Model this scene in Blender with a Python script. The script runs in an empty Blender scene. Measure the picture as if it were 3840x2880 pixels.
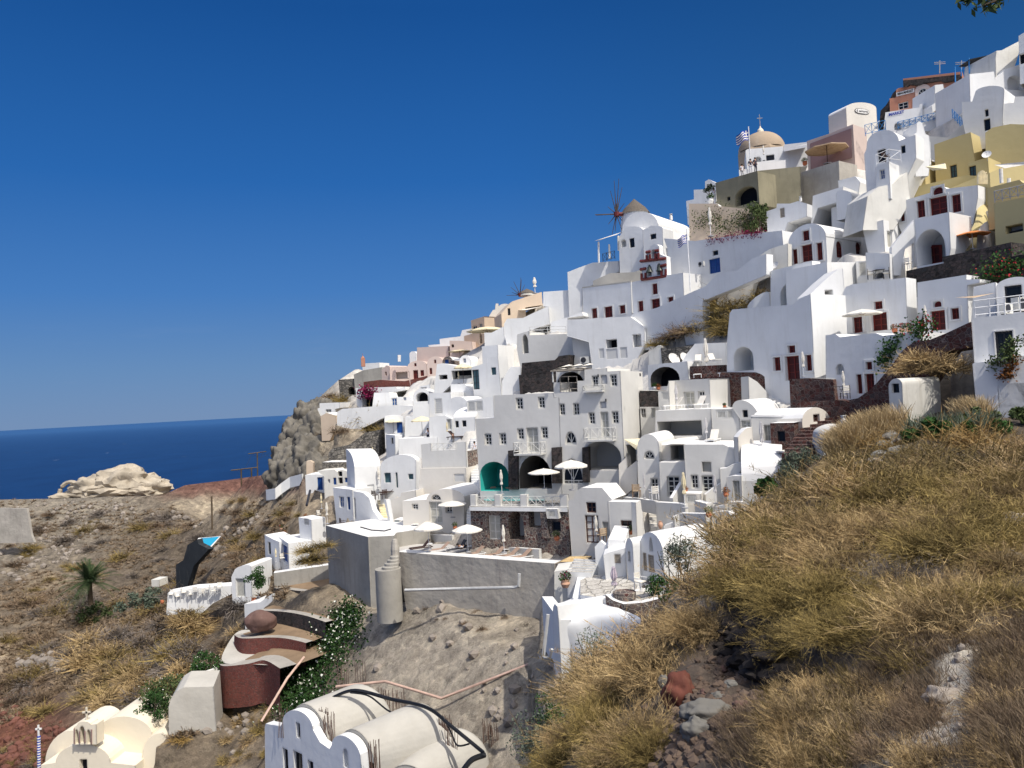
import bpy, bmesh, math, random
import numpy as np
from mathutils import Vector, Matrix, noise, geometry
rad = math.radians
C = bpy.context.scene.collection
rng = random.Random(7)
# ---------------------------------------------------------------- camera model (a real camera standing at eye height above the path)
FPX = 769.0; PITCH = rad(1.34); ROLL = rad(-3.09)
CR = Matrix.Rotation(rad(90) + PITCH, 3,'X') @ Matrix.Rotation(ROLL, 3,'Z')
CRi = CR.inverted()
K72 = 720 / 2212 / 3.75
REG = {k: (x, y, K72) for k, (x, y) in dict(A=(3120,60), B=(2560,360), C=(3120,560), D=(3120,1040), E=(2560,840), F=(2040,640),
       G=(1700,1000), H=(2300,1240), I=(1720,1360), J=(2320,1560), K=(1160,1180), L=(1160,1620), M=(1740,1780), N=(2020,1860),
       Q=(0,2340), T=(2640,1480)).items()}
REG.update(V=(0,0,1024 / 2212), O=(540,1940,960 / 2212 / 3.75), P=(0,1560,1200 / 2212 / 3.75), R=(880,2220,1200 / 2212 / 3.75),
           S=(1920,1380,1920 / 2124 / 3.75), U=(1940,2200,960 / 2212 / 3.75), W=(940,1480,480 / 1896 / 3.75),
           X=(3480,0,360 / 2212 / 3.75), Y=(2780,1500,1060 / 2212 / 3.75), Z=(2880,2160,960 / 2212 / 3.75))
def px(r, x, y):
    a = REG[r]; return (a[0] / 3.75 + x * a[2], a[1] / 3.75 + y * a[2])
def ray(r, x, y):                       # direction of a sight line, scaled so that its Y is 1
    u, v = px(r, x, y); d = CR @ Vector(((u - 512) / FPX, -(v - 384) / FPX, -1)); return d / d.y
def at(r, x, y, Y): return ray(r, x, y) * Y
def onz(r, x, y, z): d = ray(r, x, y); return d * (z / d.z)
def dh(r, x, y):                        # distance at which the town's hillside lies on that sight line
    d = ray(r, x, y); return 39.0 / max(.2, .46 + .6 * d.x - d.z)
def on(r, x, y, dd=0): return at(r, x, y, dh(r, x, y) + dd)
def proj(p):
    q = CRi @ Vector(p)
    if q.z > -.1: return None
    return (512 - q.x / q.z * FPX, 384 + q.y / q.z * FPX)
def projV(p):
    q = proj(p); return None if q is None else (q[0] * 2212 / 1024, q[1] * 2212 / 1024)
# ---------------------------------------------------------------- materials
MATS = {}
def newmat(name):
    m = bpy.data.materials.new(name); m.use_nodes = True; MATS[name] = m
    nt = m.node_tree; return m, nt, nt.nodes['Principled BSDF']
def N(nt, t, **k):
    n = nt.nodes.new(t)
    for a, b in k.items():
        if a in n.inputs: n.inputs[a].default_value = b
        else: setattr(n, a, b)
    return n
def L(nt, a, b): nt.links.new(a, b)
def ramp(nt, fac, stops):
    r = nt.nodes.new('ShaderNodeValToRGB'); cr = r.color_ramp
    while len(cr.elements) < len(stops): cr.elements.new(.5)
    for e, (p, c) in zip(cr.elements, stops):
        e.position = p; e.color = (*c, 1) if len(c) == 3 else c
    L(nt, fac, r.inputs['Fac']); return r
def mixc(nt, mode, fac, a, b):
    m = nt.nodes.new('ShaderNodeMix'); m.data_type = 'RGBA'; m.blend_type = mode
    for s, v in ((0, fac),(6, a),(7, b)):
        if hasattr(v, 'links'): L(nt, v, m.inputs[s])
        else: m.inputs[s].default_value = v if s == 0 else (*v[:3],1)
    return m.outputs[2]
def pos(nt, scale=(1,1,1)):
    g = nt.nodes.new('ShaderNodeNewGeometry'); mp = nt.nodes.new('ShaderNodeMapping'); mp.inputs['Scale'].default_value = scale
    L(nt, g.outputs['Position'], mp.inputs['Vector']); return mp.outputs[0]
def plaster(name, col, var=.07, stain=.10, bump=.25, rough=.9, stcol=(.45, .42, .36), rnd=True):
    m, nt, b = newmat(name); p = pos(nt)
    n1 = N(nt, 'ShaderNodeTexNoise', Scale=.35, Detail=6.0, Roughness=.6); L(nt, p, n1.inputs['Vector'])
    lo = tuple(c * (1 - var) for c in col); hi = tuple(min(.9, c * (1 + var * .6)) for c in col)
    c1 = ramp(nt, n1.outputs['Fac'],[(.3, lo),(.7, hi)]).outputs[0]
    n2 = N(nt, 'ShaderNodeTexNoise', Scale=1.0, Detail=8.0, Roughness=.7); L(nt, pos(nt, (1.6,1.6, .22)), n2.inputs['Vector'])
    f = ramp(nt, n2.outputs['Fac'],[(.52,(0,0,0)),(.75,(stain,) * 3)]).outputs[0]
    L(nt, mixc(nt, 'MIX', f, c1, stcol), b.inputs['Base Color'])
    b.inputs['Roughness'].default_value = rough; b.inputs['Specular IOR Level'].default_value = .15
    n3 = N(nt, 'ShaderNodeTexNoise', Scale=1.8, Detail=5.0); L(nt, p, n3.inputs['Vector'])
    bp = N(nt, 'ShaderNodeBump', Strength=bump, Distance=.08); L(nt, n3.outputs['Fac'], bp.inputs['Height']); L(nt, bp.outputs[0], b.inputs['Normal'])
    if not rnd or bump > .55: return m
    bv = nt.nodes.new('ShaderNodeBevel'); bv.samples = 3; bv.inputs['Radius'].default_value = .16; L(nt, bv.outputs[0], bp.inputs['Normal'])      # hand-rounded plaster corners
    return m
def plain(name, col, rough=.6, metal=0, spec=.3, var=.12, sc=4.0):
    m, nt, b = newmat(name)
    n1 = N(nt, 'ShaderNodeTexNoise', Scale=sc, Detail=4.0); L(nt, pos(nt), n1.inputs['Vector'])
    c1 = ramp(nt, n1.outputs['Fac'],[(.3, tuple(c * (1 - var) for c in col)),(.7, tuple(min(1, c * (1 + var)) for c in col))])
    L(nt, c1.outputs[0], b.inputs['Base Color'])
    b.inputs['Roughness'].default_value = rough; b.inputs['Metallic'].default_value = metal; b.inputs['Specular IOR Level'].default_value = spec
    return m
def masonry(name, cols, mortar, scale=1.6, gap=.05, zs=1.3, bump=.8):
    m, nt, b = newmat(name); p = pos(nt, (1,1, zs))
    nz = N(nt, 'ShaderNodeTexNoise', Scale=2.0, Detail=3.0); L(nt, p, nz.inputs['Vector'])
    add = nt.nodes.new('ShaderNodeVectorMath'); add.operation = 'MULTIPLY_ADD'
    L(nt, nz.outputs['Color'], add.inputs[0]); add.inputs[1].default_value = (.35,) * 3; L(nt, p, add.inputs[2])
    v = N(nt, 'ShaderNodeTexVoronoi', Scale=scale); L(nt, add.outputs[0], v.inputs['Vector'])
    e = N(nt, 'ShaderNodeTexVoronoi', Scale=scale, feature='DISTANCE_TO_EDGE'); L(nt, add.outputs[0], e.inputs['Vector'])
    hs = nt.nodes.new('ShaderNodeSeparateColor'); L(nt, v.outputs['Color'], hs.inputs[0])
    st = ramp(nt, hs.outputs[0],[(i / (len(cols) - 1), c) for i, c in enumerate(cols)]).outputs[0]
    n2 = N(nt, 'ShaderNodeTexNoise', Scale=9.0, Detail=6.0); L(nt, p, n2.inputs['Vector'])
    st = mixc(nt, 'MULTIPLY', .7, st, ramp(nt, n2.outputs['Fac'],[(.3,(.55,) * 3),(.7,(1.25,) * 3)]).outputs[0])
    ef = ramp(nt, e.outputs['Distance'],[(gap * .4,(0,0,0)),(gap, (1,1,1))]).outputs[0]
    L(nt, mixc(nt, 'MIX', ef, mortar, st), b.inputs['Base Color'])
    b.inputs['Roughness'].default_value = .95; b.inputs['Specular IOR Level'].default_value = .1
    bp = N(nt, 'ShaderNodeBump', Strength=bump, Distance=.12); L(nt, ef, bp.inputs['Height']); L(nt, bp.outputs[0], b.inputs['Normal'])
    return m
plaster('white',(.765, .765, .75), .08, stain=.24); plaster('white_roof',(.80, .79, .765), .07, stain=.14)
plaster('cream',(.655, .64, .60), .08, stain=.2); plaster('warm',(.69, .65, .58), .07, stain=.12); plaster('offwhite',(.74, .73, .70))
plaster('beige',(.56, .44, .33), .12, .3); plaster('sand',(.62, .50, .38), .1, .2); plaster('pinkish',(.62, .50, .44), .06, .1)
plaster('mauve',(.34, .22, .21), .12, .3, stcol=(.25, .2, .19)); plaster('terracotta',(.50, .23, .15), .14, .3, stcol=(.5, .4, .33))
plaster('yellow',(.55, .46, .235), .06, .12, stcol=(.4, .3, .13)); plaster('olive',(.26, .235, .16), .22, .55, stcol=(.13, .12, .09))
plaster('concrete',(.36, .34, .30), .2, .6, .6, stcol=(.2, .19, .17)); plaster('rough_wall',(.43, .40, .35), .25, .6, .9, stcol=(.22, .19, .18))
plaster('churchcream',(.78, .70, .55), .04, .05); plaster('dome',(.40, .31, .22), .14, .3); plaster('greyroof',(.50, .475, .42), .16, .5, .5)
plaster('teal',(.04, .42, .37), .06, .0); plaster('oldwhite',(.70, .68, .62), .16, .55); plaster('panelgrey',(.55, .55, .54), .03, .03)
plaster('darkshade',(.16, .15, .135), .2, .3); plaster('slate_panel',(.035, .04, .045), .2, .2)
masonry('stone_red',[(.06, .03, .028),(.12, .05, .042),(.09, .07, .065),(.18, .09, .07)],(.24, .19, .165),3.2, .06)
masonry('stone_brick',[(.17, .055, .045),(.21, .075, .06),(.14, .06, .05)],(.24, .15, .13),3.4, .05,2.2)
masonry('stone_dark',[(.03, .027, .026),(.06, .055, .055),(.09, .07, .065),(.05, .05, .05)],(.075, .068, .062),2.6, .07,1.4,1.0)
masonry('stone_mixed',[(.12, .05, .045),(.20, .15, .13),(.10, .09, .09),(.28, .2, .16)],(.42, .37, .31),3.4, .08)
masonry('stone_grey',[(.10, .095, .085),(.24, .22, .19),(.32, .29, .24),(.15, .14, .13)],(.07, .065, .06),2.2, .09,2.0)
masonry('paving',[(.62, .58, .5),(.5, .47, .42),(.7, .67, .6)],(.4, .37, .32),1.3, .05,1)
masonry('cobble',[(.22, .21, .19),(.3, .28, .26),(.38, .36, .33)],(.42, .4, .36),5, .08,1)
for n_, c_, r_ in [('redwood',(.17, .022, .016), .5),('redwood_dark',(.07, .012, .01), .5),('framegrey',(.62, .61, .57), .6),('doorgrey',(.44, .43, .38), .6),
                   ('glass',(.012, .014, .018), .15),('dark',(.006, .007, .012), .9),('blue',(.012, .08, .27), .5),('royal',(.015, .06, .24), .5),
                   ('railblue',(.03, .20, .48), .5),('tealdoor',(.06, .12, .14), .5),('wood',(.28, .17, .09), .7),('darkwood',(.05, .025, .018), .6),
                   ('brownframe',(.09, .045, .035), .7),('canvas',(.74, .70, .62), .9),('canvas_cream',(.78, .68, .45), .9),('canvas_lilac',(.50, .43, .48), .9),
                   ('canvas_grey',(.58, .56, .55), .9),('canvas_beige',(.5, .37, .24), .9),('orange',(.62, .22, .06), .8),('metalwhite',(.75, .75, .74), .4),
                   ('metalgrey',(.35, .35, .36), .4),('metaldark',(.03, .03, .035), .4),('terra',(.50, .17, .08), .8),('terrapale',(.56, .33, .22), .8),
                   ('sling',(.40, .28, .21), .8),('slingdark',(.05, .05, .055), .8),('acbody',(.62, .61, .56), .5),('pvc',(.48, .48, .47), .4),
                   ('pipe_pink',(.55, .38, .30), .6),('pipe_black',(.012, .013, .016), .4),('rust',(.12, .07, .05), .8),('skin',(.42, .24, .16), .6),
                   ('hair',(.02, .014, .01), .7),('shirt',(.62, .62, .66), .8),('shirtdark',(.03, .03, .05), .8),('trousers',(.42, .41, .42), .8),
                   ('bronze',(.05, .06, .05), .4),('signwhite',(.78, .76, .72), .6),('ink',(.012, .012, .014), .7),('inkblue',(.02, .05, .35), .6),
                   ('flagblue',(.02, .05, .32), .8),('thatch',(.13, .11, .09), .95),('oxblood',(.12, .02, .02), .6),('board',(.34, .30, .25), .8),
                   ('goldsign',(.55, .5, .2), .5),('reed',(.55, .47, .33), .9),('palelilac',(.6, .55, .6), .7),('shade_sail',(.02, .028, .04), .8)]:
    plain(n_, c_, r_)
def leafmat(name, a, b, inner_shade=0):
    m, nt, bs = newmat(name)
    oi = nt.nodes.new('ShaderNodeObjectInfo'); n1 = N(nt, 'ShaderNodeTexNoise', Scale=1.3, Detail=4.0); L(nt, pos(nt), n1.inputs['Vector'])
    n2 = N(nt, 'ShaderNodeTexNoise', Scale=14.0, Detail=2.0); L(nt, pos(nt), n2.inputs['Vector'])
    ad = N(nt, 'ShaderNodeMath', operation='ADD'); L(nt, n1.outputs['Fac'], ad.inputs[0]); L(nt, n2.outputs['Fac'], ad.inputs[1])
    hf = N(nt, 'ShaderNodeMath', operation='MULTIPLY'); L(nt, ad.outputs[0], hf.inputs[0]); hf.inputs[1].default_value = .5
    c = ramp(nt, hf.outputs[0],[(.34, a),(.64, b)]).outputs[0]
    v = N(nt, 'ShaderNodeMapRange'); L(nt, oi.outputs['Random'], v.inputs[0]); v.inputs[3].default_value = .72; v.inputs[4].default_value = 1.2
    c = mixc(nt, 'MULTIPLY',1.0, c, v.outputs[0])
    if inner_shade:                                   # bush shade painted in: dark inside, lit tips paler
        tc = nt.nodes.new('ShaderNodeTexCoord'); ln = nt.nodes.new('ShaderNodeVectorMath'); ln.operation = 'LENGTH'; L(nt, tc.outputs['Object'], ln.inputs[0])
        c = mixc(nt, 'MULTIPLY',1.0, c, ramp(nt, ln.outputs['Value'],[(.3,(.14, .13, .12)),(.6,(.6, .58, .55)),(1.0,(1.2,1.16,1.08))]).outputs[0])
    L(nt, c, bs.inputs['Base Color'])
    bs.inputs['Roughness'].default_value = .85; bs.inputs['Specular IOR Level'].default_value = .1
    return m
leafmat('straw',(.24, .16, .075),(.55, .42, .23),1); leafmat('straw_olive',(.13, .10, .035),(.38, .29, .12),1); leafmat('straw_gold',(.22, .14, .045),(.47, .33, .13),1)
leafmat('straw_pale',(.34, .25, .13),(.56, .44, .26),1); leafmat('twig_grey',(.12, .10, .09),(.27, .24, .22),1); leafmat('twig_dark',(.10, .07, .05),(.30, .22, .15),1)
leafmat('straw_m',(.19, .125, .06),(.45, .33, .18)); leafmat('straw_pale_m',(.34, .25, .13),(.56, .44, .26)); leafmat('twig_dark_m',(.09, .065, .045),(.32, .24, .16)); leafmat('straw_olive_m',(.09, .068, .028),(.29, .215, .095)); leafmat('straw_gold_m',(.17, .10, .035),(.40, .27, .11)); leafmat('green',(.02, .055, .016),(.06, .12, .035)); leafmat('green_olive',(.05, .075, .025),(.12, .15, .06)); leafmat('green_grey',(.06, .085, .06),(.16, .19, .14))
leafmat('palm_green',(.02, .035, .015),(.05, .075, .03)); leafmat('magenta',(.10, .012, .03),(.24, .02, .08)); leafmat('redflower',(.35, .02, .03),(.6, .05, .07))
leafmat('bark',(.06, .045, .03),(.16, .12, .08)); leafmat('whiteflower',(.6, .6, .5),(.8, .8, .7)); leafmat('brownleaf',(.16, .06, .02),(.3, .13, .04))
# ---------------------------------------------------------------- mesh helpers
class MB:
    def __init__(s): s.v = []; s.f = []; s.m = []
    def add(s, vs, fs, mi=0):
        o = len(s.v); s.v += [tuple(v) for v in vs]; s.f += [tuple(o + i for i in f) for f in fs]; s.m += [mi] * len(fs); return s
    def quad(s, a, b, c, d, mi=0): return s.add([a, b, c, d],[(0,1,2,3)], mi)
    def box(s, x0, x1, y0, y1, z0, z1, M=None, mi=0):
        v = [Vector((x, y, z)) for z in (z0, z1) for x, y in ((x0, y0),(x1, y0),(x1, y1),(x0, y1))]
        if M is not None: v = [M @ p for p in v]
        return s.add(v, [(3,2,1,0),(4,5,6,7),(0,1,5,4),(1,2,6,5),(2,3,7,6),(3,0,4,7)], mi)
    def tube(s, pts, r, n=6, mi=0, cap=True):
        pts = [Vector(p) for p in pts]; rr = r if isinstance(r, (list, tuple)) else [r] * len(pts); rings = []
        for i, p in enumerate(pts):
            d = (pts[min(i + 1, len(pts) - 1)] - pts[max(i - 1,0)]).normalized()
            u = d.cross(Vector((0,0,1)) if abs(d.z) < .9 else Vector((1,0,0))).normalized(); w = d.cross(u)
            rings.append([p + (u * math.cos(2 * math.pi * k / n) + w * math.sin(2 * math.pi * k / n)) * rr[i] for k in range(n)])
        vs = [q for g in rings for q in g]; fs = []
        for i in range(len(pts) - 1):
            for k in range(n): fs.append((i * n + k, i * n + (k + 1) % n, (i + 1) * n + (k + 1) % n, (i + 1) * n + k))
        if cap: fs += [tuple(range(n))[::-1], tuple((len(pts) - 1) * n + k for k in range(n))]
        return s.add(vs, fs, mi)
    def lathe(s, prof, c=(0,0,0), n=14, mi=0, a0=0, a1=2 * math.pi):
        full = abs(a1 - a0 - 2 * math.pi) < 1e-6; m = n if full else n + 1
        vs = [(c[0] + r * math.cos(a0 + (a1 - a0) * k / n), c[1] + r * math.sin(a0 + (a1 - a0) * k / n), c[2] + z) for r, z in prof for k in range(m)]
        fs = []
        for i in range(len(prof) - 1):
            for k in range(n): fs.append((i * m + k, i * m + (k + 1) % m, (i + 1) * m + (k + 1) % m, (i + 1) * m + k))
        return s.add(vs, fs, mi)
def link(name, mb, mats, parent=None, smooth=None, kind=None):
    me = bpy.data.meshes.new(name); o0 = parent.location if parent is not None else Vector((0,0,0))
    root = parent
    off = Vector((0,0,0)); q = parent
    while q is not None: off += q.location; q = q.parent
    if parent is not None and not parent.get('local'): mb.v = [tuple(Vector(v) - off) for v in mb.v]
    me.from_pydata(mb.v, [], mb.f); 
    mats = mats if isinstance(mats, (list, tuple)) else [mats]
    for m in mats: me.materials.append(MATS[m])
    if len(mats) > 1: me.polygons.foreach_set('material_index', mb.m)
    me.update()
    if smooth is not None:
        me.polygons.foreach_set('use_smooth',[True] * len(me.polygons)); me.set_sharp_from_angle(angle=rad(smooth))
    o = bpy.data.objects.new(name, me); C.objects.link(o)
    if parent is not None: o.parent = parent
    if parent is not None and parent.get('local'): o['local'] = 1
    if kind: o['kind'] = kind
    return o
def tag(o, label=None, cat=None, group=None, kind=None):
    if label: o['label'] = label
    if cat: o['category'] = cat
    if group: o['group'] = group
    if kind: o['kind'] = kind
    return o
def root(name, loc, label, cat, group=None, rz=0, local=False):
    o = bpy.data.objects.new(name, None); C.objects.link(o); o.location = loc; o.rotation_euler = (0,0, rz); o.empty_display_size = .3
    if local: o['local'] = 1
    return tag(o, label, cat, group)
KIDS = {}
def kids(o):
    if o.name not in KIDS: KIDS[o.name] = [c for c in C.objects if c.parent == o]
    return KIDS[o.name]
def dup(o, loc=None, rz=None, label=None, group=None, sc=None, parent=None):
    c = o.copy(); C.objects.link(c); c.parent = parent
    if loc is not None: c.location = loc
    if rz is not None: c.rotation_euler = (0,0, rz)
    if sc is not None: c.scale = sc if isinstance(sc, (tuple, list)) else (sc,) * 3
    if label: c['label'] = label
    if group: c['group'] = group
    for ch in kids(o): dup(ch, parent=c)
    return c
# ---------------------------------------------------------------- houses: a facade drawn on a real vertical plane, run back into the hill
FOOT = []
def polypts(r, pts):
    out = []
    for p in pts:
        if p[0] == 'a':
            x0, y0 = out[-1]; _, x1, y1, h = p; n = 14
            for i in range(1, n + 1):
                th = math.pi * i / n; t = (1 - math.cos(th)) / 2
                out.append((x0 + (x1 - x0) * t, y0 + (y1 - y0) * t - h * math.sin(th)))
        else: out.append((p[0], p[1]))
    return out
def opening_poly(s0, z0, s1, z1, arch):
    if arch <= 0: return [(s0, z0),(s0, z1),(s1, z1),(s1, z0)]
    h = (z1 - z0) * arch; zc = z1 - h; c = (s0 + s1) / 2; w = (s1 - s0) / 2
    return [(s0, z0)] + [(c - w * math.cos(math.pi * i / 10), zc + h * math.sin(math.pi * i / 10)) for i in range(11)] + [(s1, z0)]
# kind: name, depth, reveal material (None = wall), back material, frame material, grid(nx,nz), arch, trim
OK_ = {
 'cas':   ('window', .22, None, 'glass','framegrey',(2,3),0,0),'casarch': ('window', .25, None, 'glass','framegrey',(4,1), .85,0),
 'cas2':  ('window', .22, None, 'glass','framegrey',(2,2),0,0),'brown': ('window', .22, None, 'glass','brownframe',(2,2),0,0),
 'red':   ('window', .25, None, 'redwood_dark','redwood',(2,2),0, .16),'redn': ('window', .25, None, 'redwood_dark','redwood',(2,2),0,0),
 'reda':  ('window', .25, None, 'redwood_dark','redwood',(2,3), .3,0),'redarch': ('window', .25, None, 'redwood_dark','redwood',(2,1), .55, .16),
 'reddoor': ('door', .3, None, 'redwood_dark','redwood',(2,3),0, .16),'reddoorn': ('door', .3, None, 'redwood_dark','redwood',(2,2),0,0),
 'gdoor': ('door', .28, None, 'doorgrey','framegrey',(2,3),0,0),'gwin': ('window', .2, None, 'doorgrey','framegrey',(1,1),0,0),
 'fdoor': ('door', .28, None, 'glass','framegrey',(2,4),0,0),'fdoorb': ('door', .2, None, 'framegrey','brownframe',(2,4),0,0),
 'bwin': ('window', .2, None, 'blue','framegrey',(2,2),0,0),'bdoor': ('door', .2, None, 'royal','blue',(2,2),0,0),
 'ddoor': ('door', .25, None, 'glass','metaldark',(2,1),0, .06),'dwin': ('window', .25, None, 'glass','metaldark',(1,1),0,0),
 'twin': ('window', .25, None, 'tealdoor','tealdoor',(1,1),0,0),'tdoor': ('door', .2, None, 'tealdoor','metaldark',(2,3),0,0),
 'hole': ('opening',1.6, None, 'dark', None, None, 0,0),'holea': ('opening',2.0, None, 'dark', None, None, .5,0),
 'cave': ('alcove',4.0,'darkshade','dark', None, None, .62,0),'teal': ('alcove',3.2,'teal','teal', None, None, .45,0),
 'niche': ('alcove',1.6, None, 'offwhite', None, None, .45,0),'nicher': ('alcove',2.4, None, 'cream', None, None, 0,0),
 'bignich': ('alcove',3.4, None, 'panelgrey', None, None, .55,0),'snich': ('alcove', .45, None, 'offwhite', None, None, .45,0),
 'shutter': ('shutter', .1, None, 'panelgrey','framegrey',(1,8),0,0),'lattice': ('lattice', .1, None, 'doorgrey','framegrey',(7,7),0,0),
 'woodsh': ('shutter', .1, None, 'board','board',(1,6),0,0),'panel': ('panel', .08, None, 'panelgrey', None, None, 0,0),
 'vent': ('window', .15, None, 'panelgrey','metalgrey',(1,1),0,0),'olived': ('door', .25, None, 'tealdoor','metaldark',(2,2),0,0)}
class House:
    def __init__(s, label, r, mat, yaw, pts, ext=6, wins=(), side=(), left=(), roof=None, d=None, name='house', cat='house', group=None, anchor=None,
                 kinds=None, dd=0, vroof=0, lip=0, partname='wall', foot=True):
        P2 = polypts(r, pts)
        ap = anchor or P2[-1]
        if d is None: d = dh(r, *ap) + dd
        if isinstance(yaw, tuple):
            a, b = ray(r, yaw[1], yaw[2]), ray(r, yaw[3], yaw[4]); A = a / a.z; B = b / b.z; q = (B - A) * (1 if a.z > 0 else -1)
            yaw2 = math.degrees(math.atan2(q.y, q.x)); lo, hi = (yaw[5], yaw[6]) if len(yaw) > 5 else (-72,72)
            if yaw2 > 90: yaw2 -= 180
            if yaw2 < -90: yaw2 += 180
            yaw = max(lo, min(hi, yaw2))
        s.yaw = yaw; a = rad(yaw); s.n = Vector((math.sin(a),-math.cos(a),0)); s.t = Vector((math.cos(a), math.sin(a),0))
        s.r = r; s.P0 = at(r, ap[0], ap[1], d); s.mat = mat
        poly = [s.sz(r, *p) for p in P2]
        zb0 = min(poly[0][1], poly[-1][1]); zb = zb0 - (1.6 if foot else 0); poly[0] = (poly[0][0], zb); poly[-1] = (poly[-1][0], zb); s.zvis = zb0
        s.poly = poly; s.zb = zb; s.s0 = poly[0][0]; s.s1 = poly[-1][0]
        if isinstance(ext, tuple):
            sx = poly[-2][0] if ext[0] == 'r' else poly[1][0]
            o = s.W(sx, 0); dr = ray(r, ext[1], ext[2]); k = dr.dot(s.t); ext = (dr * (o.dot(s.t) / k) - o).dot(-s.n) if abs(k) > .02 else 6
            ext = max(1.0, min(16, ext))
        s.ext = ext
        cen = s.W((s.s0 + s.s1) / 2, zb)
        s.root = root(name, cen, label, cat, group)
        wall = MB(); roofm = MB(); s.wall = wall
        s.openings = []
        front = s.panel(s.P0, s.t, s.n, poly, [s.hole(s.P0, s.t, s.n, w, poly, r) for w in wins], wall)
        B = -s.n * ext
        nr = 0
        zmax = max(p[1] for p in poly)
        for i in range(len(poly) - 1):
            p, q = poly[i], poly[i + 1]; ds, dz = q[0] - p[0], q[1] - p[1]; ln = math.hypot(ds, dz)
            if ln < 1e-4: continue
            up = ds / ln
            a3, b3 = s.W(*p), s.W(*q)
            if i == 0 and left:
                s.panel(a3,-s.n, -s.t, [(0, zb),(0, q[1]),(ext, q[1]),(ext, zb)],[s.hole(a3,-s.n, -s.t, w, None, r) for w in left], wall, flip=True); continue
            if i == len(poly) - 2 and side:
                s.panel(b3,-s.n, s.t, [(0, zb),(0, p[1]),(ext, p[1]),(ext, zb)],[s.hole(b3,-s.n, s.t, w, None, r) for w in side], wall); continue
            if up > .3:
                if vroof:
                    m = 8; prev = (a3, b3)
                    for k in range(1, m + 1):
                        th = math.pi * .5 * k / m * (1 if vroof > 0 else 1)
                        off = B * (1 - math.cos(th)); upv = Vector((0,0, abs(vroof) * math.sin(th)))
                        cur = (a3 + off + upv, b3 + off + upv); roofm.quad(prev[0], prev[1], cur[1], cur[0]); prev = cur
                    nr += 1
                else: roofm.quad(a3, b3, b3 + B, a3 + B); nr += 1
            else: wall.quad(a3, b3, b3 + B, a3 + B)
        if vroof:                                   # gable ends under the vault
            for (sx, zt) in ((poly[1][0], poly[1][1]),(poly[-2][0], poly[-2][1])):
                base = s.W(sx, zt); pv = [base + B * (1 - math.cos(math.pi * .5 * k / 8)) + Vector((0,0, abs(vroof) * math.sin(math.pi * .5 * k / 8))) for k in range(9)]
                pv.append(base + B); wall.add(pv, [tuple(range(len(pv)))])
        if lip:                                     # a low rounded parapet standing a little proud along the top edge
            lp = MB()
            for i in range(1, len(poly) - 2):
                a3, b3 = s.W(*poly[i]) + s.n * .03, s.W(*poly[i + 1]) + s.n * .03; u = Vector((0,0, lip))
                if poly[i + 1][0] - poly[i][0] > .05:
                    w = -s.n * .3
                    lp.quad(a3, b3, b3 + u, a3 + u); lp.quad(a3 + u, b3 + u, b3 + u + w, a3 + u + w); lp.quad(b3 + w, a3 + w, a3 + u + w, b3 + u + w); lp.quad(b3, b3 + w, b3 + u + w, b3 + u); lp.quad(a3 + w, a3, a3 + u, a3 + u + w)
            if lp.v: link('parapet', lp, roof or 'white_roof', s.root)
        tp = [s.W(*q) for q in poly]                # back wall closes the body
        wall.add([p + B for p in tp],[tuple(range(len(tp)))[::-1]])
        link(partname, wall, mat, s.root, smooth=32)
        if nr: link('roof', roofm, roof or ('white_roof' if mat in ('white','offwhite','cream','warm') else mat), s.root, smooth=32)
        for f in s.openings: f()
        if foot: FOOT.append((s.W(s.s0, zb), s.W(s.s1, zb), B, zb0))
    def W(s, u, z): p = s.P0 + s.t * u; p.z = z; return p
    def sz(s, r, x, y):
        d = ray(r, x, y); k = d.dot(s.n); k = k if abs(k) > .03 else -.03
        p = d * (s.P0.dot(s.n) / k); return ((p - s.P0).dot(s.t), p.z)
    def pt(s, x, y, out=0, r=None): u, z = s.sz(r or s.r, x, y); return s.W(u, z) + s.n * out
    def hole(s, O, t, n, w, poly, r):
        kind, x0, y0, x1, y1 = w[:5]
        def f(x, y):
            d = ray(r, x, y); k = d.dot(n); k = k if abs(k) > .03 else math.copysign(.03, k); p = d * (O.dot(n) / k); return ((p - O).dot(t), p.z)
        ca, cb = f(x0,(y0 + y1) / 2), f(x1,(y0 + y1) / 2); ct, cbo = f((x0 + x1) / 2, y0), f((x0 + x1) / 2, y1)
        sa, sb = sorted((ca[0], cb[0])); za, zb = cbo[1], ct[1]
        za = max(za, s.zvis + .03)
        return (kind, sa, za, sb, zb, w[5] if len(w) > 5 else None)
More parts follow.
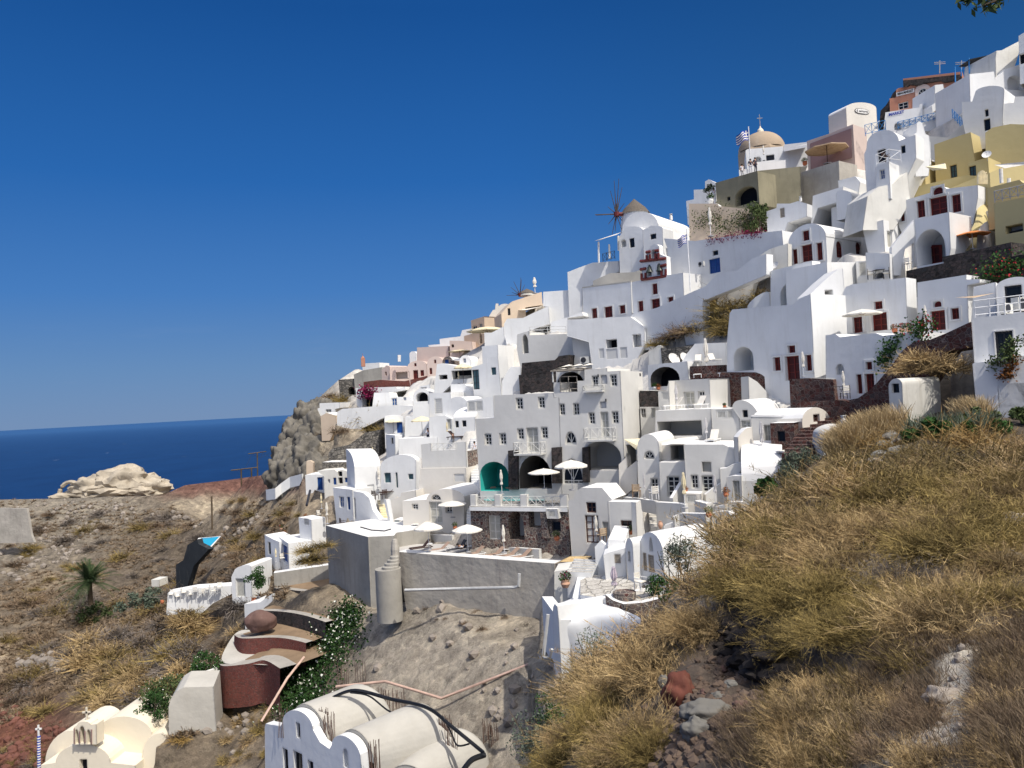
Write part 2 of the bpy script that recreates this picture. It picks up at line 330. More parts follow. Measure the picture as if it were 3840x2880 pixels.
    def panel(s, O, t, n, poly, holes, mb, flip=False):
        def W3(p, back=0): q = O + t * p[0] - n * back; q.z = p[1]; return q
        hp = []
        for h in holes:
            spec = OK_[h[0]]; pl = opening_poly(h[1], h[2], h[3], h[4], spec[6]); hp.append((h, spec, pl))
        loops = [[Vector((p[0], p[1],0)) for p in poly]] + [[Vector((p[0], p[1],0)) for p in pl] for _, _, pl in hp]
        flat = [p for lp in loops for p in lp]
        tris = geometry.tessellate_polygon(loops)
        mb.add([W3((p.x, p.y)) for p in flat],[tuple(tr) for tr in tris])
        for h, spec, pl in hp:
            nm, dep, rev, back, frame, grid, arch, trim = spec
            if h[5]: dep = h[5]
            target = mb if rev is None else MB()
            m = len(pl); va = [W3(p) for p in pl] + [W3(p, dep) for p in pl]
            target.add(va, [(i, (i + 1) % m, m + (i + 1) % m, m + i) for i in range(m)])
            def build(h=h, nm=nm, dep=dep, rev=rev, back=back, frame=frame, grid=grid, arch=arch, trim=trim, pl=pl, target=target, W3=W3, O=O, t=t, n=n):
                bk = [W3(p, dep - .02) for p in pl]; x0, z0, x1, z1 = h[1:5]
                if frame is None:
                    a = MB()
                    if rev is not None: a.v = target.v; a.f = target.f; a.m = target.m
                    if rev is not None and rev != back:
                        o = link(nm, a, rev, s.root); b = MB(); b.add(bk, [tuple(range(len(bk)))]); link('back_wall', b, back, o)
                    else:
                        a.add(bk, [tuple(range(len(bk)))]); link(nm, a, back, s.root)
                    return
                fr = MB(); fw = min(.09,(x1 - x0) * .14); dd0 = dep - .02
                def bar(a0, b0, a1, b1, th=.06):
                    P = [W3((a0, b0), dd0), W3((a1, b0), dd0), W3((a1, b1), dd0), W3((a0, b1), dd0)]; Q = [p + n * th for p in P]
                    fr.add(P + Q, [(4,5,6,7),(0,1,5,4),(1,2,6,5),(2,3,7,6),(3,0,4,7)])
                ztop = z1 - (z1 - z0) * arch if arch else z1
                bar(x0 + .004, z0 + .004, x0 + fw, ztop); bar(x1 - fw, z0 + .004, x1 - .004, ztop); bar(x0 + fw, z0 + .004, x1 - fw, z0 + fw)
                if arch:
                    bar(x0 + fw, ztop - fw, x1 - fw, ztop)
                    c = (x0 + x1) / 2
                    for k in range(10):
                        a0, a1 = math.pi * k / 10, math.pi * (k + 1) / 10; w = (x1 - x0) / 2; hh = z1 - ztop
                        o_ = [(c - w * .985 * math.cos(q), ztop + hh * .985 * math.sin(q)) for q in (a0, a1)]; i_ = [(c - (w - fw) * math.cos(q), ztop + (hh - fw) * math.sin(q)) for q in (a0, a1)]
                        P = [W3(o_[0], dd0 - .05), W3(o_[1], dd0 - .05), W3(i_[1], dd0 - .05), W3(i_[0], dd0 - .05)]; fr.add(P, [(0,1,2,3)])
                    for k in (1,2,3):
                        q = math.pi * k / 4; e = (c - w * .9 * math.cos(q), ztop + hh * .9 * math.sin(q))
                        A_, B_ = W3((c, ztop), dd0 - .03), W3(e, dd0 - .03); u_ = (B_ - A_).normalized().cross(n) * .03; fr.add([A_ - u_, B_ - u_, B_ + u_, A_ + u_],[(0,1,2,3)])
                else: bar(x0 + fw, z1 - fw, x1 - fw, z1 - .004)
                gx, gz = grid; bw = fw * (.45 if nm in ('lattice',) else .55)
                for i in range(1, gx):
                    c = x0 + (x1 - x0) * i / gx; b2 = bw if not (nm in ('window','door') and i * 2 == gx) else bw * 1.5
                    bar(c - b2 / 2, z0 + fw, c + b2 / 2, ztop - fw if not arch else ztop - fw, .05)
                for j in range(1, gz):
                    c = z0 + (ztop - z0) * j / gz
                    for i in range(gx):
                        xa, xb = x0 + (x1 - x0) * i / gx + fw * .6, x0 + (x1 - x0) * (i + 1) / gx - fw * .6
                        bar(xa, c - bw / 2, xb, c + bw / 2, .04)
                o = link(nm, fr, frame, s.root)
                b = MB(); b.add(bk, [tuple(range(len(bk)))]); link({'window': 'pane','door': 'door_panel'}.get(nm, 'backing'), b, back, o)
                if trim:
                    tm = MB(); tr = trim
                    def tb(a0, b0, a1, b1):
                        P = [W3((a0, b0),0), W3((a1, b0),0), W3((a1, b1),0), W3((a0, b1),0)]; Q = [p + n * .06 for p in P]
                        tm.add(P + Q, [(4,5,6,7),(0,1,5,4),(1,2,6,5),(2,3,7,6),(3,0,4,7)])
                    tb(x0 - tr, z0, x0 - .01, z1 + tr); tb(x1 + .01, z0, x1 + tr, z1 + tr); tb(x0 - .01, z1 + .01, x1 + .01, z1 + tr)
                    if nm == 'window': tb(x0 - tr, z0 - tr, x1 + tr, z0 - .003)
                    link('window_trim' if nm == 'window' else 'door_trim', tm, 'white_roof', o)
            s.openings.append(build)
# ---------------------------------------------------------------- prototypes, built once in local space and copied
PROTO = {}
def proto(key, name):
    o = root(name, (0,0,0),'','', local=True); PROTO[key] = o; o['unused'] = 1; return o
def umbrella_open(key, mat, R=1.5, H=2.4, n=8, polemat='metalwhite'):
    o = proto(key, 'parasol'); a = MB(); a.tube([(0,0,0),(0,0, H + .1)], .03,6); link('pole', a, polemat, o)
    a = MB(); a.lathe([(.28,0),(.28, .08),(.05, .12)], n=12); link('base', a, 'metalgrey', o)
    c = MB(); rings = []
    for rr, z in ((.02, .62),(.5, .40),(1.0, .0)):
        rings.append([Vector((R * rr * math.cos(2 * math.pi * k / (2 * n)) * (1 if k % 2 == 0 else .93), R * rr * math.sin(2 * math.pi * k / (2 * n)) * (1 if k % 2 == 0 else .93), H - .35 + z * .8 - (.0 if k % 2 == 0 else .03 * rr))) for k in range(2 * n)])
    rings.append([Vector((p.x * 1.003, p.y * 1.003, p.z - .12)) for p in rings[-1]])
    m = 2 * n; c.add([q for g in rings for q in g],[(i * m + k, i * m + (k + 1) % m, (i + 1) * m + (k + 1) % m, (i + 1) * m + k) for i in range(3) for k in range(m)])
    c.add([(0,0, H + .18)] + [(R * .13 * math.cos(2 * math.pi * k / 8), R * .13 * math.sin(2 * math.pi * k / 8), H + .06) for k in range(8)],[(0,1 + k, 1 + (k + 1) % 8) for k in range(8)])
    link('canopy', c, mat, o)
    rb = MB()
    for k in range(n):
        a_ = 2 * math.pi * k / n; rb.tube([(0,0, H - .5),(R * .5 * math.cos(a_), R * .5 * math.sin(a_), H - .06)], .012,4)
    link('ribs', rb, 'wood', o)
def umbrella_closed(key, mat, H=2.6, w=.17):
    o = proto(key, 'folded_parasol'); a = MB(); a.tube([(0,0,0),(0,0, H + .05)], .03,6); link('pole', a, 'metalwhite', o)
    a = MB(); a.lathe([(.26,0),(.26, .08),(.05, .12)], n=12); link('base', a, 'metalgrey', o)
    c = MB(); n = 16; prof = [(.05, H + .1),(.6 * w, H - .02),(.55 * w, H - .12),(w, H - .5),(1.05 * w, H - .8),(.5 * w, H - 1.12),(.62 * w, H - 1.2),(1.05 * w, H - 1.45),(.8 * w, H - 1.52)]
    vs = []
    for r_, z in prof:
        for k in range(n):
            q = r_ * (1 if k % 2 == 0 else .68); vs.append((q * math.cos(2 * math.pi * k / n), q * math.sin(2 * math.pi * k / n), z + .03 * math.sin(k * 2.3)))
    c.add(vs, [(i * n + k, i * n + (k + 1) % n, (i + 1) * n + (k + 1) % n, (i + 1) * n + k) for i in range(len(prof) - 1) for k in range(n)] + [tuple(range(n))])
    link('canopy', c, mat, o)
    a = MB(); a.lathe([(.55 * w, H - 1.13),(.62 * w, H - 1.13),(.62 * w, H - 1.17),(.55 * w, H - 1.17)], n=10); link('strap', a, 'canvas_grey', o)
for k_, m_ in (('uo_white','canvas'),('uo_cream','canvas_cream'),('uo_orange','orange'),('uo_beige','canvas_beige')): umbrella_open(k_, m_, polemat='darkwood' if m_ in ('canvas_cream','canvas_beige') else 'metalwhite')
for k_, m_ in (('uc_white','canvas'),('uc_cream','canvas_cream'),('uc_grey','canvas_grey')): umbrella_closed(k_, m_)
umbrella_closed('uc_lilac','canvas_lilac',2.5, .3)
def lounger(key, sling, frame, ang=38):
    o = proto(key, 'sun_lounger'); a = MB()
    for y in (-.31, .31): a.box(-1.0, .95, y - .025, y + .025, .27, .33)
    for x in (-1.0, .9): a.box(x, x + .05,-.29, .29, .275, .325)
    link('frame', a, frame, o)
    for x in (-.9, .75):
        for y in (-.31, .31): b = MB(); b.box(x, x + .05, y - .02, y + .02,0, .27); link('leg', b, frame, o)
    b = MB(); b.box(-.97, .22,-.28, .28, .335, .365); link('sling', b, sling, o)
    b = MB(); M = Matrix.Translation((.23,0, .35)) @ Matrix.Rotation(-rad(ang),4,'Y'); b.box(0, .78,-.28, .28,-.015, .015, M); link('backrest', b, sling, o)
lounger('lg_tan','sling','metalwhite',36); lounger('lg_dark','slingdark','metalgrey',55); lounger('lg_cream','canvas','metalwhite',50); lounger('lg_wood','darkwood','darkwood',45)
def chair(key, m, seatm=None):
    o = proto(key, 'chair')
    for x in (-.22, .22):
        for y in (-.22, .22): b = MB(); b.box(x - .02, x + .02, y - .02, y + .02,0, .42 if y < 0 else .9); link('leg', b, m, o)
    b = MB(); b.box(-.24, .24,-.24, .24, .42, .46); link('seat', b, seatm or m, o)
    b = MB(); [b.box(-.2, .2, .205, .235, z, z + .09) for z in (.54, .66, .78)]; link('backrest', b, seatm or m, o)
    b = MB(); [b.box(x - .025, x + .025,-.24, .22, .62, .65) for x in (-.25, .25)]; link('armrest', b, m, o)
chair('ch_wood','darkwood'); chair('ch_white','metalwhite','canvas'); chair('ch_dark','metaldark','canvas'); chair('ch_tan','wood','canvas_beige')
def table(key, m, R=.4, H=.7, square=False):
    o = proto(key, 'table'); b = MB()
    if square: b.box(-R, R, -R, R, H - .03, H)
    else: b.lathe([(.001, H - .03),(R, H - .03),(R, H),(.001, H)], n=20)
    link('tabletop', b, m, o)
    if square:
        for x in (-R * .8, R * .8):
            for s in (-1,1): b = MB(); b.tube([(x, -R * .8 * s, 0),(x, R * .8 * s, H - .03)], .015,5); link('leg', b, m, o)
    else:
        b = MB(); b.tube([(0,0,0.02),(0,0, H - .03)], .025,6); link('leg', b, 'metalgrey', o); b = MB(); b.lathe([(.22,0),(.22, .03),(.02, .04)], n=12); link('base', b, 'metalgrey', o)
table('tb_white','metalwhite'); table('tb_dark','metaldark', .38, .72, True)
def leaves(mb, c, R, n, L_=.12, w_=.05, squash=.8, mi=0, hollow=.0, rg=rng):
    for _ in range(n):
        while True:
            v = Vector((rg.uniform(-1,1), rg.uniform(-1,1), rg.uniform(-1,1)))
            if hollow < v.length < 1: break
        p = Vector(c) + Vector((v.x * R, v.y * R, v.z * R * squash)); d = Vector((rg.gauss(0,1), rg.gauss(0,1), rg.gauss(.2,1))).normalized()
        u = d.cross(Vector((rg.gauss(0,1), rg.gauss(0,1), rg.gauss(0,1)))).normalized() * w_ * rg.uniform(.6,1.2); l = d * L_ * rg.uniform(.6,1.3)
        mb.add([p - l * .5, p + u, p + l * .5, p - u],[(0,1,2,3)], mi)
def pot(key, potm, leafm, R=.22, H=.4, plant=.35, flower=None, belly=1.15):
    o = proto(key, 'plant_pot'); b = MB(); b.lathe([(.01,0),(R * .7,0),(R * belly, H * .5),(R * .9, H * .88),(R * 1.05, H * .9),(R * 1.05, H),(R * .85, H),(R * .8, H * .9),(.01, H * .9)], n=14); link('pot', b, potm, o, smooth=40)
    if leafm: b = MB(); leaves(b, (0,0, H + plant * .5), plant, 120, .16, .045, .8); link('plant', b, leafm, o)
    if flower: b = MB(); leaves(b, (0,0, H + plant * .7), plant * .9,50, .09, .04, .7, hollow=.6); link('flowers', b, flower, o)
pot('pot_green','terra','green_olive'); pot('pot_brown','terra','brownleaf'); pot('pot_red','terrapale','green', flower='redflower'); pot('pot_empty','terra', None, .26, .5); pot('pot_urn','terra', None, .24, .7, belly=1.5)
pot('pot_pink','terrapale','green', flower='magenta'); pot('pot_white','signwhite','green'); pot('pot_big','terrapale','green_olive', .3, .5, .5); pot('pot_cactus','terra','green_olive', .2, .35, .25)
def ac(key):
    o = proto(key, 'air_conditioner'); b = MB(); b.box(-.42, .42,-.16, .16, .05, .65); link('casing', b, 'acbody', o)
    b = MB(); b.lathe([(.02, .0),(.25,0),(.25, .02),(.02, .02)], n=20); b.v = [(p[0] - .1,-.165 - p[2], p[1] + .35) for p in b.v]; link('fan_grille', b, 'metaldark', o)
    for x in (-.3, .24): b = MB(); b.box(x, x + .06,-.14, .14,0, .05); link('foot', b, 'metaldark', o)
ac('ac')
def dish(key):
    o = proto(key, 'satellite_dish'); b = MB(); b.lathe([(.001,0),(.2, .02),(.38, .08),(.5, .15)], n=20); M = Matrix.Translation((0,0, .7)) @ Matrix.Rotation(rad(62),4,'X'); b.v = [tuple(M @ Vector(p)) for p in b.v]; link('reflector', b, 'signwhite', o, smooth=60)
    b = MB(); b.tube([(0, .1,0),(0, .1, .7),(0, .05, .75)], .025,5); link('mast', b, 'metalgrey', o)
    b = MB(); b.tube([(0,0, .5),(0,-.5, .9)], .012,4); b.box(-.04, .04,-.56,-.46, .86, .95); link('feed_arm', b, 'metalgrey', o)
dish('dish')
def chim(key):
    o = proto(key, 'chimney'); b = MB(); b.box(-.28, .28,-.28, .28,0, .9); b.box(-.2, .2,-.2, .2, .9,1.15); [b.box(x * .2 - .06, x * .2 + .06,-.2, .2,1.15,1.4) for x in (-1,1)]; b.box(-.3, .3,-.24, .24,1.4,1.5); link('stack', b, 'white', o)
    b = MB(); b.box(-.14, .14,-.19, .19,1.16,1.39); link('flue', b, 'dark', o)
chim('chimney')
def jug(key):
    o = proto(key, 'amphora'); b = MB(); b.lathe([(.01,0),(.12,0),(.3, .4),(.26, .65),(.12, .8),(.16, .92),(.13, .92),(.01, .85)], n=14); link('body', b, 'terrapale', o, smooth=50)
    for s in (-1,1): b = MB(); b.tube([(s * .13,0, .85),(s * .27,0, .8),(s * .25,0, .62)], .02,5); link('handle', b, 'terrapale', o)
jug('amphora')
def put(key, p, label, cat, group=None, rz=0, sc=1):
    o = PROTO[key]
    return tag(dup(o, p, rad(rz), sc=sc), label, cat, group)
def puth(key, r, x, y, label, cat, hh, dd=0, **k):       # place so that the point hh metres above its foot shows at that place
    p = on(r, x, y, dd); p.z -= hh; return put(key, p, label, cat, **k)
def scale_h(r, x, y0, y1, Y): return (at(r, x, y0, Y) - at(r, x, y1, Y)).length
def umb(key, r, x, ytop, ybot, label, dd=0, rz=0, group=None, Y=None, w=None, H=None, cat='parasol'):
    """parasol whose foot is seen at (x, ybot) and top at ytop"""
    Y = Y or dh(r, x, ybot) + dd; b = at(r, x, ybot, Y); t = at(r, x, ytop, Y); h = t.z - b.z
    base = 2.68
    if key.startswith('uo'): base = 2.58
    if key == 'uc_lilac': base = 2.58
    s = h / base; sx = ((at(r, x + w / 2, ytop, Y) - at(r, x - w / 2, ytop, Y)).length / 3.0) if w else s; return put(key, b, label, cat, group, rz=rz or rng.uniform(0,40), sc=(sx, sx, s))
# ---------------------------------------------------------------- railings, stairs, walls
def railing(label, a, b, h, mat, n=4, cross=True, name='railing', parent=None, rails=2, group=None, post=.035, cat='railing'):
    a, b = Vector(a), Vector(b)
    o = root(name, a, label, cat, group) if parent is None else None
    P = o or parent; up = Vector((0,0, h)); d = b - a
    if parent is not None: pm = MB()
    for i in range(n + 1):
        q = a + d * (i / n); m = MB(); m.tube([q, q + up], post, 4)
        if parent is None: link('post', m, mat, P)
        else: pm.add(m.v, m.f)
    m = MB()
    for k in range(rails): z = h * (1 - k * (.8 / max(1, rails - 1)) if rails > 1 else 1); m.tube([a + Vector((0,0, z)), b + Vector((0,0, z))], post * .8,4)
    if cross:
        for i in range(n):
            p, q = a + d * (i / n), a + d * ((i + 1) / n); m.tube([p + up * .2, q + up], post * .6,4); m.tube([q + up * .2, p + up], post * .6,4)
    if parent is None: link('rails', m, mat, P)
    else: pm.add(m.v, m.f); link(name, pm, mat, P)
    return P
def stairs(label, r, x0, y0, x1, y1, w, n, mat, dd0=0, dd1=0, side='white', Y0=None, Y1=None, name='staircase', wd=None):
    a = at(r, x0, y0, Y0 or dh(r, x0, y0) + dd0); b = at(r, x1, y1, Y1 or dh(r, x1, y1) + dd1)
    o = root(name, a, label, 'stairs'); d = b - a; hd = Vector((d.x, d.y, 0)); ww = wd or hd.cross(Vector((0,0,1))).normalized() * w
    if wd is not None: ww = wd.normalized() * w
    m = MB(); st = MB()
    for i in range(n):
        p = a + hd * (i / n); q = a + hd * ((i + 1) / n); z = a.z + d.z * (i + 1) / n
        lo = [Vector((v.x, v.y, min(a.z, b.z) - 1.5)) for v in (p, q, q + ww, p + ww)]; hi = [Vector((v.x, v.y, z)) for v in (p, q, q + ww, p + ww)]
        m.add(lo + hi, [(0,1,5,4),(1,2,6,5),(2,3,7,6),(3,0,4,7)]); st.add(hi, [(0,1,2,3)])
    link('risers', m, side, o); link('treads', st, mat, o); return o
def wallstrip(label, r, pts, th, h, mat, name='parapet_wall', cat='wall', dd=0, Ys=None, cap=None, group=None):
    """free-standing wall whose top edge is seen at pts; h metres tall"""
    P = [at(r, x, y, (Ys[i] if Ys else dh(r, x, y) + dd)) for i, (x, y) in enumerate(pts)]
    o = root(name, P[0] - Vector((0,0, h)), label, cat, group); m = MB(); c = MB()
    nr = []
    for i in range(len(P)):
        d = P[min(i + 1, len(P) - 1)] - P[max(i - 1,0)]; nn = Vector((-d.y, d.x, 0)).normalized() * th; nr.append(nn if nn.y > 0 else nn)
    for i in range(len(P) - 1):
        a, b, a2, b2 = P[i], P[i + 1], P[i] + nr[i], P[i + 1] + nr[i + 1]; z = Vector((0,0, h))
        m.quad(a - z, b - z, b, a); m.quad(b2 - z, a2 - z, a2, b2); c.quad(a, b, b2, a2)
    for a, n_ in ((P[0], nr[0]),(P[-1], nr[-1])): z = Vector((0,0, h)); m.quad(a - z, a + n_ - z, a + n_, a)
    link('wall', m, mat, o, smooth=40); link('coping', c, cap or mat, o); return o
def slab(label, pts3, th, mats, name='terrace', cat='terrace', kind=None, sidem='white'):
    pts3 = [Vector(p) for p in pts3]; n = len(pts3); o = root(name, sum(pts3, Vector()) / n, label, cat)
    t = MB(); t.add(pts3,[tuple(range(n))]); link('paving', t, mats, o)
    s = MB(); lo = [p - Vector((0,0, th)) for p in pts3]; s.add(pts3 + lo, [(i, (i + 1) % n, n + (i + 1) % n, n + i) for i in range(n)]); link('side', s, sidem, o); return o
def balcony(H, x0, y0, x1, y1, slab_y, depth=1.1, mat='framegrey', n=3):
    a, b = H.pt(x0, slab_y, .01), H.pt(x1, slab_y, .01); b.z = a.z; h = H.pt(x0, y0).z - a.z
    m = MB(); o = H.n * depth; th = Vector((0,0, .14)); v = [a, b, b + o, a + o]; m.add(v + [p - th for p in v],[(0,1,2,3),(0,1,5,4),(1,2,6,5),(2,3,7,6),(3,0,4,7),(7,6,5,4)])
    bo = link('balcony', m, mat, H.root)
    e = o * .96
    for p, q, k in ((a + e, b + e, n),(a, a + e, 1),(b, b + e, 1)): railing('', p, q, h, mat, k, parent=bo, post=.03)
# ---------------------------------------------------------------- people: one continuous skinned body each
def person(label, p, rz, pose='stand', top='shirt', bottom='trousers', hgt=1.7, hair='hair'):
    o = root('person', p, label, 'person'); o.rotation_euler = (0,0, rad(rz)); o['local'] = 1; s = hgt / 1.7
    J = {}
    def leg(sd, knee, foot): J['hip%d' % sd] = Vector((sd * .1,0, .9)); J['knee%d' % sd] = Vector(knee); J['foot%d' % sd] = Vector(foot); J['toe%d' % sd] = Vector(foot) + Vector((0,-.2,-.04))
    if pose == 'sit':
        H0 = Vector((0,0, .5)); J.update(pelvis=H0, waist=Vector((0, .03, .72)), chest=Vector((0,0, .98)), neck=Vector((0,-.02,1.14)), head=Vector((0,-.04,1.28)))
        for sd in (-1,1):
            J['hip%d' % sd] = Vector((sd * .1,-.02, .5)); J['knee%d' % sd] = Vector((sd * .12,-.45, .5)); J['foot%d' % sd] = Vector((sd * .12,-.42, .08)); J['toe%d' % sd] = Vector((sd * .12,-.6, .05))
            J['sh%d' % sd] = Vector((sd * .2,0,1.04)); J['el%d' % sd] = Vector((sd * .25,-.1, .78)); J['ha%d' % sd] = Vector((sd * .15,-.36, .68))
    elif pose == 'lie':
        J.update(pelvis=Vector((0,0, .5)), waist=Vector((0, .22, .55)), chest=Vector((0, .44, .68)), neck=Vector((0, .58, .78)), head=Vector((0, .70, .86)))
        for sd in (-1,1):
            J['hip%d' % sd] = Vector((sd * .1,-.02, .48)); J['knee%d' % sd] = Vector((sd * .13,-.4, .72 if sd > 0 else .55)); J['foot%d' % sd] = Vector((sd * .13,-.75, .46)); J['toe%d' % sd] = Vector((sd * .13,-.85, .6))
            J['sh%d' % sd] = Vector((sd * .2, .5, .68)); J['el%d' % sd] = Vector((sd * .27, .3, .6)); J['ha%d' % sd] = Vector((sd * .12, .1, .74))
    else:
        st = .28 if pose == 'walk' else .03
        J.update(pelvis=Vector((0,0, .93)), waist=Vector((0,0,1.1)), chest=Vector((0,-.02,1.33)), neck=Vector((0,-.03,1.48)), head=Vector((0,-.05,1.6)))
        for sd in (-1,1):
            leg(sd, (sd * .11,-.08 - st * .3 * sd, .5),(sd * .12, st * sd * -.7, .07)); J['sh%d' % sd] = Vector((sd * .19,-.01,1.4))
            J['el%d' % sd] = Vector((sd * .27, .03,1.12)); J['ha%d' % sd] = Vector((sd * .25,-.12, .88))
            if pose == 'reach': J['el%d' % sd] = Vector((sd * .33,-.15,1.52)); J['ha%d' % sd] = Vector((sd * .5,-.32,1.62))
    def skin(nm, chain, radii, mat, lv=1):
        names = list(radii); me = bpy.data.meshes.new(nm); me.from_pydata([tuple(J[n_] * s) for n_ in names],[(names.index(a), names.index(b)) for a, b in chain],[])
        ob = bpy.data.objects.new(nm, me); C.objects.link(ob); me.materials.append(MATS[mat])
        md = ob.modifiers.new('s','SKIN'); 
        for i, n_ in enumerate(names): r_ = radii[n_] * s; me.skin_vertices[0].data[i].radius = (r_, r_)
        me.skin_vertices[0].data[0].use_root = True
        md2 = ob.modifiers.new('u','SUBSURF'); md2.levels = lv; md2.render_levels = lv
        dg = bpy.context.evaluated_depsgraph_get(); dg.update(); m2 = bpy.data.meshes.new_from_object(ob.evaluated_get(dg)); ob.modifiers.clear(); ob.data = m2; m2.polygons.foreach_set('use_smooth',[True] * len(m2.polygons))
        if not m2.materials: m2.materials.append(MATS[mat])
        ob.parent = o; return ob
    body_r = dict(pelvis=.13, waist=.12, chest=.14, neck=.055, head=.1); ch = [('pelvis','waist'),('waist','chest'),('chest','neck'),('neck','head')]
    for sd in (-1,1):
        for nme, r_ in (('hip', .09),('knee', .055),('foot', .04),('toe', .03),('sh', .06),('el', .04),('ha', .035)): body_r['%s%d' % (nme, sd)] = r_
        ch += [('pelvis','hip%d' % sd),('hip%d' % sd, 'knee%d' % sd),('knee%d' % sd, 'foot%d' % sd),('foot%d' % sd, 'toe%d' % sd),('chest','sh%d' % sd),('sh%d' % sd, 'el%d' % sd),('el%d' % sd, 'ha%d' % sd)]
    skin('body', ch, body_r, 'skin')
    tr = dict(waist=.13, chest=.155); tc = [('waist','chest')]; J['belt'] = J['pelvis'] * .7 + J['waist'] * .3; tr['belt'] = .145; tc.append(('belt','waist'))
    for sd in (-1,1): tr['sh%d' % sd] = .075; tr['el%d' % sd] = .052; tc += [('chest','sh%d' % sd),('sh%d' % sd, 'el%d' % sd)]
    skin('shirt', tc, tr, top)
    pr = dict(pelvis=.145); pc = []
    for sd in (-1,1): pr['hip%d' % sd] = .1; pr['knee%d' % sd] = .068; pr['foot%d' % sd] = .055; pc += [('pelvis','hip%d' % sd),('hip%d' % sd, 'knee%d' % sd),('knee%d' % sd, 'foot%d' % sd)]
    skin('trousers', pc, pr, bottom)
    h = MB(); c = J['head'] * s; h.lathe([(.001, .13),(.07, .11),(.11, .05),(.115,-.01),(.1,-.05)],(c.x, c.y + .02, c.z + .01), n=12); link('hair', h, hair, o, smooth=60)
    return o
def textobj(txt, H, x, y, size, mat, parent, out=.03, align='CENTER', bold=0):
    cu = bpy.data.curves.new('lettering','FONT'); cu.body = txt; cu.size = size; cu.align_x = align; cu.align_y = 'CENTER'; cu.extrude = .008; cu.offset = bold
    ob = bpy.data.objects.new('lettering', cu); C.objects.link(ob); dg = bpy.context.evaluated_depsgraph_get(); dg.update()
    me = bpy.data.meshes.new_from_object(ob.evaluated_get(dg)); C.objects.unlink(ob); bpy.data.objects.remove(ob)
    p = H.pt(x, y, out); M = Matrix((( H.t.x, 0, H.n.x),(H.t.y, 0, H.n.y),(0,1,0))).to_4x4(); M.translation = p
    me.transform(M); off = Vector(parent.location)
    me.transform(Matrix.Translation(-off)); me.materials.clear(); me.materials.append(MATS[mat]); o = bpy.data.objects.new('lettering', me); C.objects.link(o); o.parent = parent; return o
HS = {}
def h(key, *a, **k): HS[key] = House(*a, **k); return HS[key]
# ================= the grey-white hotel in the middle
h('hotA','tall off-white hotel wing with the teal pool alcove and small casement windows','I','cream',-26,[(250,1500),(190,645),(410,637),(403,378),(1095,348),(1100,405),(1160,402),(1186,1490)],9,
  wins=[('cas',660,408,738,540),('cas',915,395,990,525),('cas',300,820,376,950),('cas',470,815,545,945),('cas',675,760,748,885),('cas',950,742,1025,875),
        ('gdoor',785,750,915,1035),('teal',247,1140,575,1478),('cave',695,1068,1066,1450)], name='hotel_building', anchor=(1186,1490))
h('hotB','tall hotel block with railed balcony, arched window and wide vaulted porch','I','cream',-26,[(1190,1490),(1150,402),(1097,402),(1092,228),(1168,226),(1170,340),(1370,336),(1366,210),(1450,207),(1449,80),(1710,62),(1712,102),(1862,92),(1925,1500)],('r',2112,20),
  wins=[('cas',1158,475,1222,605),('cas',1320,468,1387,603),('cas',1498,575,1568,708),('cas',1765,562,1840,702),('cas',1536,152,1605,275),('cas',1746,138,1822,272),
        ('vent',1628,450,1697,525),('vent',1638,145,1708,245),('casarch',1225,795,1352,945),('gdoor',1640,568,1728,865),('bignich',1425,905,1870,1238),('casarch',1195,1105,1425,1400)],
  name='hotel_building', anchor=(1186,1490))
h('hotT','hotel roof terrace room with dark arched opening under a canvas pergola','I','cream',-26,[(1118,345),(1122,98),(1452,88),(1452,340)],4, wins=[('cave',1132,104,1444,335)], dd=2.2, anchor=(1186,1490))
HA, HB = HS['hotA'], HS['hotB']
balcony(HA, 700,915,1005,1035,1040); balcony(HB, 1490,752,1815,880,885, .9, n=4); balcony(HB, 1458,265,1680,318,325, .5, n=1)
for i, (x0, y0, x1, y1, l) in enumerate([(568,1015,682,1462,'dark stone pier between the teal alcove and the cave arch'),(1068,980,1183,1390,'dark stone pier right of the cave arch'),(1422,978,1500,1380,'dark stone pier right of the french door')]):
    House(l, 'I','stone_dark',-26,[(x0 + 6, y1),(x0, y0),(x1 - 6, y0 - 8),(x1, y1)], .5, anchor=(1186,1490), dd=-.3, name='stone_pier', cat='pier', partname='masonry', foot=False)
House('pale plaster panel set high on the hotel wing between two windows','I','panelgrey',-26,[(560,665),(548,362),(1092,354),(1066,648)], .5, anchor=(600,1490), dd=.9, name='hotel_building', foot=False) if 0 else None
# pergola of canvas strips
pg = root('pergola', HB.pt(1280,100),'ragged canvas strip pergola over the dark arched roof terrace','pergola')
m = MB(); A_, B_ = HB.pt(1085,100, .5), HB.pt(1450,80, .5)
for k in range(5): q = Vector((0,0, .12 * (k % 2))); m.tube([A_ - HB.n * k * .7 + q, B_ - HB.n * k * .7 + q], .05,5)
link('beams', m, 'board', pg)
for k in range(6):
    m = MB(); a0 = A_.lerp(B_, (k + .1) / 6); a1 = A_.lerp(B_, (k + .9) / 6); u = Vector((0,0, .1 + .1 * (k % 2))); m.quad(a0 + u, a1 + u * 1.5, a1 - HB.n * 2.9 + u * 2.5, a0 - HB.n * 2.9 + u * 3); link('canvas_strip', m, 'canvas', pg)
m = MB(); m.tube([HB.pt(1110,225, .4), HB.pt(1104,100, .4)], .07,5); link('post', m, 'framegrey', pg)
railing('weathered rail across the dark opening of the hotel roof terrace', HB.pt(1172,338,-.05), HB.pt(1368,334,-.05),1.25,'board',2, False, rails=3)
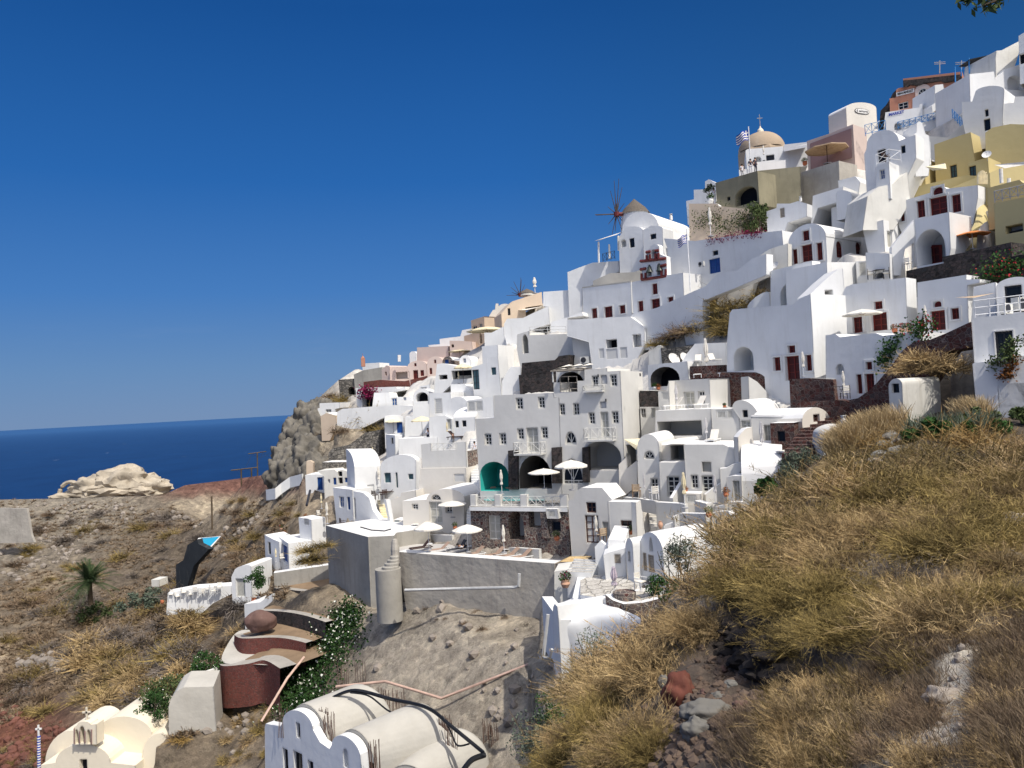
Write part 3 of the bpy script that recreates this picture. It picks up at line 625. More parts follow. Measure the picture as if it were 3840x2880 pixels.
# pool terrace in front of the hotel
pt = h('poolT','stone basement wall of the pool terrace with arched passage and pale door','M','stone_mixed',-28,[(90,765),(72,372),(1193,384),(1212,725)],9.0,
  wins=[('gdoor',278,470,420,750),('bignich',508,415,690,755,2.0),('nicher',745,392,880,610,1.0),('dwin',1010,540,1115,655)], roof='cobble', anchor=(600,762), name='stone_building', cat='building')
TZ = pt.pt(600,376).z
HSN = pt.n
def deck(r, x, y, z=None): return onz(r, x, y, z if z is not None else TZ + .05)
slab('grey stone deck in front of the cave arch and the pool',[deck('M',60,372), deck('M',1193,384), deck('M',1330,150), deck('I',1190,1490), deck('I',690,1470), deck('I',245,1485)], .3,'cobble','pool_deck')
pl = root('swimming_pool', deck('I',500,1540),'turquoise pool running out of the teal alcove to the terrace edge','pool')
m = MB(); m.add([deck('I', x, y, TZ + .09) for x, y in ((300,1590),(1000,1590),(900,1490),(670,1480),(575,1478),(250,1480))],[(0,1,2,3,4,5)])
nm, nt, b = newmat('poolwater'); n_ = N(nt, 'ShaderNodeTexNoise', Scale=2.5, Detail=3.0); L(nt, pos(nt), n_.inputs['Vector']); b.inputs['Base Color'].default_value = (.12, .48, .46,1); b.inputs['Roughness'].default_value = .08
bp = N(nt, 'ShaderNodeBump', Strength=.15); L(nt, n_.outputs['Fac'], bp.inputs['Height']); L(nt, bp.outputs[0], b.inputs['Normal']); link('water', m, 'poolwater', pl)
# terrace parapet: white posts with crossed timber rails
PW = [pt.pt(x, y, 0) for x, y in ((75,372),(140,372),(355,374),(425,374),(650,376),(730,377),(1110,382),(1193,384))]
for i, l in ((0,'left corner post of the pool terrace parapet'),(2,'second white post of the pool terrace parapet'),(4,'third white post of the pool terrace parapet'),(6,'right corner post of the pool terrace parapet')):
    o = root('parapet_post', PW[i], l, 'post'); m = MB(); a, b = PW[i] + HSN * .02, PW[i + 1] + HSN * .02; u = Vector((0,0,1.0)); w = -HSN * .4
    m.add([a, b, b + w, a + w, a + u, b + u, b + w + u, a + w + u],[(0,1,5,4),(1,2,6,5),(2,3,7,6),(3,0,4,7),(4,5,6,7)]); link('block', m, 'cream', o)
for i, n_, l in ((1,2,'left crossed timber rail on the pool terrace edge'),(3,2,'middle crossed timber rail on the pool terrace edge'),(5,4,'long crossed timber rail at the right of the pool terrace edge')):
    railing(l, PW[i] - HSN * .15, PW[i + 1] - HSN * .15, .84,'framegrey', n_)
House('white ledge band above the stone basement wall','M','cream',-28,[(72,382),(70,360),(1195,372),(1195,392)], .25, anchor=(600,762), dd=-.12, name='ledge', cat='ledge', foot=False)
House('stone column left of the lattice box under the pool terrace','M','stone_mixed',-28,[(905,725),(872,392),(935,392),(985,735)], .6, anchor=(600,762), dd=-.3, name='stone_pier', cat='pier', partname='masonry', foot=False)
House('white lattice air vent box hung under the pool terrace','M','cream',-28,[(955,505),(938,395),(1075,395),(1090,508)], .7, wins=[('lattice',955,405,1060,495)], anchor=(600,762), dd=-.6, name='vent_box', cat='vent', foot=False)
# ================= right of the hotel, cream terraces
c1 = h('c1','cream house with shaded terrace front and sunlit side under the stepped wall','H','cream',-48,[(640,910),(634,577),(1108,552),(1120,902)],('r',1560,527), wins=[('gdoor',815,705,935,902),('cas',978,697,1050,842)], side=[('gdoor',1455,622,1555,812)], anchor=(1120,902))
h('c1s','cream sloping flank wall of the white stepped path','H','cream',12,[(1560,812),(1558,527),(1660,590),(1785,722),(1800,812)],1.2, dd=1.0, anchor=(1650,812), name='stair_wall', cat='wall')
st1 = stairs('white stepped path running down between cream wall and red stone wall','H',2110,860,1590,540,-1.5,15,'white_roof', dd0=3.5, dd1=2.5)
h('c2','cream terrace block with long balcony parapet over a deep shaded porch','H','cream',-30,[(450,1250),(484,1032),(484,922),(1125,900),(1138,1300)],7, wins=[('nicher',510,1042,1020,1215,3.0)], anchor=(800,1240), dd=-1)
h('c3','dark red stone house with small grey window beside the cream porch','H','stone_red',-48,[(1145,1240),(1135,1032),(1268,1022),(1275,1330)],('r',1462,1015), wins=[('cas',1160,1128,1222,1226)], dd=.5, anchor=(1275,1310))
h('c3b','cream parapet with two lattice shutters and a clay pot on top','H','cream',-25,[(1130,1022),(1128,905),(1445,893),(1458,1012)],3, wins=[('lattice',1190,920,1305,1012),('lattice',1312,915,1380,1008)], dd=-1.5, anchor=(1300,1250))
h('c4','small vaulted house with a dark window and long white barrel roof','H','cream',-35,[(1470,1200),(1458,1015),(1370,890),('a',1665,985,130),(1590,1180)],('r',1920,872), wins=[('dwin',1490,915,1548,998),('gdoor',1478,1035,1580,1178)], dd=-.5, anchor=(1530,1300))
h('c5','long barrel-vaulted cream house with a small window in its rounded end','T','warm',38,[(1170,565),(1128,312),('a',1462,330,175),(1270,520)],('l',545,262), wins=[('brown',1260,228,1332,312)], roof='white_roof', dd=-.5, anchor=(1220,600))
h('c5b','dark red stone room with a grey window on the sunny terrace','T','stone_red',-35,[(778,705),(762,328),(1038,322),(1045,705)],('r',1160,318), wins=[('dwin',845,420,935,540)], side=[('cas2',1080,430,1118,542)], roof='white_roof', dd=-1.6, anchor=(1045,740))
h('c5c','cream terrace wall with a tall pale door behind the folded parasol','T','cream',-25,[(560,720),(541,256),(1105,262),(1120,700)],2, wins=[('gdoor',700,350,775,700)], dd=-.2, anchor=(900,740), lip=.12)
h('c6','curved cream screen wall with a lattice shutter','T','warm',18,[(392,640),(392,490),(430,440),(485,388),(558,373),(572,570),(636,578),(636,690)], .5, wins=[('lattice',505,592,630,686)], dd=-2.4, anchor=(600,740), name='screen_wall', cat='wall')
h('c7','low white terrace wall in front of the red stone room','T','cream',-15,[(440,800),(468,700),(600,705),(1090,712),(1110,660),(1215,545),(1165,700),(1085,800)],4, dd=-2.0, anchor=(800,800), roof='terrapale', name='terrace_wall', cat='wall')
j1 = h('j1','white vaulted house with an arched window above a small square one','J','cream',-25,[(218,935),(214,356),('a',466,358,148),(482,935)],('r',645,215), wins=[('casarch',290,402,410,495),('cas2',370,720,455,845)], dd=-1, anchor=(350,935))
h('j2','white house front with a glazed double door below a shaded terrace','J','cream',-25,[(478,940),(468,533),(770,536),(780,945)],3, wins=[('fdoor',560,695,705,930)], dd=-1, anchor=(620,940))
h('j2b','shaded terrace room with a dark doorway under canvas awnings','J','warm',-25,[(470,560),(465,338),(765,326),(770,560)],4, wins=[('nicher',600,338,752,540,2.5)], dd=.6, anchor=(620,940))
h('j3','white house with a curved parapet, deep square window and twin pale doors','J','cream',-25,[(785,900),(750,328),(1205,328),(1300,372),(1500,398),(1452,520),(1260,590),(1165,606),(1180,960)],4,
  wins=[('nicher',960,530,1065,646, .6),('cas',835,680,915,836),('fdoor',960,688,1090,880)], dd=-1, anchor=(1000,930))
h('j4','white vaulted house beside the dry slope with a brown framed window','J','cream',-20,[(1425,985),(1418,748),(1900,752),(1905,930)],3.4, wins=[('brown',1592,790,1745,930)], vroof=2.3, dd=-1.2, anchor=(1600,985))
h('j4b','narrow white entrance porch with a blank cream name board','J','cream',-35,[(1250,975),(1240,706),(1310,690),(1412,690),(1420,980)],2.5, wins=[('gdoor',1322,748,1395,975)], dd=-2.0, anchor=(1330,985))
h('j5','curved white gable wall stepping up to the vault beside the slope','J','cream',-20,[(1185,900),(1165,606),(1240,600),(1310,560),(1400,535),(1455,522),(1380,690),(1375,900)], .6, dd=-.6, anchor=(1300,985), name='gable_wall', cat='wall')
for l, r, pts, th, hh, dd in [('long low white wall above the terrace with the slatted chair','J',[(60,935),(240,950),(425,985)], .3, .9,-2.4),('thick white rounded wall at the head of the broad steps','J',[(425,992),(700,1008),(760,1020)], .45,2.6,-3.2),
      ('white balustrade sloping down beside the folded parasol','J',[(622,945),(690,830),(742,745)], .25,1.6,-2.2),('white balustrade sloping down in front of the twin doors','J',[(1000,905),(1090,830),(1192,765)], .25,1.8,-2.3),
      ('small white angled wall with a brass plate','J',[(872,975),(1008,1010)], .5,1.8,-3.6),('rounded white wall end with a round lamp','J',[(1112,1045),(1230,1020)], .4,1.0,-3.8),
      ('low curved white wall with a clay pot in its gap','J',[(640,1165),(700,1120),(1000,1125)], .4, .9,-4.4),('rough white rounded wall touching the dry slope','J',[(1070,1120),(1150,1100),(1255,1095),(1290,1140)], .4,1.3,-4.6)]:
    wallstrip(l, r, pts, th, hh, 'cream', dd=dd, cap='white_roof')
h('j6','white lattice parapet panel at the edge of the dry slope','J','cream',-20,[(1280,1130),(1270,985),(1440,988),(1440,1100)], .3, wins=[('lattice',1285,1010,1410,1118)], dd=-3.4, anchor=(1350,1130), name='screen_wall', cat='wall')
h('j7','white cupboard with a lattice shutter below the glazed door','J','warm',-20,[(752,1010),(750,890),(950,895),(955,1010)],1.2, wins=[('lattice',780,915,892,1008)], dd=-2.6, anchor=(850,1030), name='screen_wall', cat='wall')
stairs('broad cream steps climbing between the white rounded walls','J',370,1310,335,1050,1.9,7,'warm', dd0=-.5, dd1=0, side='cream')
# houses below the cream terraces
m1 = h('m1','white house with a brown framed window over tall pale double doors','M','cream',-28,[(1235,790),(1197,305),(1262,275),(1290,190),(1355,150),(1590,150),(1705,290),(1662,308),(1690,745),(1400,800)],('r',1830,250), wins=[('brown',1410,320,1520,440),('fdoorb',1400,470,1552,788),('gwin',1600,545,1668,730)], dd=-1, anchor=(1450,800))
h('m2','white house wing with a brown framed cottage window and green planter','M','cream',-28,[(1690,710),(1660,310),(1978,318),(2050,690)],('r',2030,320), wins=[('brown',1808,528,1950,690)], dd=-2.5, anchor=(1850,700))
h('m3','tapering white balustrade wall beside the broad cream steps','M','cream',40,[(1990,690),(1978,318),(2020,315),(2060,440),(2065,690)], .4, dd=-3.2, anchor=(2030,700), name='stair_wall', cat='wall')
# the group of little white vaults at the lower edge
n1 = h('n1','small white vaulted cave house with a slim arched window and brown doors','N','white',-58,[(1170,890),(1160,600),('a',1435,690,225),(1450,880)],('r',1990,520), wins=[('casarch',1275,475,1312,640),('woodsh',1265,680,1330,880),('woodsh',1205,655,1245,860)], d=43.5, anchor=(1300,900))
h('n2','narrow white vaulted porch with a slit window','N','white',-58,[(1045,1000),(998,600),('a',1085,610,120),(1105,1010)],('r',1165,560), wins=[('dwin',1030,640,1055,755)], d=44, anchor=(1080,1010))
h('n3','round-cornered white house with a brown shuttered window','N','white',-10,[(785,920),(745,680),(800,655),(1000,600),(1010,930)],5, wins=[('woodsh',875,672,945,776)], d=45, anchor=(900,920))
h('n3b','upper white block behind the shuttered window house','N','white',-12,[(760,700),(800,500),(990,512),(1010,700)],5, d=46.5, anchor=(900,700))
h('n4','broad whitewashed vault behind the arched cave house','N','white',-20,[(1450,560),(1440,350),(1600,285),(1740,290),(2120,330),(2160,340),(1990,560)],6, wins=[('holea',1900,370,2010,500)], d=50, anchor=(1700,560))
h('n4b','low white parapet house below the clay pot','N','white',-20,[(1450,400),(1445,300),(1600,210),(1920,215),(1935,245),(1985,245),(2000,200),(2180,175),(2200,330),(1990,420)],5, d=52, anchor=(1700,560))
h('n5','pointed white gate wall above the marble steps','N','white',-20,[(655,720),(645,585),(712,515),(788,580),(745,730)], .35, d=47, anchor=(700,720), name='gate_wall', cat='wall')
n6 = h('n6','white vaulted house at the cliff edge with a shaded narrow front','U','white',-66,[(375,665),(362,288),('a',362.5,287,0),(312,150)] if 0 else [(325,640),(303,250),(310,175),(322,148),(345,170),(358,285),(378,668)],7, d=40, anchor=(378,668))
h('n6b','sunlit white front of the cliff edge house','U','white',8,[(378,668),(360,287),(465,287),(440,640)],5, d=40, anchor=(378,668))
h('n6c','shaded flank of the cliff edge house with a dark window','U','white',62,[(442,645),(464,288),(540,390),(530,620)], .3, wins=[('dwin',478,375,500,530)], d=40.3, anchor=(442,645))
# big smooth whitewashed roof spilling toward the slope
def blob_roof(label, r, rows, mat, name='whitewashed_roof'):
    P = [[at(r, x, y, Y) for x, y, Y in row] for row in rows]; o = root(name, P[0][0], label, 'roof'); m = MB()
    nx = len(P[0]); m.v = [tuple(p) for row in P for p in row]; m.f = [(j * nx + i, j * nx + i + 1,(j + 1) * nx + i + 1,(j + 1) * nx + i) for j in range(len(P) - 1) for i in range(nx - 1)]; m.m = [0] * len(m.f)
    ob = link('surface', m, mat, o, smooth=180); s = ob.modifiers.new('s','SUBSURF'); s.levels = 2; s.render_levels = 2; return o
blob_roof('wide smooth whitewashed roof spilling down beside the dry grass','U',[[(322,150,43),(450,120,44),(560,40,45.5),(760,40,45),(780,120,42)],[(340,170,41.2),(480,150,41.6),(600,110,42),(760,130,41.5),(860,190,40)],[(362,288,40.2),(470,290,39.8),(600,220,39.8),(800,230,39),(1080,260,37.5)],[(450,420,40.0),(540,400,39.9),(660,400,39.8),(850,380,39),(1060,300,37)],[(470,640,40.2),(560,640,39.6),(700,620,39.2),(850,560,38.4),(1060,400,37)]],'white')
# patio and stone planter wall
slab('crazy-paved marble patio between the white vaults and the stone planter',[at('N', x, y, Y) for x, y, Y in ((480,960,46),(620,910,46.5),(960,920,45),(1250,1090,42),(1400,1180,40),(1100,1230,40),(780,1180,41),(480,1140,43))], .8,'paving','patio')
wallstrip('curved low wall of rounded red and black stones around the patio','N',[(768,1135),(850,1200),(980,1245),(1200,1230),(1400,1180)], .5,1.0,'stone_mixed', Ys=[41,40.3,39.8,39.6,39.5], cap='white_roof', name='stone_wall')
o_ = root('stone_planter', at('N',990,1180,40.8),'small round stone planter beside the lilac parasol','planter'); m = MB(); m.lathe([(.6,0),(.62, .35),(.5, .38),(.001, .38)], at('N',990,1180,40.8),14); link('ring', m, 'stone_mixed', o_)
stairs('worn marble steps down to the patio','N',610,900,700,730,-1.6,6,'paving', Y0=46, Y1=47.5, side='white')
h('n7','narrow white garden box with a potted plant on a plinth','N','oldwhite',-10,[(165,1180),(180,870),(300,850),(460,840),(400,1170)],2.2, d=47, anchor=(280,1180), name='garden_wall', cat='wall')
wallstrip('straight white wall running down between garden box and patio','N',[(470,850),(430,1000),(390,1170)], .5,1.6,'white', Ys=[47.5,45.5,43.6])
h('n8','stone planter box holding dry golden grass','M','stone_mixed',-25,[(1060,1080),(1052,1030),(1110,1005),(1370,1000),(1340,1080)],1.8, d=52.5, anchor=(1200,1080), name='stone_planter', cat='planter', roof='straw', partname='masonry')
# ================= lounger terrace and its big walls
plaster('sunfloor',(.50, .48, .45), .1, .3)
LZ = at('M',700,985,59.5).z
slab('lower sun terrace with tan loungers and two open parasols',[onz('V', x, y, LZ) for x, y in ((864,1207),(1192,1230),(1235,1196),(1110,1175),(862,1175))], .1,'sunfloor','sun_terrace')
h('lw1','long rough retaining wall with a purple stain below the sun terrace','V','rough_wall',(('h',862,1193,1197,1217)),[(880,1305),(859,1192),(1198,1217),(1192,1305)],1.0, d=57.5, anchor=(1030,1290), roof='offwhite', name='retaining_wall', cat='wall')
h('lw2','tall smooth concrete retaining wall curving under the brown deck chairs','V','concrete',-56,[(712,1262),(704,1135),(795,1160),(800,1285)],6, d=66.5, anchor=(800,1285), roof='offwhite', name='retaining_wall', cat='wall')
h('lw3','short concrete wall segment beside the round concrete tower','V','concrete',0,[(800,1285),(795,1160),(851,1157),(860,1300)],5, d=66.5, anchor=(800,1285), roof='offwhite', name='retaining_wall', cat='wall')
wallstrip('white coping wall behind the tan loungers','M',[(200,810),(500,835),(860,860)], .3,1.1,'cream', dd=.5, cap='white_roof')
wallstrip('white wall below the open parasols beside the paved lane','L',[(965,1130),(1300,1180),(1640,1190)], .3,1.2,'cream', dd=.5, cap='white_roof')
o_ = root('round_tower', at('V',842,1312,60),'round concrete drum with stacked disc caps under the terrace corner','tower'); b_ = at('V',842,1312,60); R_ = 1.0
m = MB(); m.lathe([(R_, -1),(R_, 3.0),(.001,3.0)], b_, 20); link('drum', m, 'concrete', o_, smooth=40)
for k, (rr, z) in enumerate(((.66,3.0),(.56,3.22),(.46,3.44),(.36,3.66))): m = MB(); m.lathe([(rr, z),(rr, z + .17),(rr * .85, z + .22),(.001, z + .22)], b_ + Vector((.2 + .1 * k, .12 * k, 0)),16); link('disc', m, 'concrete', o_, smooth=40)
m = MB(); m.lathe([(.3,3.2),(.34,4.3),(.25,4.9),(.2,5.1),(.01,5.15)], b_ + Vector((.5, .8,0)),9); link('rubble_neck', m, 'rough_wall', o_)
# ================= left of the hotel
h('k1','cream house with a fan-light arch over a pale double door','L','warm',-20,[(1075,1060),(1072,795),(1350,780),('a',1790,770,120),(1760,1000)],5, wins=[('cas2',1183,830,1250,895),('gdoor',1385,805,1528,1058),('cas2',1572,850,1645,930),('casarch',1405,720,1512,785)], dd=-.5, anchor=(1450,1060))
h('k2','low cream terraced wall studded with dark pebbles','L','warm',-22,[(1225,665),(1285,420),(1805,412),(1800,680)],3, wins=[('panel',1670,485,1785,572)], dd=.5, anchor=(1500,680), roof='warm', name='terrace_wall', cat='wall')
h('k3','square terrace block faced with rounded brown stones','L','stone_mixed',-22,[(1295,420),(1290,240),(1805,222),(1808,410)],4, dd=.8, anchor=(1500,680), roof='cream', name='stone_building', cat='building')
h('k3b','cream parapet above the brown stone block','L','cream',-22,[(1292,238),(1283,145),(1400,128),(1402,215),(1690,205),(1690,120),(1800,110),(1806,225)], .3, dd=.75, anchor=(1500,680), name='parapet_wall', cat='wall')
railing('white crossed rail between the cream parapet blocks', HS['k3b'].pt(1403,215), HS['k3b'].pt(1690,205), .7,'framegrey',4)
h('k4','white house end with a curved gable, teal window and slit window','L','white',-18,[(810,700),(822,392),('a',1230,345,105),(1215,640)],('l',519,398), wins=[('twin',865,472,938,584),('twin',1140,484,1197,546),('twin',994,468,1018,642)], dd=2, anchor=(1000,760))
h('k4b','plain sunlit white house front below a long rounded roof','L','white',22,[(530,700),(518,400),(820,390),(806,745)],5, vroof=1.8, dd=2, anchor=(700,760), wins=[('panel',670,610,745,695)])
h('k5','pale blue house with two small blue windows','L','white',-42,[(312,950),(272,640),(495,665),(505,900)],5, wins=[('bwin',345,745,398,870),('bdoor',437,750,470,895)], dd=1, anchor=(400,950))
h('k6','curved white staircase wall sweeping down past the yellow steps','L','white',-38,[(520,1020),(505,680),(620,700),(690,760),(730,900),(830,1040),(838,1200),(600,1150)], .6, wins=[('hole',515,760,535,1000, .4)], dd=0, anchor=(700,1160), name='stair_wall', cat='wall')
stairs('pale yellow painted steps down to the brown deck chairs','L',885,1190,780,785,1.35,15,'canvas_cream', dd0=.6, dd1=1.5, side='canvas_cream', wd=Vector((1, .1,0)))
h('k7','narrow white balustrade right of the yellow steps','L','white',48,[(935,1190),(925,1000),(880,780),(935,775),(980,1060),(985,1130)], .3, dd=.6, anchor=(950,1160), name='stair_wall', cat='wall')
h('k8','white stepped buttress walls above the clay pot','L','warm',-25,[(945,980),(940,780),(1050,745),(1060,700),(1225,670),(1240,900),(1080,1060)],4, dd=.6, anchor=(1000,1000), name='terrace_wall', cat='wall')
h('k9','low cream bench wall with a mint cupboard door','L','warm',-20,[(975,1130),(968,1010),(1045,1012),(1160,1060),(1160,1110)],1.5, wins=[('twin',985,1020,1040,1125, .08)], dd=.2, anchor=(1050,1130), name='terrace_wall', cat='wall')
h('k10','white round-fronted terrace with an open cream parasol and seated guests','K','white',-5,[(1030,1590),(1022,1430),(1280,1420),(1480,1410),(1490,1560)],6, dd=3, anchor=(1250,1600))
h('k11','blue-shaded white tower house with a slit window','K','white',-52,[(885,1640),(880,1380),(985,1390),(990,1640)],('r',1065,1370), wins=[('dwin',940,1420,968,1488)], dd=3, anchor=(950,1640))
h('k12','white house with a rounded blue end door by the cliff','K','white',10,[(870,1400),(865,1180),('a',1085,1175,18),(1090,1390)],4, wins=[('bdoor',1010,1240,1075,1362)], dd=5, anchor=(980,1400))
h('k13','plain white house face behind the open cream parasol','K','white',5,[(1085,1360),(1105,1175),(1190,1170),(1190,1040),(1385,1025),(1380,1340)],6, dd=6, anchor=(1250,1360))
h('k14','white house with a tall slatted shutter','K','white',-22,[(1385,1330),(1380,905),(1625,895),(1640,1320)],6, wins=[('shutter',1445,968,1530,1138)], dd=5, anchor=(1500,1340))
h('k15','rounded white dome-backed room beside the slatted shutter','K','white',-22,[(1545,1320),(1545,1080),('a',1812,1020,100),(1820,1200),(1700,1320)],5, dd=3, anchor=(1600,1330))
h('k16','white roof unit with two louvred vents','K','white',-22,[(1815,1120),(1810,990),(2120,940),(2125,1110)],3, wins=[('shutter',1825,1000,1908,1112),('shutter',1915,995,1995,1108)], dd=2, anchor=(1900,1340))
h('k17','small white house with a grey window beside the long stairs','K','white',-20,[(1665,1330),(1660,1190),(1910,1180),(1905,1330)],5, wins=[('dwin',1760,1220,1808,1290),('dwin',1798,1285,1858,1355) if 0 else ('dwin',1590 + 90,1225,1720,1300)], dd=1.5, anchor=(1800,1400), vroof=1.2)
h('k18','white curved-front room under the tall slatted shutter','K','white',-10,[(1380,1420),(1378,1180),(1560,1160),(1640,1200),(1640,1420)],5, wins=[('gwin',1585,1205,1632,1320)], dd=3, anchor=(1500,1440))
stairs('long narrow white staircase climbing beside the hotel wing','I',150,1560,130,850,1.5,26,'white_roof', dd0=.5, dd1=2.5, side='white', wd=Vector((1,-.4,0)))
stairs('lower flight of white steps left of the stone basement','M',30,560,30,260,1.2,9,'white_roof', dd0=0, dd1=.5, side='white', wd=Vector((1,-.4,0)))
h('k19','teal-doored white house tower left of the hotel','I','white',-28,[(180,345),(150,50),(330,0),(330,-50),(360,-60),(450,-75),(495,330)],('r',560,-60), wins=[('tdoor',160,82,235,308),('twin',375,55,430,140)], dd=3.5, anchor=(300,345))
h('k20','white house body rising behind the teal door','G','white',-30,[(335,1130),(328,918),(510,900),(520,1080),(545,1450)],('r',735,895), dd=4.5, anchor=(520,1200))
h('k21','white rounded stair wall between teal-doored house and dark stone','G','white',-10,[(555,1430),(560,1320),(620,1210),(660,1155),(780,1150),(755,1390)],1, dd=1.5, anchor=(650,1440), name='stair_wall', cat='wall')
h('k22','white sloping parapet below the garden terrace on the left','K','white',-22,[(1640,970),(1625,800),(1790,798),(1905,910),(1880,970)],5, dd=4, anchor=(1750,990))
h('k23','dark lava stone retaining wall above the hotel roof','G','stone_dark',-28,[(760,1250),(790,1110),(1170,1075),(1215,1030),(1325,1015),(1310,1160),(1170,1240)],2, dd=3, anchor=(1000,1400), name='retaining_wall', cat='wall', partname='masonry')
h('k24','lower dark lava stone wall right above the hotel roof','G','stone_dark',-28,[(765,1385),(752,1248),(1100,1238),(1165,1240),(1160,1370)],2, dd=2, anchor=(1000,1400), name='retaining_wall', cat='wall', partname='masonry')
h('g1','pale grey rounded house with a tall dark-blue arched doorway','G','cream',-25,[(800,1110),(730,945),(735,780),(870,740),(870,790),(1290,775),(1370,790),(1375,950),(1420,1140),(1310,1180)],5, wins=[('niche',795,780,862,1000)], dd=5, anchor=(1000,1300))
h('g2','off-white stepped house wall with an air conditioner at its foot','G','cream',-25,[(1400,1160),(1360,770),(1310,665),(1385,660),(1400,800),(1425,825),(1430,795),(1555,795),(1600,880),(1672,905),(1680,1130)],5, dd=6, anchor=(1500,1250))
railing('white railing with loungers on the pale grey rounded house', HS['g1'].pt(880,775), HS['g1'].pt(1300,770), .85,'framegrey',2, False, rails=3)
g3 = h('g3','broad white house with two black doorways near the dry bush','G','white',-30,[(1600,1070),(1560,870),(1310,800),(1310,612),(2035,575),(2130,640),(2200,700),(2205,900),(2030,1055)],6, wins=[('hole',1758,838,1885,935),('panel',1765,945,1890,1062),('hole',2068,780,2162,925),('panel',1680,945,1735,1055),('panel',1922,930,2000,1052)], dd=4, anchor=(1850,1070))
h('g4','white house with five red-brown windows below the bell tower, left part','F','white',-46,[(450,1700),(441,1355),(1000,1285),(1010,1700)],7, wins=[('red',552,1585,614,1700),('red',698,1565,790,1690),('red',872,1550,938,1645)], dd=5, anchor=(700,1780), roof='greyroof', lip=.15)
ch = h('g5','white church front with red-brown door and windows below the bell tower','F','white',-50,[(1030,1700),(1010,1285),(1120,1262),(1415,1205),(1600,1175),(1615,1490),(1400,1560)],('r',1850,1190), wins=[('red',1085,1500,1147,1622),('reddoor',1235,1475,1338,1590),('red',1245,1300,1310,1425),('red',1428,1455,1492,1512)], dd=2, anchor=(1250,1740), name='church_building', cat='church')
h('g6','long white sloping wall of the stepped lane below the church','F','white',-55,[(980,1760),(1000,1660),(1300,1580),(1700,1400),(1860,1330),(1985,1200),(2060,1165),(2212,1160),(2400,1010),(2560,960),(2560,1200),(2212,1350),(1830,1500),(1830,1800)],1, dd=1, anchor=(1500,1800), name='lane_wall', cat='wall')
h('g7','large plain white wall with blue door and small dark window','F','white',-52,[(1440,1260),(1420,890),(1380,780),(1500,790),(1740,810),(2212,745),(2740,690),(2760,900),(2500,1090),(2180,1230)],7, wins=[('bdoor',1903,1012,2030,1180),('dwin',1942,920,2006,975)], dd=3.5, anchor=(1900,1500))
h('g8','tall white blocks stepping down from the mill, left of the church','F','white',-20,[(280,1480),(270,1170),(420,1110),(560,1060),(860,1040),(868,1160),(560,1320),(440,1360),(440,1560)],8, dd=8, anchor=(400,1700))
h('g9','white two-bay house with an arched window and a square window by the mill','F','white',-40,[(870,1160),(862,770),(905,700),('a',1140,690,55),(1150,1120)],6, wins=[('niche',888,792,945,880, .8),('dwin',985,778,1042,885)], dd=10, anchor=(1000,1560))
h('g10','white house with a square dark window behind the bell tower','F','white',-40,[(1150,1130),(1140,680),(1200,655),('a',1365,660,25),(1375,900),(1440,1150)],('r',1480,690), wins=[('dwin',1225,728,1292,788)], dd=9.5, anchor=(1250,1560))
h('g11','broad white barrel vault beside the thatched windmill','F','white',-38,[(905,720),(900,690),('a',1320,650,195),(1360,740)],('r',1720,720), dd=13, anchor=(1150,1560), wins=[], kinds=None)
h('g12','low oat-coloured roof wall under the white blocks','F','greyroof',-35,[(560,1330),(565,1270),(760,1180),(1030,1170),(1120,1140),(1120,1265),(1000,1290)],4, dd=6, anchor=(800,1560))
h('g13','white house with green crossed railing balcony left of the beige villa','G','white',-15,[(1110,670),(1095,460),(1035,455),(1035,290),(1330,270),(1320,60),(1600,0),(1600,215),(1480,240),(1490,570),(1320,590)],6, dd=13, anchor=(1200,900))
h('g14','beige villa with a small dark window and sloping roof','G','sand',12,[(560,650),(552,540),(640,440),(680,400),(1020,290),(1030,440),(830,470),(850,600)],6, wins=[('dwin',628,480,657,560)], dd=22, anchor=(700,950))
h('g15','brown-grey house corner with two white-framed windows','G','beige',-48,[(215,780),(202,620),(355,572),(360,760)],('r',555,575), wins=[('cas2',222,680,272,755),('cas2',298,655,333,720)], side=[('dwin',480,620,550,708)], dd=22, anchor=(300,950))
h('g16','cream domed chimney house on the skyline','G','warm',0,[(410,590),(412,570),(455,500),(480,495),(488,425),(520,425),(525,460),('a',640,445,25),(640,560)],4, dd=28, anchor=(500,950))
h('g17','grey rubble wall with an arched opening under the brown-grey house','G','beige',-45,[(130,890),(122,800),(220,770),(355,770),(350,900)],4, wins=[('holea',300,765,330,885)], dd=17, anchor=(250,950))
h('g18','white terrace blocks below the beige villa','G','white',-10,[(620,830),(585,760),(583,660),(618,600),(805,590),(905,540),(1095,455),(1110,660),(980,700),(870,740),(735,800)],6, dd=12, anchor=(800,1150))
h('g19','plain white wall beneath the open parasol terrace','G','white',-10,[(360,900),(355,760),(440,760),(580,690),(585,800),(730,800),(720,890)],5, dd=11, anchor=(500,1100))
h('g20','pale grey sloping roof wall left of the two black doorways','G','white',-25,[(1120,680),(1120,640),(1330,580),(1480,520),(1500,565),(1320,590),(1300,670)],4, dd=9, anchor=(1200,1150))
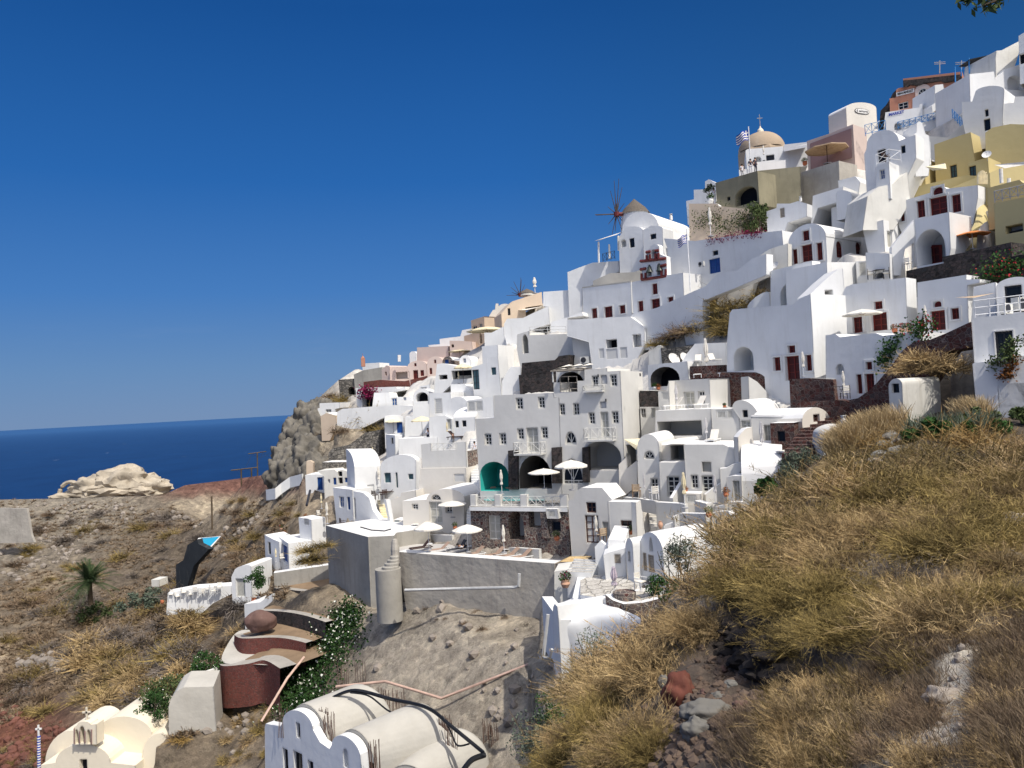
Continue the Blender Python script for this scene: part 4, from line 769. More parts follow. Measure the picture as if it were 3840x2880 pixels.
# ================= far left headland houses
h('f1','pinkish vaulted house with two small red windows and shaded porch','K','pinkish',-30,[(838,760),(832,640),(880,590),('a',925,600,8),(935,765)],('r',1140,590), wins=[('redn',872,658,890,700)], dd=18, anchor=(900,860))
h('f1b','pink porch wall with triangular shade and white awning poles','K','pinkish',5,[(930,765),(925,640),(960,600),(1165,600),(1165,750)],3, wins=[('nicher',1000,660,1150,740,1.5)], dd=18.5, anchor=(1000,860))
h('f2','pinkish barrel house with a red door, two red windows and attic light','K','pinkish',-10,[(1165,755),(1130,600),('a',1350,580,60),(1360,740)],6, wins=[('reddoorn',1197,640,1253,742),('redn',1280,640,1320,706),('redn',1208,560,1233,595),('redn',1132,652,1152,730)], dd=18, anchor=(1250,860))
h('f3','pinkish barrel house with a red attic light, right of the red-door one','K','pinkish',-10,[(1360,690),(1355,570),('a',1540,560,85),(1540,690)],6, wins=[('redn',1385,615,1414,685),('redn',1437,520,1460,560)], dd=17, anchor=(1450,840))
h('f4','long blank pinkish block above the barrel houses','K','pinkish',-25,[(1225,530),(1240,378),(1600,360),(1605,560)],('r',1815,385), dd=22, anchor=(1400,840))
h('f5','mauve-grey small houses near the skyline bushes','K','pinkish',-20,[(1620,400),(1615,300),(1715,300),(1870,310),(1890,400)],5, wins=[('holea',1635,340,1665,378, .5)], dd=22, anchor=(1750,700))
h('f6','white walls stepping up to the skyline right of the blank pink block','K','white',-20,[(1380,365),(1372,350),(1505,340),(1500,280),(1610,265),(1740,250),(1760,180),(1860,160),(1860,260),(1620,300)],5, dd=26, anchor=(1600,700))
h('f7','tiny white vaulted hut on the skyline','K','white',-20,[(1155,510),(1153,455),('a',1230,450,30),(1225,520)],4, dd=28, anchor=(1200,850))
h('f8','low white roof by the pink chapel post on the headland','K','white',-20,[(612,610),(612,575),(640,562),(805,552),(800,580)],4, dd=32, anchor=(700,900))
h('f9','grey ruined concrete wall on the headland','K','concrete',-20,[(520,760),(512,690),(620,640),(835,605),(840,750)],4, dd=25, anchor=(700,900), name='ruined_wall', cat='wall')
h('f10','long red brick retaining wall below the pink houses','K','stone_brick',-18,[(620,840),(625,775),(820,750),(1100,765),(1420,690),(1400,840),(1100,865)],3, dd=14, anchor=(1000,880), name='retaining_wall', cat='wall', partname='masonry', roof='pinkish')
h('f11','white terrace house with bougainvillea and a dark porch','K','white',-15,[(555,1070),(532,845),(1000,830),(1005,860),(1100,830),(1105,870),(930,900),(930,1060)],5, dd=10, anchor=(750,1080), wins=[('hole',608,950,740,1068)])
h('f12','white house with a blue shuttered window and low roof','K','white',-8,[(700,1065),(745,900),(915,895),(935,950),(1160,945),(1195,1000),(1195,1050)],4, wins=[('bwin',950,962,1008,1048),('bwin',1085,952,1115,990)], dd=8.5, anchor=(950,1080))
h('f13','wide white arch vault over a dark recess, next to the cypress shrub','K','white',-8,[(1200,1040),(1195,950),('a',1385,930,90),(1385,1020)],4, wins=[('holea',1228,895,1365,998)], dd=7.5, anchor=(1290,1060))
h('f14','long white bulging garden wall above the dry cliff','K','white',-8,[(310,1190),(320,1120),(380,1085),(700,1060),(1080,1045),(1190,1050),(1385,1025),(1385,1170),(870,1180),(560,1205)],3, dd=6.5, anchor=(850,1200), name='garden_wall', cat='wall')
h('f15','white cliff-top cottage with a small grey window','K','white',-8,[(100,1145),(95,1080),(118,1075),(118,1020),(350,1012),(350,1075),(300,1085),(300,1145)],5, wins=[('cas',190,1092,252,1130)], dd=14, anchor=(250,1200))
h('f16','tan plastered cliff house body under the white cottage','K','sand',-12,[(140,1330),(130,1170),(200,1130),(300,1160),(320,1280),(230,1340)],4, dd=12, anchor=(230,1340), roof='white_roof')
h('f17','dark lava arch ruin on the headland','K','stone_grey',-15,[(355,930),(335,750),(520,735),(640,765),(620,840),(540,850),(540,920)],4, wins=[('holea',445,830,520,920)], dd=22, anchor=(450,950), name='ruined_wall', cat='ruin', partname='masonry')
h('f18','white block with blue-lidded cistern and grey awnings','K','white',-15,[(1405,770),(1470,570),(1530,560),(1760,600),(1870,600),(1880,800),(1640,800),(1400,890)],6, wins=[('hole',1495,695,1590,745),('hole',1640,640,1870,740)], dd=10, anchor=(1650,1000))
h('f19','stone-arched little house with a blue door','K','stone_mixed',-15,[(1530,610),(1530,560),('a',1660,560,80),(1665,600)],4, wins=[('bdoor',1562,518,1606,598)], dd=11, anchor=(1600,840), roof='white_roof')
h('f20','white-arched little house with a tiny blue door','K','white',-15,[(1730,600),(1730,540),('a',1860,545,75),(1860,600)],4, wins=[('bwin',1773,505,1803,555)], dd=10, anchor=(1800,840))
h('f21','small white box house with lattice and blue vents','K','white',-15,[(1270,870),(1268,825),(1390,805),(1390,870)],3, wins=[('bwin',1285,838,1350,868)], dd=10, anchor=(1330,900))
# blue and white houses at the stone cliff terraces
h('w1','white house with a bright blue door at the foot of the cliff','W','white',-5,[(815,1400),(808,1190),(985,1178),(1150,1200),(1090,1420)],4, wins=[('bdoor',990,1225,1066,1412)], dd=6, anchor=(950,1450))
h('w2','old stone cave house with blue windows and a curved white band','W','oldwhite',-8,[(1090,1420),(1085,1210),(985,1130),(1240,1110),(1290,1150),('a',1470,1190,50),(1530,1230),(1520,1300),(1220,1370)],5, wins=[('bwin',1145,1255,1175,1310),('bdoor',1225,1232,1268,1335),('hole',1300,1230,1362,1320, .5),('bdoor',1395,1232,1440,1300),('hole',1295,1140,1355,1210, .5)], dd=6.5, anchor=(1250,1450))
h('w3','upper dry-stone terrace wall of grey lava blocks','W','stone_grey',-12,[(1150,960),(1150,870),(1200,800),(1460,740),(1700,560),(1896,520),(1896,960)],3, dd=9, anchor=(1500,1100), name='retaining_wall', cat='wall', partname='masonry')
h('w4','lower dry-stone wall with a white ledge above the blue doors','W','stone_grey',-12,[(1060,1090),(1060,1000),(1560,995),(1540,1210),(1300,1110)],3, dd=7.5, anchor=(1300,1300), roof='white_roof', name='retaining_wall', cat='wall', partname='masonry')
wallstrip('white wall curving down the slope left of the blue door','W',[(780,1170),(600,1215),(450,1310),(380,1385),(250,1405)], .3,1.6,'white', dd=8)
h('w5','narrow tan plaster buttress against the grey cliff','W','sand',10,[(815,1180),(825,990),(880,980),(930,1010),(925,1170)],2, dd=9, anchor=(870,1250), name='buttress', cat='wall')
# ================= lower left white terraces
h('o1','white corner house with blue window and open flat roof of flower pots','O','white',-48,[(1048,365),(1042,150),(1115,190),(1165,210),(1175,370)],('r',1330,60), wins=[('dwin',1070,215,1095,320)], dd=3, anchor=(1110,400))
h('o2','white house with a blue doorway under the row of clay pots','O','white',-62,[(1170,380),(1160,165),(1245,225),(1252,385)],('r',1450,195), wins=[('bdoor',1185,240,1240,375)], dd=1.5, anchor=(1250,400))
h('o3','tall white block with an iron grille window behind the flower pots','O','white',-42,[(1350,180),(1335,0),(1445,20),(1450,195)],('r',1568,5), wins=[('dwin',1385,10,1425,65)], dd=2.5, anchor=(1450,260))
h('o4','small white vaulted hut with a grey door in the lower left','O','white',-15,[(762,700),(755,515),(780,460),('a',925,425,25),(930,690)],4, wins=[('gwin',795,530,872,688)], dd=2, anchor=(850,700))
h('o5','low concrete wall under the dry garden bed','O','concrete',12,[(1130,600),(1120,482),(1600,412),(1610,545)],1, dd=2, anchor=(1350,620), name='retaining_wall', cat='wall', roof='offwhite')
plaster('dirtbed',(.27, .19, .12), .3, .5, .9, stcol=(.14, .1, .07))
def curvewall(label, r, top, Ys, h0, mat, cap, capw=1.4, name='terrace_wall', batter=.15):
    P = [at(r, x, y, Y) for (x, y), Y in zip(top, Ys)]; Q = []
    for i in range(len(P) - 1):
        p0, p1, p2, p3 = P[max(i - 1,0)], P[i], P[i + 1], P[min(i + 2, len(P) - 1)]
        for k in range(6):
            t = k / 6; Q.append(.5 * ((2 * p1) + (p2 - p0) * t + (2 * p0 - 5 * p1 + 4 * p2 - p3) * t * t + (3 * p1 - p0 - 3 * p2 + p3) * t ** 3))
    Q.append(P[-1]); zt = None; o = root(name, Q[len(Q) // 2] - Vector((0,0, h0)), label, 'wall'); m = MB(); c = MB(); N_ = len(Q)
    nn = []
    for i in range(N_):
        d = Q[min(i + 1, N_ - 1)] - Q[max(i - 1,0)]; q = Vector((-d.y, d.x, 0)).normalized(); nn.append(q)
    for i in range(N_ - 1):
        a, b = Q[i], Q[i + 1]; z = Vector((0,0, h0)); m.quad(a - z - nn[i] * batter, b - z - nn[i + 1] * batter, b, a); c.quad(a, b, b + nn[i + 1] * capw, a + nn[i] * capw)
    link('masonry', m, mat, o, smooth=50); link('coping', c, cap, o, smooth=50); b_ = MB()
    for i in range(N_ - 1): z = Vector((0,0,-.05)); b_.quad(Q[i] + nn[i] * capw + z, Q[i + 1] + nn[i + 1] * capw + z, Q[i + 1] + nn[i + 1] * (capw + 3.5) + z * -6, Q[i] + nn[i] * (capw + 3.5) + z * -6)
    link('planting_bed', b_, 'dirtbed', o, smooth=50); return o
curvewall('top curved terrace wall of black lava stone','O',[(1120,610),(1450,650),(1750,710),(1950,800),(2050,860)],[77,74,71,67,64],1.8,'stone_dark','rough_wall', .7)
curvewall('second terrace wall of dark stone beside the big red boulder','O',[(970,805),(1200,815),(1400,850),(1570,905)],[74,71.5,69,66.5],1.8,'stone_dark','rough_wall', .7)
curvewall('third curved terrace wall of dark red brick','O',[(780,1015),(850,1045),(1100,1038),(1250,1050),(1400,1085)],[71,69,68,67,65.5],2.1,'stone_brick','rough_wall', .7)
curvewall('lowest and tallest curved terrace wall of dark red brick','O',[(640,1262),(700,1285),(900,1265),(1040,1235),(1175,1305)],[68,66,65,64.5,62],3.5,'stone_brick','rough_wall')
blob_roof('pale plaster apron flowing between the red brick terraces','O',[[(780,1000,73.5),(860,960,74),(1000,990,73),(1200,1000,72)],[(720,1100,70.5),(790,1180,69.5),(1050,1210,68),(1250,1230,66)],[(645,1240,68.2),(720,1275,66.5),(900,1262,65.3),(1160,1290,63)]],'greyroof','plaster_apron')
o_ = root('boulder', at('O',1000,980,69.5),'huge smooth purple-brown boulder between the terrace walls','boulder')
def rock(c, R, sq=(1,1, .8), seed=0, sub=3, amp=.35, fr=1.2):
    bm = bmesh.new(); bmesh.ops.create_icosphere(bm, subdivisions=sub, radius=1)
    for v in bm.verts:
        n_ = noise.fractal(v.co * fr + Vector((seed * 7.3, seed, 0)),1.0,2.0,4); v.co = Vector((v.co.x * sq[0], v.co.y * sq[1], v.co.z * sq[2])) * R * (1 + amp * n_) + Vector(c)
    m = MB(); m.v = [tuple(v.co) for v in bm.verts]; m.f = [tuple(x.index for x in f.verts) for f in bm.faces]; m.m = [0] * len(m.f); bm.free(); return m
plaster('redrock',(.15, .09, .075), .25, .4, .9, stcol=(.3, .22, .18)); plaster('greyrock',(.20, .19, .17), .3, .4, .9, stcol=(.1, .1, .09)); plaster('redrock2',(.15, .055, .04), .3, .4, .9, stcol=(.2, .14, .1))
link('stone', rock(at('O',1000,905,69.5),1.0,(1.35, .9, .95),3,4, .3, .8),'redrock', o_, smooth=60)
h('o7','white terrace corner with blue chairs and a folded cream parasol','O','white',-20,[(870,860),(866,750),(1000,735),(1110,660),(1112,780),(880,862)],4, dd=1, anchor=(950,880), name='terrace', cat='terrace')
h('o8','low white walled terrace full of white chairs','O','white',8,[(180,750),(205,655),(430,612),(620,600),(760,590),(760,660),(600,740),(430,770)],2, dd=4, anchor=(450,780), name='terrace', cat='terrace')
h('o9','dark slate-clad modern villa with folded walls beside the pool','O','slate_panel',-30,[(275,600),(275,410),(340,370),(375,240),(460,190),(470,230),(560,275),(430,420),(330,510)], .8, d=100, anchor=(400,500), name='modern_villa', cat='villa')
bl = root('infinity_pool', at('O',560,200,112),'small bright blue infinity pool with a white rim','pool'); m = MB(); m.add([at('O', x, y, Y) for x, y, Y in ((452,205,103),(470,178,107),(665,162,109),(562,280,99))],[(0,1,2,3)]); link('rim', m, 'signwhite', bl)
m = MB(); m.add([at('O', x, y, Y) - Vector((0,0,-.05)) for x, y, Y in ((478,204,103.3),(495,182,106.5),(655,168,108.6),(562,262,100.2))],[(0,1,2,3)]); plain('bluewater',(.03, .42, .62), .1, var=.03); link('water', m, 'bluewater', bl)
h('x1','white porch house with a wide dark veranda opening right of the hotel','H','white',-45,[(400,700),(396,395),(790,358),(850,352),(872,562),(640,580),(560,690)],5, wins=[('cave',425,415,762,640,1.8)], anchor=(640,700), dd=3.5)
h('x2','white curved terrace wall behind the reclining deck chairs','H','white',-35,[(882,560),(878,402),(790,355),(842,270),(940,150),(1065,145),(1300,138),(1305,462),(1175,475),(1172,400)],1.5, anchor=(1175,600), dd=5.5)
h('x3','dark lava stone block right of the hotel','H','stone_dark',-30,[(305,880),(300,692),(512,690),(520,872)],3, anchor=(400,1250), dd=2.2, name='stone_building', cat='building', roof='cream', partname='masonry')
h('x4','cream wing with two small pale windows below the dark stone block','H','cream',-30,[(325,1240),(305,880),(550,878),(555,1030),(460,1240)],4, wins=[('cas2',315,897,372,1003),('gwin',440,892,488,1003)], anchor=(400,1250), dd=2)
h('x5','grey rubble terrace wall with two satellite dishes','H','stone_grey',-40,[(570,385),(545,200),(700,195),(915,170),(850,380)],2, anchor=(700,640), dd=9, name='retaining_wall', cat='wall', partname='masonry')
h('x6','rough white sloping wall left of the satellite dishes','H','oldwhite',-35,[(400,400),(405,250),(520,165),(555,180),(570,385)],1, anchor=(500,640), dd=8.5, name='sloping_wall', cat='wall')
h('x7','cream stepped seat wall with a louvred shutter beside the folded parasol','H','cream',-30,[(520,905),(515,700),(610,690),(640,580),(645,905)],1.5, wins=[('shutter',555,705,635,800)], anchor=(560,1250), dd=1.2)
h('x8','cream awning porch recess left of the vaulted house','J','warm',-28,[(80,640),(75,290),(240,320),(220,620)],2.5, wins=[('nicher',95,330,205,600,2.0)], anchor=(150,1000), dd=2)
h('x9','white tumbling stair parapets left of the vaulted house','J','warm',-20,[(0,690),(0,560),(90,470),(100,600),(200,520),(220,540),(215,800),(60,930),(55,690)],1.5, anchor=(150,960), dd=-.5, name='stair_wall', cat='wall')
h('x10','rough whitewashed bank rising to the folded parasol of the barrel house','E','oldwhite',-40,[(300,900),(480,700),(640,560),(835,400),(1000,290),(1212,222),(1215,560),(1000,600),(840,620),(700,790)],1, anchor=(1000,970), dd=3.5, name='sloping_wall', cat='wall')
h('x11','weathered white cistern house with a rounded roof below the red brick terraces','O','greyroof',14,[(205,1760),(212,1640),(232,1570),(275,1510),(340,1470),(600,1462),(625,1760)],4, d=62, anchor=(625,1760), name='cistern', cat='cistern')
wallstrip('low weathered white rim wall behind the cistern house','O',[(330,1455),(420,1400),(520,1340),(640,1300)], .3,1.6,'oldwhite', Ys=[63.5,65,66,67])
# ================= red-door houses on the right
h('r1','large white wall with three red doors and a tall arched niche','E','white',-58,[(490,1700),(505,1400),(540,1035),(572,985),(880,958),(1270,930),(1345,865),(1472,805),(1500,1275),(1515,1830)],6,
  wins=[('niche',590,1415,812,1690,2.0),('red',1215,1400,1300,1485),('red',1050,1535,1130,1690),('reddoor',1188,1520,1350,1800),('red',1420,1508,1490,1690)], anchor=(1400,1800))
h('r1b','white wall with a planter vine and three narrow red doors above the stone stair','D','white',-50,[(-85,1400),(-75,668),(40,652),(90,690),(500,642),(585,673),(1000,628),(1010,760),(300,1395)],6,
  wins=[('niche',48,1000,135,1122, .5),('red',395,975,463,1062),('reddoor',386,1112,490,1330),('reddoorn',285,1118,345,1340)], anchor=(250,1395))
h('r2','white house with two red doors behind the open white parasol','D','white',-50,[(100,665),(95,480),(125,180),(160,110),(235,80),(850,2),(858,560)],('r',972,60), wins=[('red',490,277,583,366),('reddoor',242,457,362,650),('reddoor',462,408,638,655)], anchor=(500,655))
h('r3','white house with an arched red fanlight between rounded corners','D','white',-52,[(975,640),(980,60),(1330,5),(1548,-30),(1548,25),(1700,20),(1700,60),(1560,90),(1560,490)],5, wins=[('redarch',1172,275,1262,342),('reddoor',1140,382,1308,625),('reddoorn',988,408,1060,640),('red',1375,355,1465,482)], anchor=(1140,640))
h('r4','white barrel-vaulted house with four red front openings and arched side windows','E','white',-52,[(1222,480),(1215,235),('a',1650,142,190),(1665,435)],('r',2148,165), wins=[('red',1382,75,1460,192),('reddoor',1370,237,1496,432),('red',1268,290,1324,462),('red',1545,215,1612,418)],
  side=[('reda',1772,195,1848,388),('reda',1996,207,2066,394)], anchor=(1450,445), dd=-1)
h('r5','white terrace block with a deep arched porch under the barrel house','E','white',-55,[(1000,970),(1012,540),(1490,425),(1505,700),(1340,900)],('r',1585,445), wins=[('bignich',1122,660,1425,925,3.0)], anchor=(1100,950))
h('r5b','white rounded shoulder wall left of the deep arched porch','E','white',-40,[(730,975),(745,960),('a',1000,800,60),(1015,965)],4, anchor=(900,970), dd=.6, name='buttress', cat='wall')
h('r6','bright white stair wall with a swept triangular opening','E','white',2,[(1490,1275),(1466,812),(1645,640),(1790,518),(1845,512),(1866,760),(1815,870),(1830,1250)],2.5, wins=[('nicher',1640,760,1730,905,1.5),('snich',1590,1152,1698,1252)], anchor=(1650,1265), name='stair_wall', cat='wall')
stairs('short white steps beside the barrel house door','E',1600,640,1690,460,-1.3,6,'white_roof', Y0=66, Y1=69)
h('r6b','white flank wall filling between the arched side windows and the stair wall','E','white',35,[(1690,1200),(1660,440),(2000,440),(2040,660),(1900,760),(1870,1200)],4, anchor=(1850,900), dd=1.5)
h('r7','white bay with a small arched niche above the cafe chairs','C','white',-52,[(395,1495),(385,1188),(660,1200),(668,1485)],('r',842,1290), wins=[('niche',488,1418,598,1488)], anchor=(600,1500))
h('r8','white recess wall with a diamond lattice vent','C','white',-20,[(285,1500),(275,1290),(400,1285),(405,1490)],3, wins=[('lattice',312,1300,396,1455)], anchor=(350,1505), dd=.8)
h('r9a','long blue-shaded white wall with one red window','C','white',-48,[(-10,880),(-10,680),(300,560),(380,590),(520,600),(537,830)],('r',745,605), wins=[('red',305,695,376,858)], anchor=(300,900), dd=2.5)
h('r9b','white house with a row of tall red shutters and a small arched gable','C','white',-52,[(855,910),(745,830),(745,612),(870,578),(1130,500),(1130,470),('a',1312,455,40),(1680,412),(1682,560),(1590,760)],6,
  wins=[('red',982,590,1072,785),('red',785,640,835,830),('reddoor',1128,545,1330,755),('red',1382,520,1485,725),('redarch',1162,435,1278,520)], anchor=(1350,740))
h('r9c','white terrace block with a large arched porch and a red door inside','C','white',-55,[(985,1350),(948,810),(1348,722),(1368,1140),(1290,1300)],('r',1590,742), wins=[('bignich',962,920,1305,1340,2.6)], anchor=(1150,1345), dd=-.3)
R9 = HS['r9c']; R9b = House('red double door inside the large arched porch','C','redwood',-55,[(1090,1325),(1090,1105),(1262,1098),(1268,1318)], .08, anchor=(1150,1345), dd=2.0, name='door', cat='door', wins=[('reddoorn',1105,1120,1250,1315, .05)], foot=False)
h('r9d','slanting white stair parapet with a swept arch below','C','white',-5,[(690,1190),(686,1125),(946,808),(988,1350),(950,1352),(945,1075),(840,1150),(775,1225)], .5, anchor=(850,1300), dd=-.6, name='stair_wall', cat='wall')
h('r9e','white block with a grey side door below the red shutters','C','white',-52,[(445,1182),(345,878),(588,812),(612,1178)],('r',845,830), side=[('gwin',640,945,692,1128)], anchor=(500,1180), dd=.8)
# stone walls
h('s1','dark lava stone wall stepping up under the yellow house','C','stone_dark',-60,[(820,1530),(855,1400),(1288,1312),(1270,1238),(1660,1160),(2060,1070),(2090,1420),(1700,1580)],3, anchor=(1300,1520), dd=.5, name='retaining_wall', cat='wall', partname='masonry')
h('s2','darker stone garden wall with red bougainvillea spilling over','C','stone_dark',-60,[(1690,1640),(1700,1305),(2230,1205),(2240,1560)],3, anchor=(1900,1600), dd=-1.5, name='retaining_wall', cat='wall', partname='masonry')
h('s2b','stone wall corner behind the folded white parasol on the far right','C','stone_dark',-60,[(2040,1300),(2045,950),(2260,900),(2260,1300)],3, anchor=(2150,1300), dd=2, name='retaining_wall', cat='wall', partname='masonry')
h('s3','sweeping red-brown stone stair wall curving down past the red doors','D','stone_red',-55,[(200,1650),(200,1412),(300,1392),(420,1310),(520,1212),(700,1000),(780,880),(850,808),(940,748),(1135,716),(1300,650),(1600,512),(1625,800),(1300,860),(1000,1300),(660,1650)],2, anchor=(600,1600), dd=-1, name='stair_wall', cat='wall', partname='masonry', roof='greyroof')
h('s4','red-brown stone wall below the arched niche, curving over the white steps','H','stone_red',-55,[(875,560),(880,412),(1172,398),(1172,478),(1640,480),(1700,500),(1780,556),(1925,568),(1945,790),(1600,800)],3, anchor=(1500,800), dd=2.5, name='retaining_wall', cat='wall', partname='masonry', roof='greyroof')
h('s5','red-brown stone terrace wall in front of the three red doors','H','stone_red',-55,[(2035,880),(2028,560),(2240,545),(2530,560),(2560,860),(2300,900)],3, anchor=(2200,900), dd=.5, name='retaining_wall', cat='wall', partname='masonry', roof='greyroof')
h('s6','lowest red stone steps wall beside the white vaulted house','T','stone_red',-45,[(1440,260),(1090,130),(1090,90),(1530,60),(1680,80),(1900,10),(2140,-60),(2160,150),(1700,330)],3, anchor=(1700,330), dd=1, name='retaining_wall', cat='wall', partname='masonry')
stairs('dark stone steps edged in white climbing beside the dry slope','T',1230,700,1500,260,-1.6,11,'stone_red', Y0=44, Y1=52, side='stone_red')
h('s7','rounded whitewashed oven dome beside the dark steps','T','oldwhite',-10,[(1340,620),(1385,470),('a',1700,400,70),(1720,620)],3, anchor=(1500,620), d=43, name='outdoor_oven', cat='oven')
# yellow houses
h('y1','yellow house corner with a small dark square window','C','yellow',-50,[(905,540),(866,280),(897,132),(1055,97),(1080,420)],('r',1195,125), wins=[('dwin',932,280,1010,345)], anchor=(905,540), dd=1.5)
h('y1b','curved yellow terrace wall with rounded end','C','yellow',-50,[(905,560),(898,452),(1070,405),(1400,330),(1540,298),(1640,305),(1680,345),(1682,440),(1120,560)],4, anchor=(1300,560), dd=1.2)
h('y2','tall yellow house wall, sunlit on its right side','C','yellow',-50,[(1190,340),(1177,-55),(1450,-150),(1595,-198),(1645,112),(1650,310)],('r',1768,-200), wins=[('olived',1362,180,1440,325),('olived',1590,185,1640,300)], anchor=(1400,560), dd=4.5)
h('y3','topmost yellow house block with curved shoulder','C','yellow',-38,[(1760,300),(1765,-190),(1845,-250),(2055,-292),(2260,-285),(2260,400)],6, anchor=(1900,500), dd=5)
h('y4','yellow house front with a dark doorway and a white dish on its roof','C','yellow',-50,[(1560,320),(1570,160),(1795,90),(1810,300)],('r',1970,75), wins=[('olived',1580,190,1660,310)], anchor=(1700,480), dd=1.5)
h('y4b','yellow terrace room with a tan shaded recess','C','yellow',10,[(1820,420),(1815,270),(1955,215),(2050,205),(2240,180),(2250,420)],5, anchor=(2000,480), dd=1)
h('y5','large shaded yellow wall with a wide dark opening','C','yellow',-55,[(1880,1100),(1862,625),(2240,545),(2260,1000)],6, wins=[('nicher',2000,870,2200,960,1.0)], anchor=(1950,1050), dd=-1)
h('y5b','yellow parapet wall above the large shaded wall','C','yellow',-55,[(1790,640),(1780,450),(2000,390),(2160,350),(2190,380),(2240,400),(2240,600)],4, anchor=(1950,1050), dd=1)
y6 = blob_roof('lumpy yellow plastered rock face behind the orange parasol','C',[[(1665,470,66),(1720,455,67),(1790,450,67),(1900,440,68)],[(1680,700,64),(1760,660,64),(1850,700,65),(1900,720,66)],[(1640,920,62.5),(1750,880,62),(1860,950,63.5),(1880,960,65)],[(1340,1200,60.5),(1560,1170,60),(1750,1130,60.5),(1900,1080,62)]],'yellow','plastered_rock')
y7 = root('gate', on('C',1735,330),'pale wooden picket gate with a rounded top on the yellow terrace','gate')
for i in range(7): m = MB(); a_ = at('C',1682 + 16 * i, 400,60); b_ = at('C',1682 + 16 * i, 245 + (i - 3) ** 2 * 5,60); m.tube([a_, b_], .09,4); link('picket', m, 'canvas_cream', y7)
m = MB(); [m.tube([at('C',1680, yy, 60.1), at('C',1782, yy - 12,60.1)], .05,4) for yy in (280,370)]; link('rail', m, 'canvas_cream', y7)
# blue-shaded house at the right edge
b1 = h('b1','near blue-shaded white house with a dark glazed door and white railing on top','D','white',-38,[(1660,1290),(1606,490),(1625,466),(1900,440),(2400,375),(2400,1150)],8, wins=[('ddoor',1885,620,2088,925)], d=37, anchor=(1660,1290))
h('b1b','lower projecting wing of the near blue-shaded house','D','white',-38,[(1648,1250),(1618,998),(1640,985),(1860,962),(1868,930),(2400,890),(2400,1260)],5, d=36.2, anchor=(1660,1290))
h('b1c','recessed ground floor with a dark window in the near blue-shaded house','D','white',-38,[(1665,1560),(1645,1245),(1900,1240),(1920,1560)],4, wins=[('dwin',1758,1312,1895,1530)], d=36.6, anchor=(1660,1290))
h('b1d','right lower wall of the near blue-shaded house','D','white',-38,[(1918,1560),(1905,1235),(2400,1200),(2400,1560)],4, d=36.2, anchor=(1660,1290))
h('b2','small vaulted blue-shaded house above the white railing','D','white',-38,[(1895,470),(1890,115),('a',2300,60,90),(2300,430)],6, wins=[('dwin',1992,92,2190,325)], d=44, anchor=(1895,470))
h('b3','low white wall with a dark stone pier behind the railing','D','white',-38,[(1560,400),(1630,110),(1885,55),(1895,440)],4, d=47, anchor=(1895,450))
railing('white pipe railing along the roof of the near blue-shaded house', b1.pt(1640,470,-.3), b1.pt(2350,390,-.3), .85,'metalwhite',4, False, rails=3, post=.03)
h('b4','small old white vaulted hut half sunk in dry grass','D','oldwhite',-52,[(665,1510),(650,1262),('a',808,1240,85),(815,1500)],('r',1240,1150), wins=[('dwin',692,1225,773,1330)], d=42, anchor=(740,1510))
# ================= top of the hill
p1 = h('t1','terracotta shop building with ruined stone edge and an arched window','A','terracotta',-35,[(665,1200),(662,950),(735,940),(740,850),(765,830),(830,820),(818,722),(1500,640),(1500,1000),(1200,1010),(1200,1200)],5,
       wins=[('cas2',762,990,880,1072),('casarch',978,828,1118,915),('hole',982,962,1125,1010, .5)], anchor=(800,1070), d=96, name='shop_building', cat='shop')
sg = root('shop_sign', p1.pt(847,885, .08),'white MINI-MARKET sign on the terracotta shop wall','sign'); m = MB(); a, b = p1.pt(744,918, .1), p1.pt(952,893, .1); a.z = b.z = (a.z + b.z) / 2; hh = (p1.pt(744,873).z - p1.pt(744,918).z)
m.add([a, b, b + Vector((0,0, hh)), a + Vector((0,0, hh)), a - p1.n * .08, b - p1.n * .08, b - p1.n * .08 + Vector((0,0, hh)), a - p1.n * .08 + Vector((0,0, hh))],[(0,1,2,3),(3,2,6,7),(1,5,6,2),(0,3,7,4)]); link('board', m, 'signwhite', sg)
SGc = (a + b) / 2 + Vector((0,0, hh * .5))
def text3(txt, p, t, n, size, mat, parent, bold=.01, sx=1):
    cu = bpy.data.curves.new('lettering','FONT'); cu.body = txt; cu.size = size; cu.align_x = 'CENTER'; cu.align_y = 'CENTER'; cu.extrude = .004; cu.offset = bold
    ob = bpy.data.objects.new('lettering', cu); C.objects.link(ob); dg = bpy.context.evaluated_depsgraph_get(); dg.update(); me = bpy.data.meshes.new_from_object(ob.evaluated_get(dg)); C.objects.unlink(ob); bpy.data.objects.remove(ob)
    M = Matrix(((t.x * sx, 0, n.x),(t.y * sx, 0, n.y),(0,1,0))).to_4x4(); M.translation = p - parent.location; me.transform(M); me.materials.clear(); me.materials.append(MATS[mat]); o = bpy.data.objects.new('lettering', me); C.objects.link(o); o.parent = parent
wd = (b - a).length; text3('MINI-MARKET', SGc + p1.n * .03, p1.t, p1.n, hh * .8,'ink', sg, .012, wd * .93 / (hh * .8 * 6.6))
House('white-washed arch surround on the terracotta shop','A','pinkish',-35,[(960,945),(955,870),('a',1140,850,75),(1142,925)], .1, wins=[('casarch',985,832,1112,913, .08)], anchor=(800,1070), d=95.85, name='window_surround', cat='window surround', foot=False)
r_ = h('t1b','crumbling dark rubble edge along the top of the terracotta shop','A','stone_dark',-35,[(820,810),(818,742),(1000,725),(1300,690),(1490,672),(1495,725),(1300,765),(1250,745),(1080,770),(1000,800),(900,790),(860,815)], .4, anchor=(800,1070), d=95.7, name='rubble_band', cat='ruin', partname='masonry', foot=False)
h('t1c','tumbling rubble slope left of the terracotta shop','A','stone_dark',-35,[(520,1160),(560,1090),(620,1030),(665,960),(700,890),(740,850),(760,900),(680,1000),(670,1190)],2, anchor=(800,1070), d=97.5, name='rubble_wall', cat='ruin', partname='masonry')
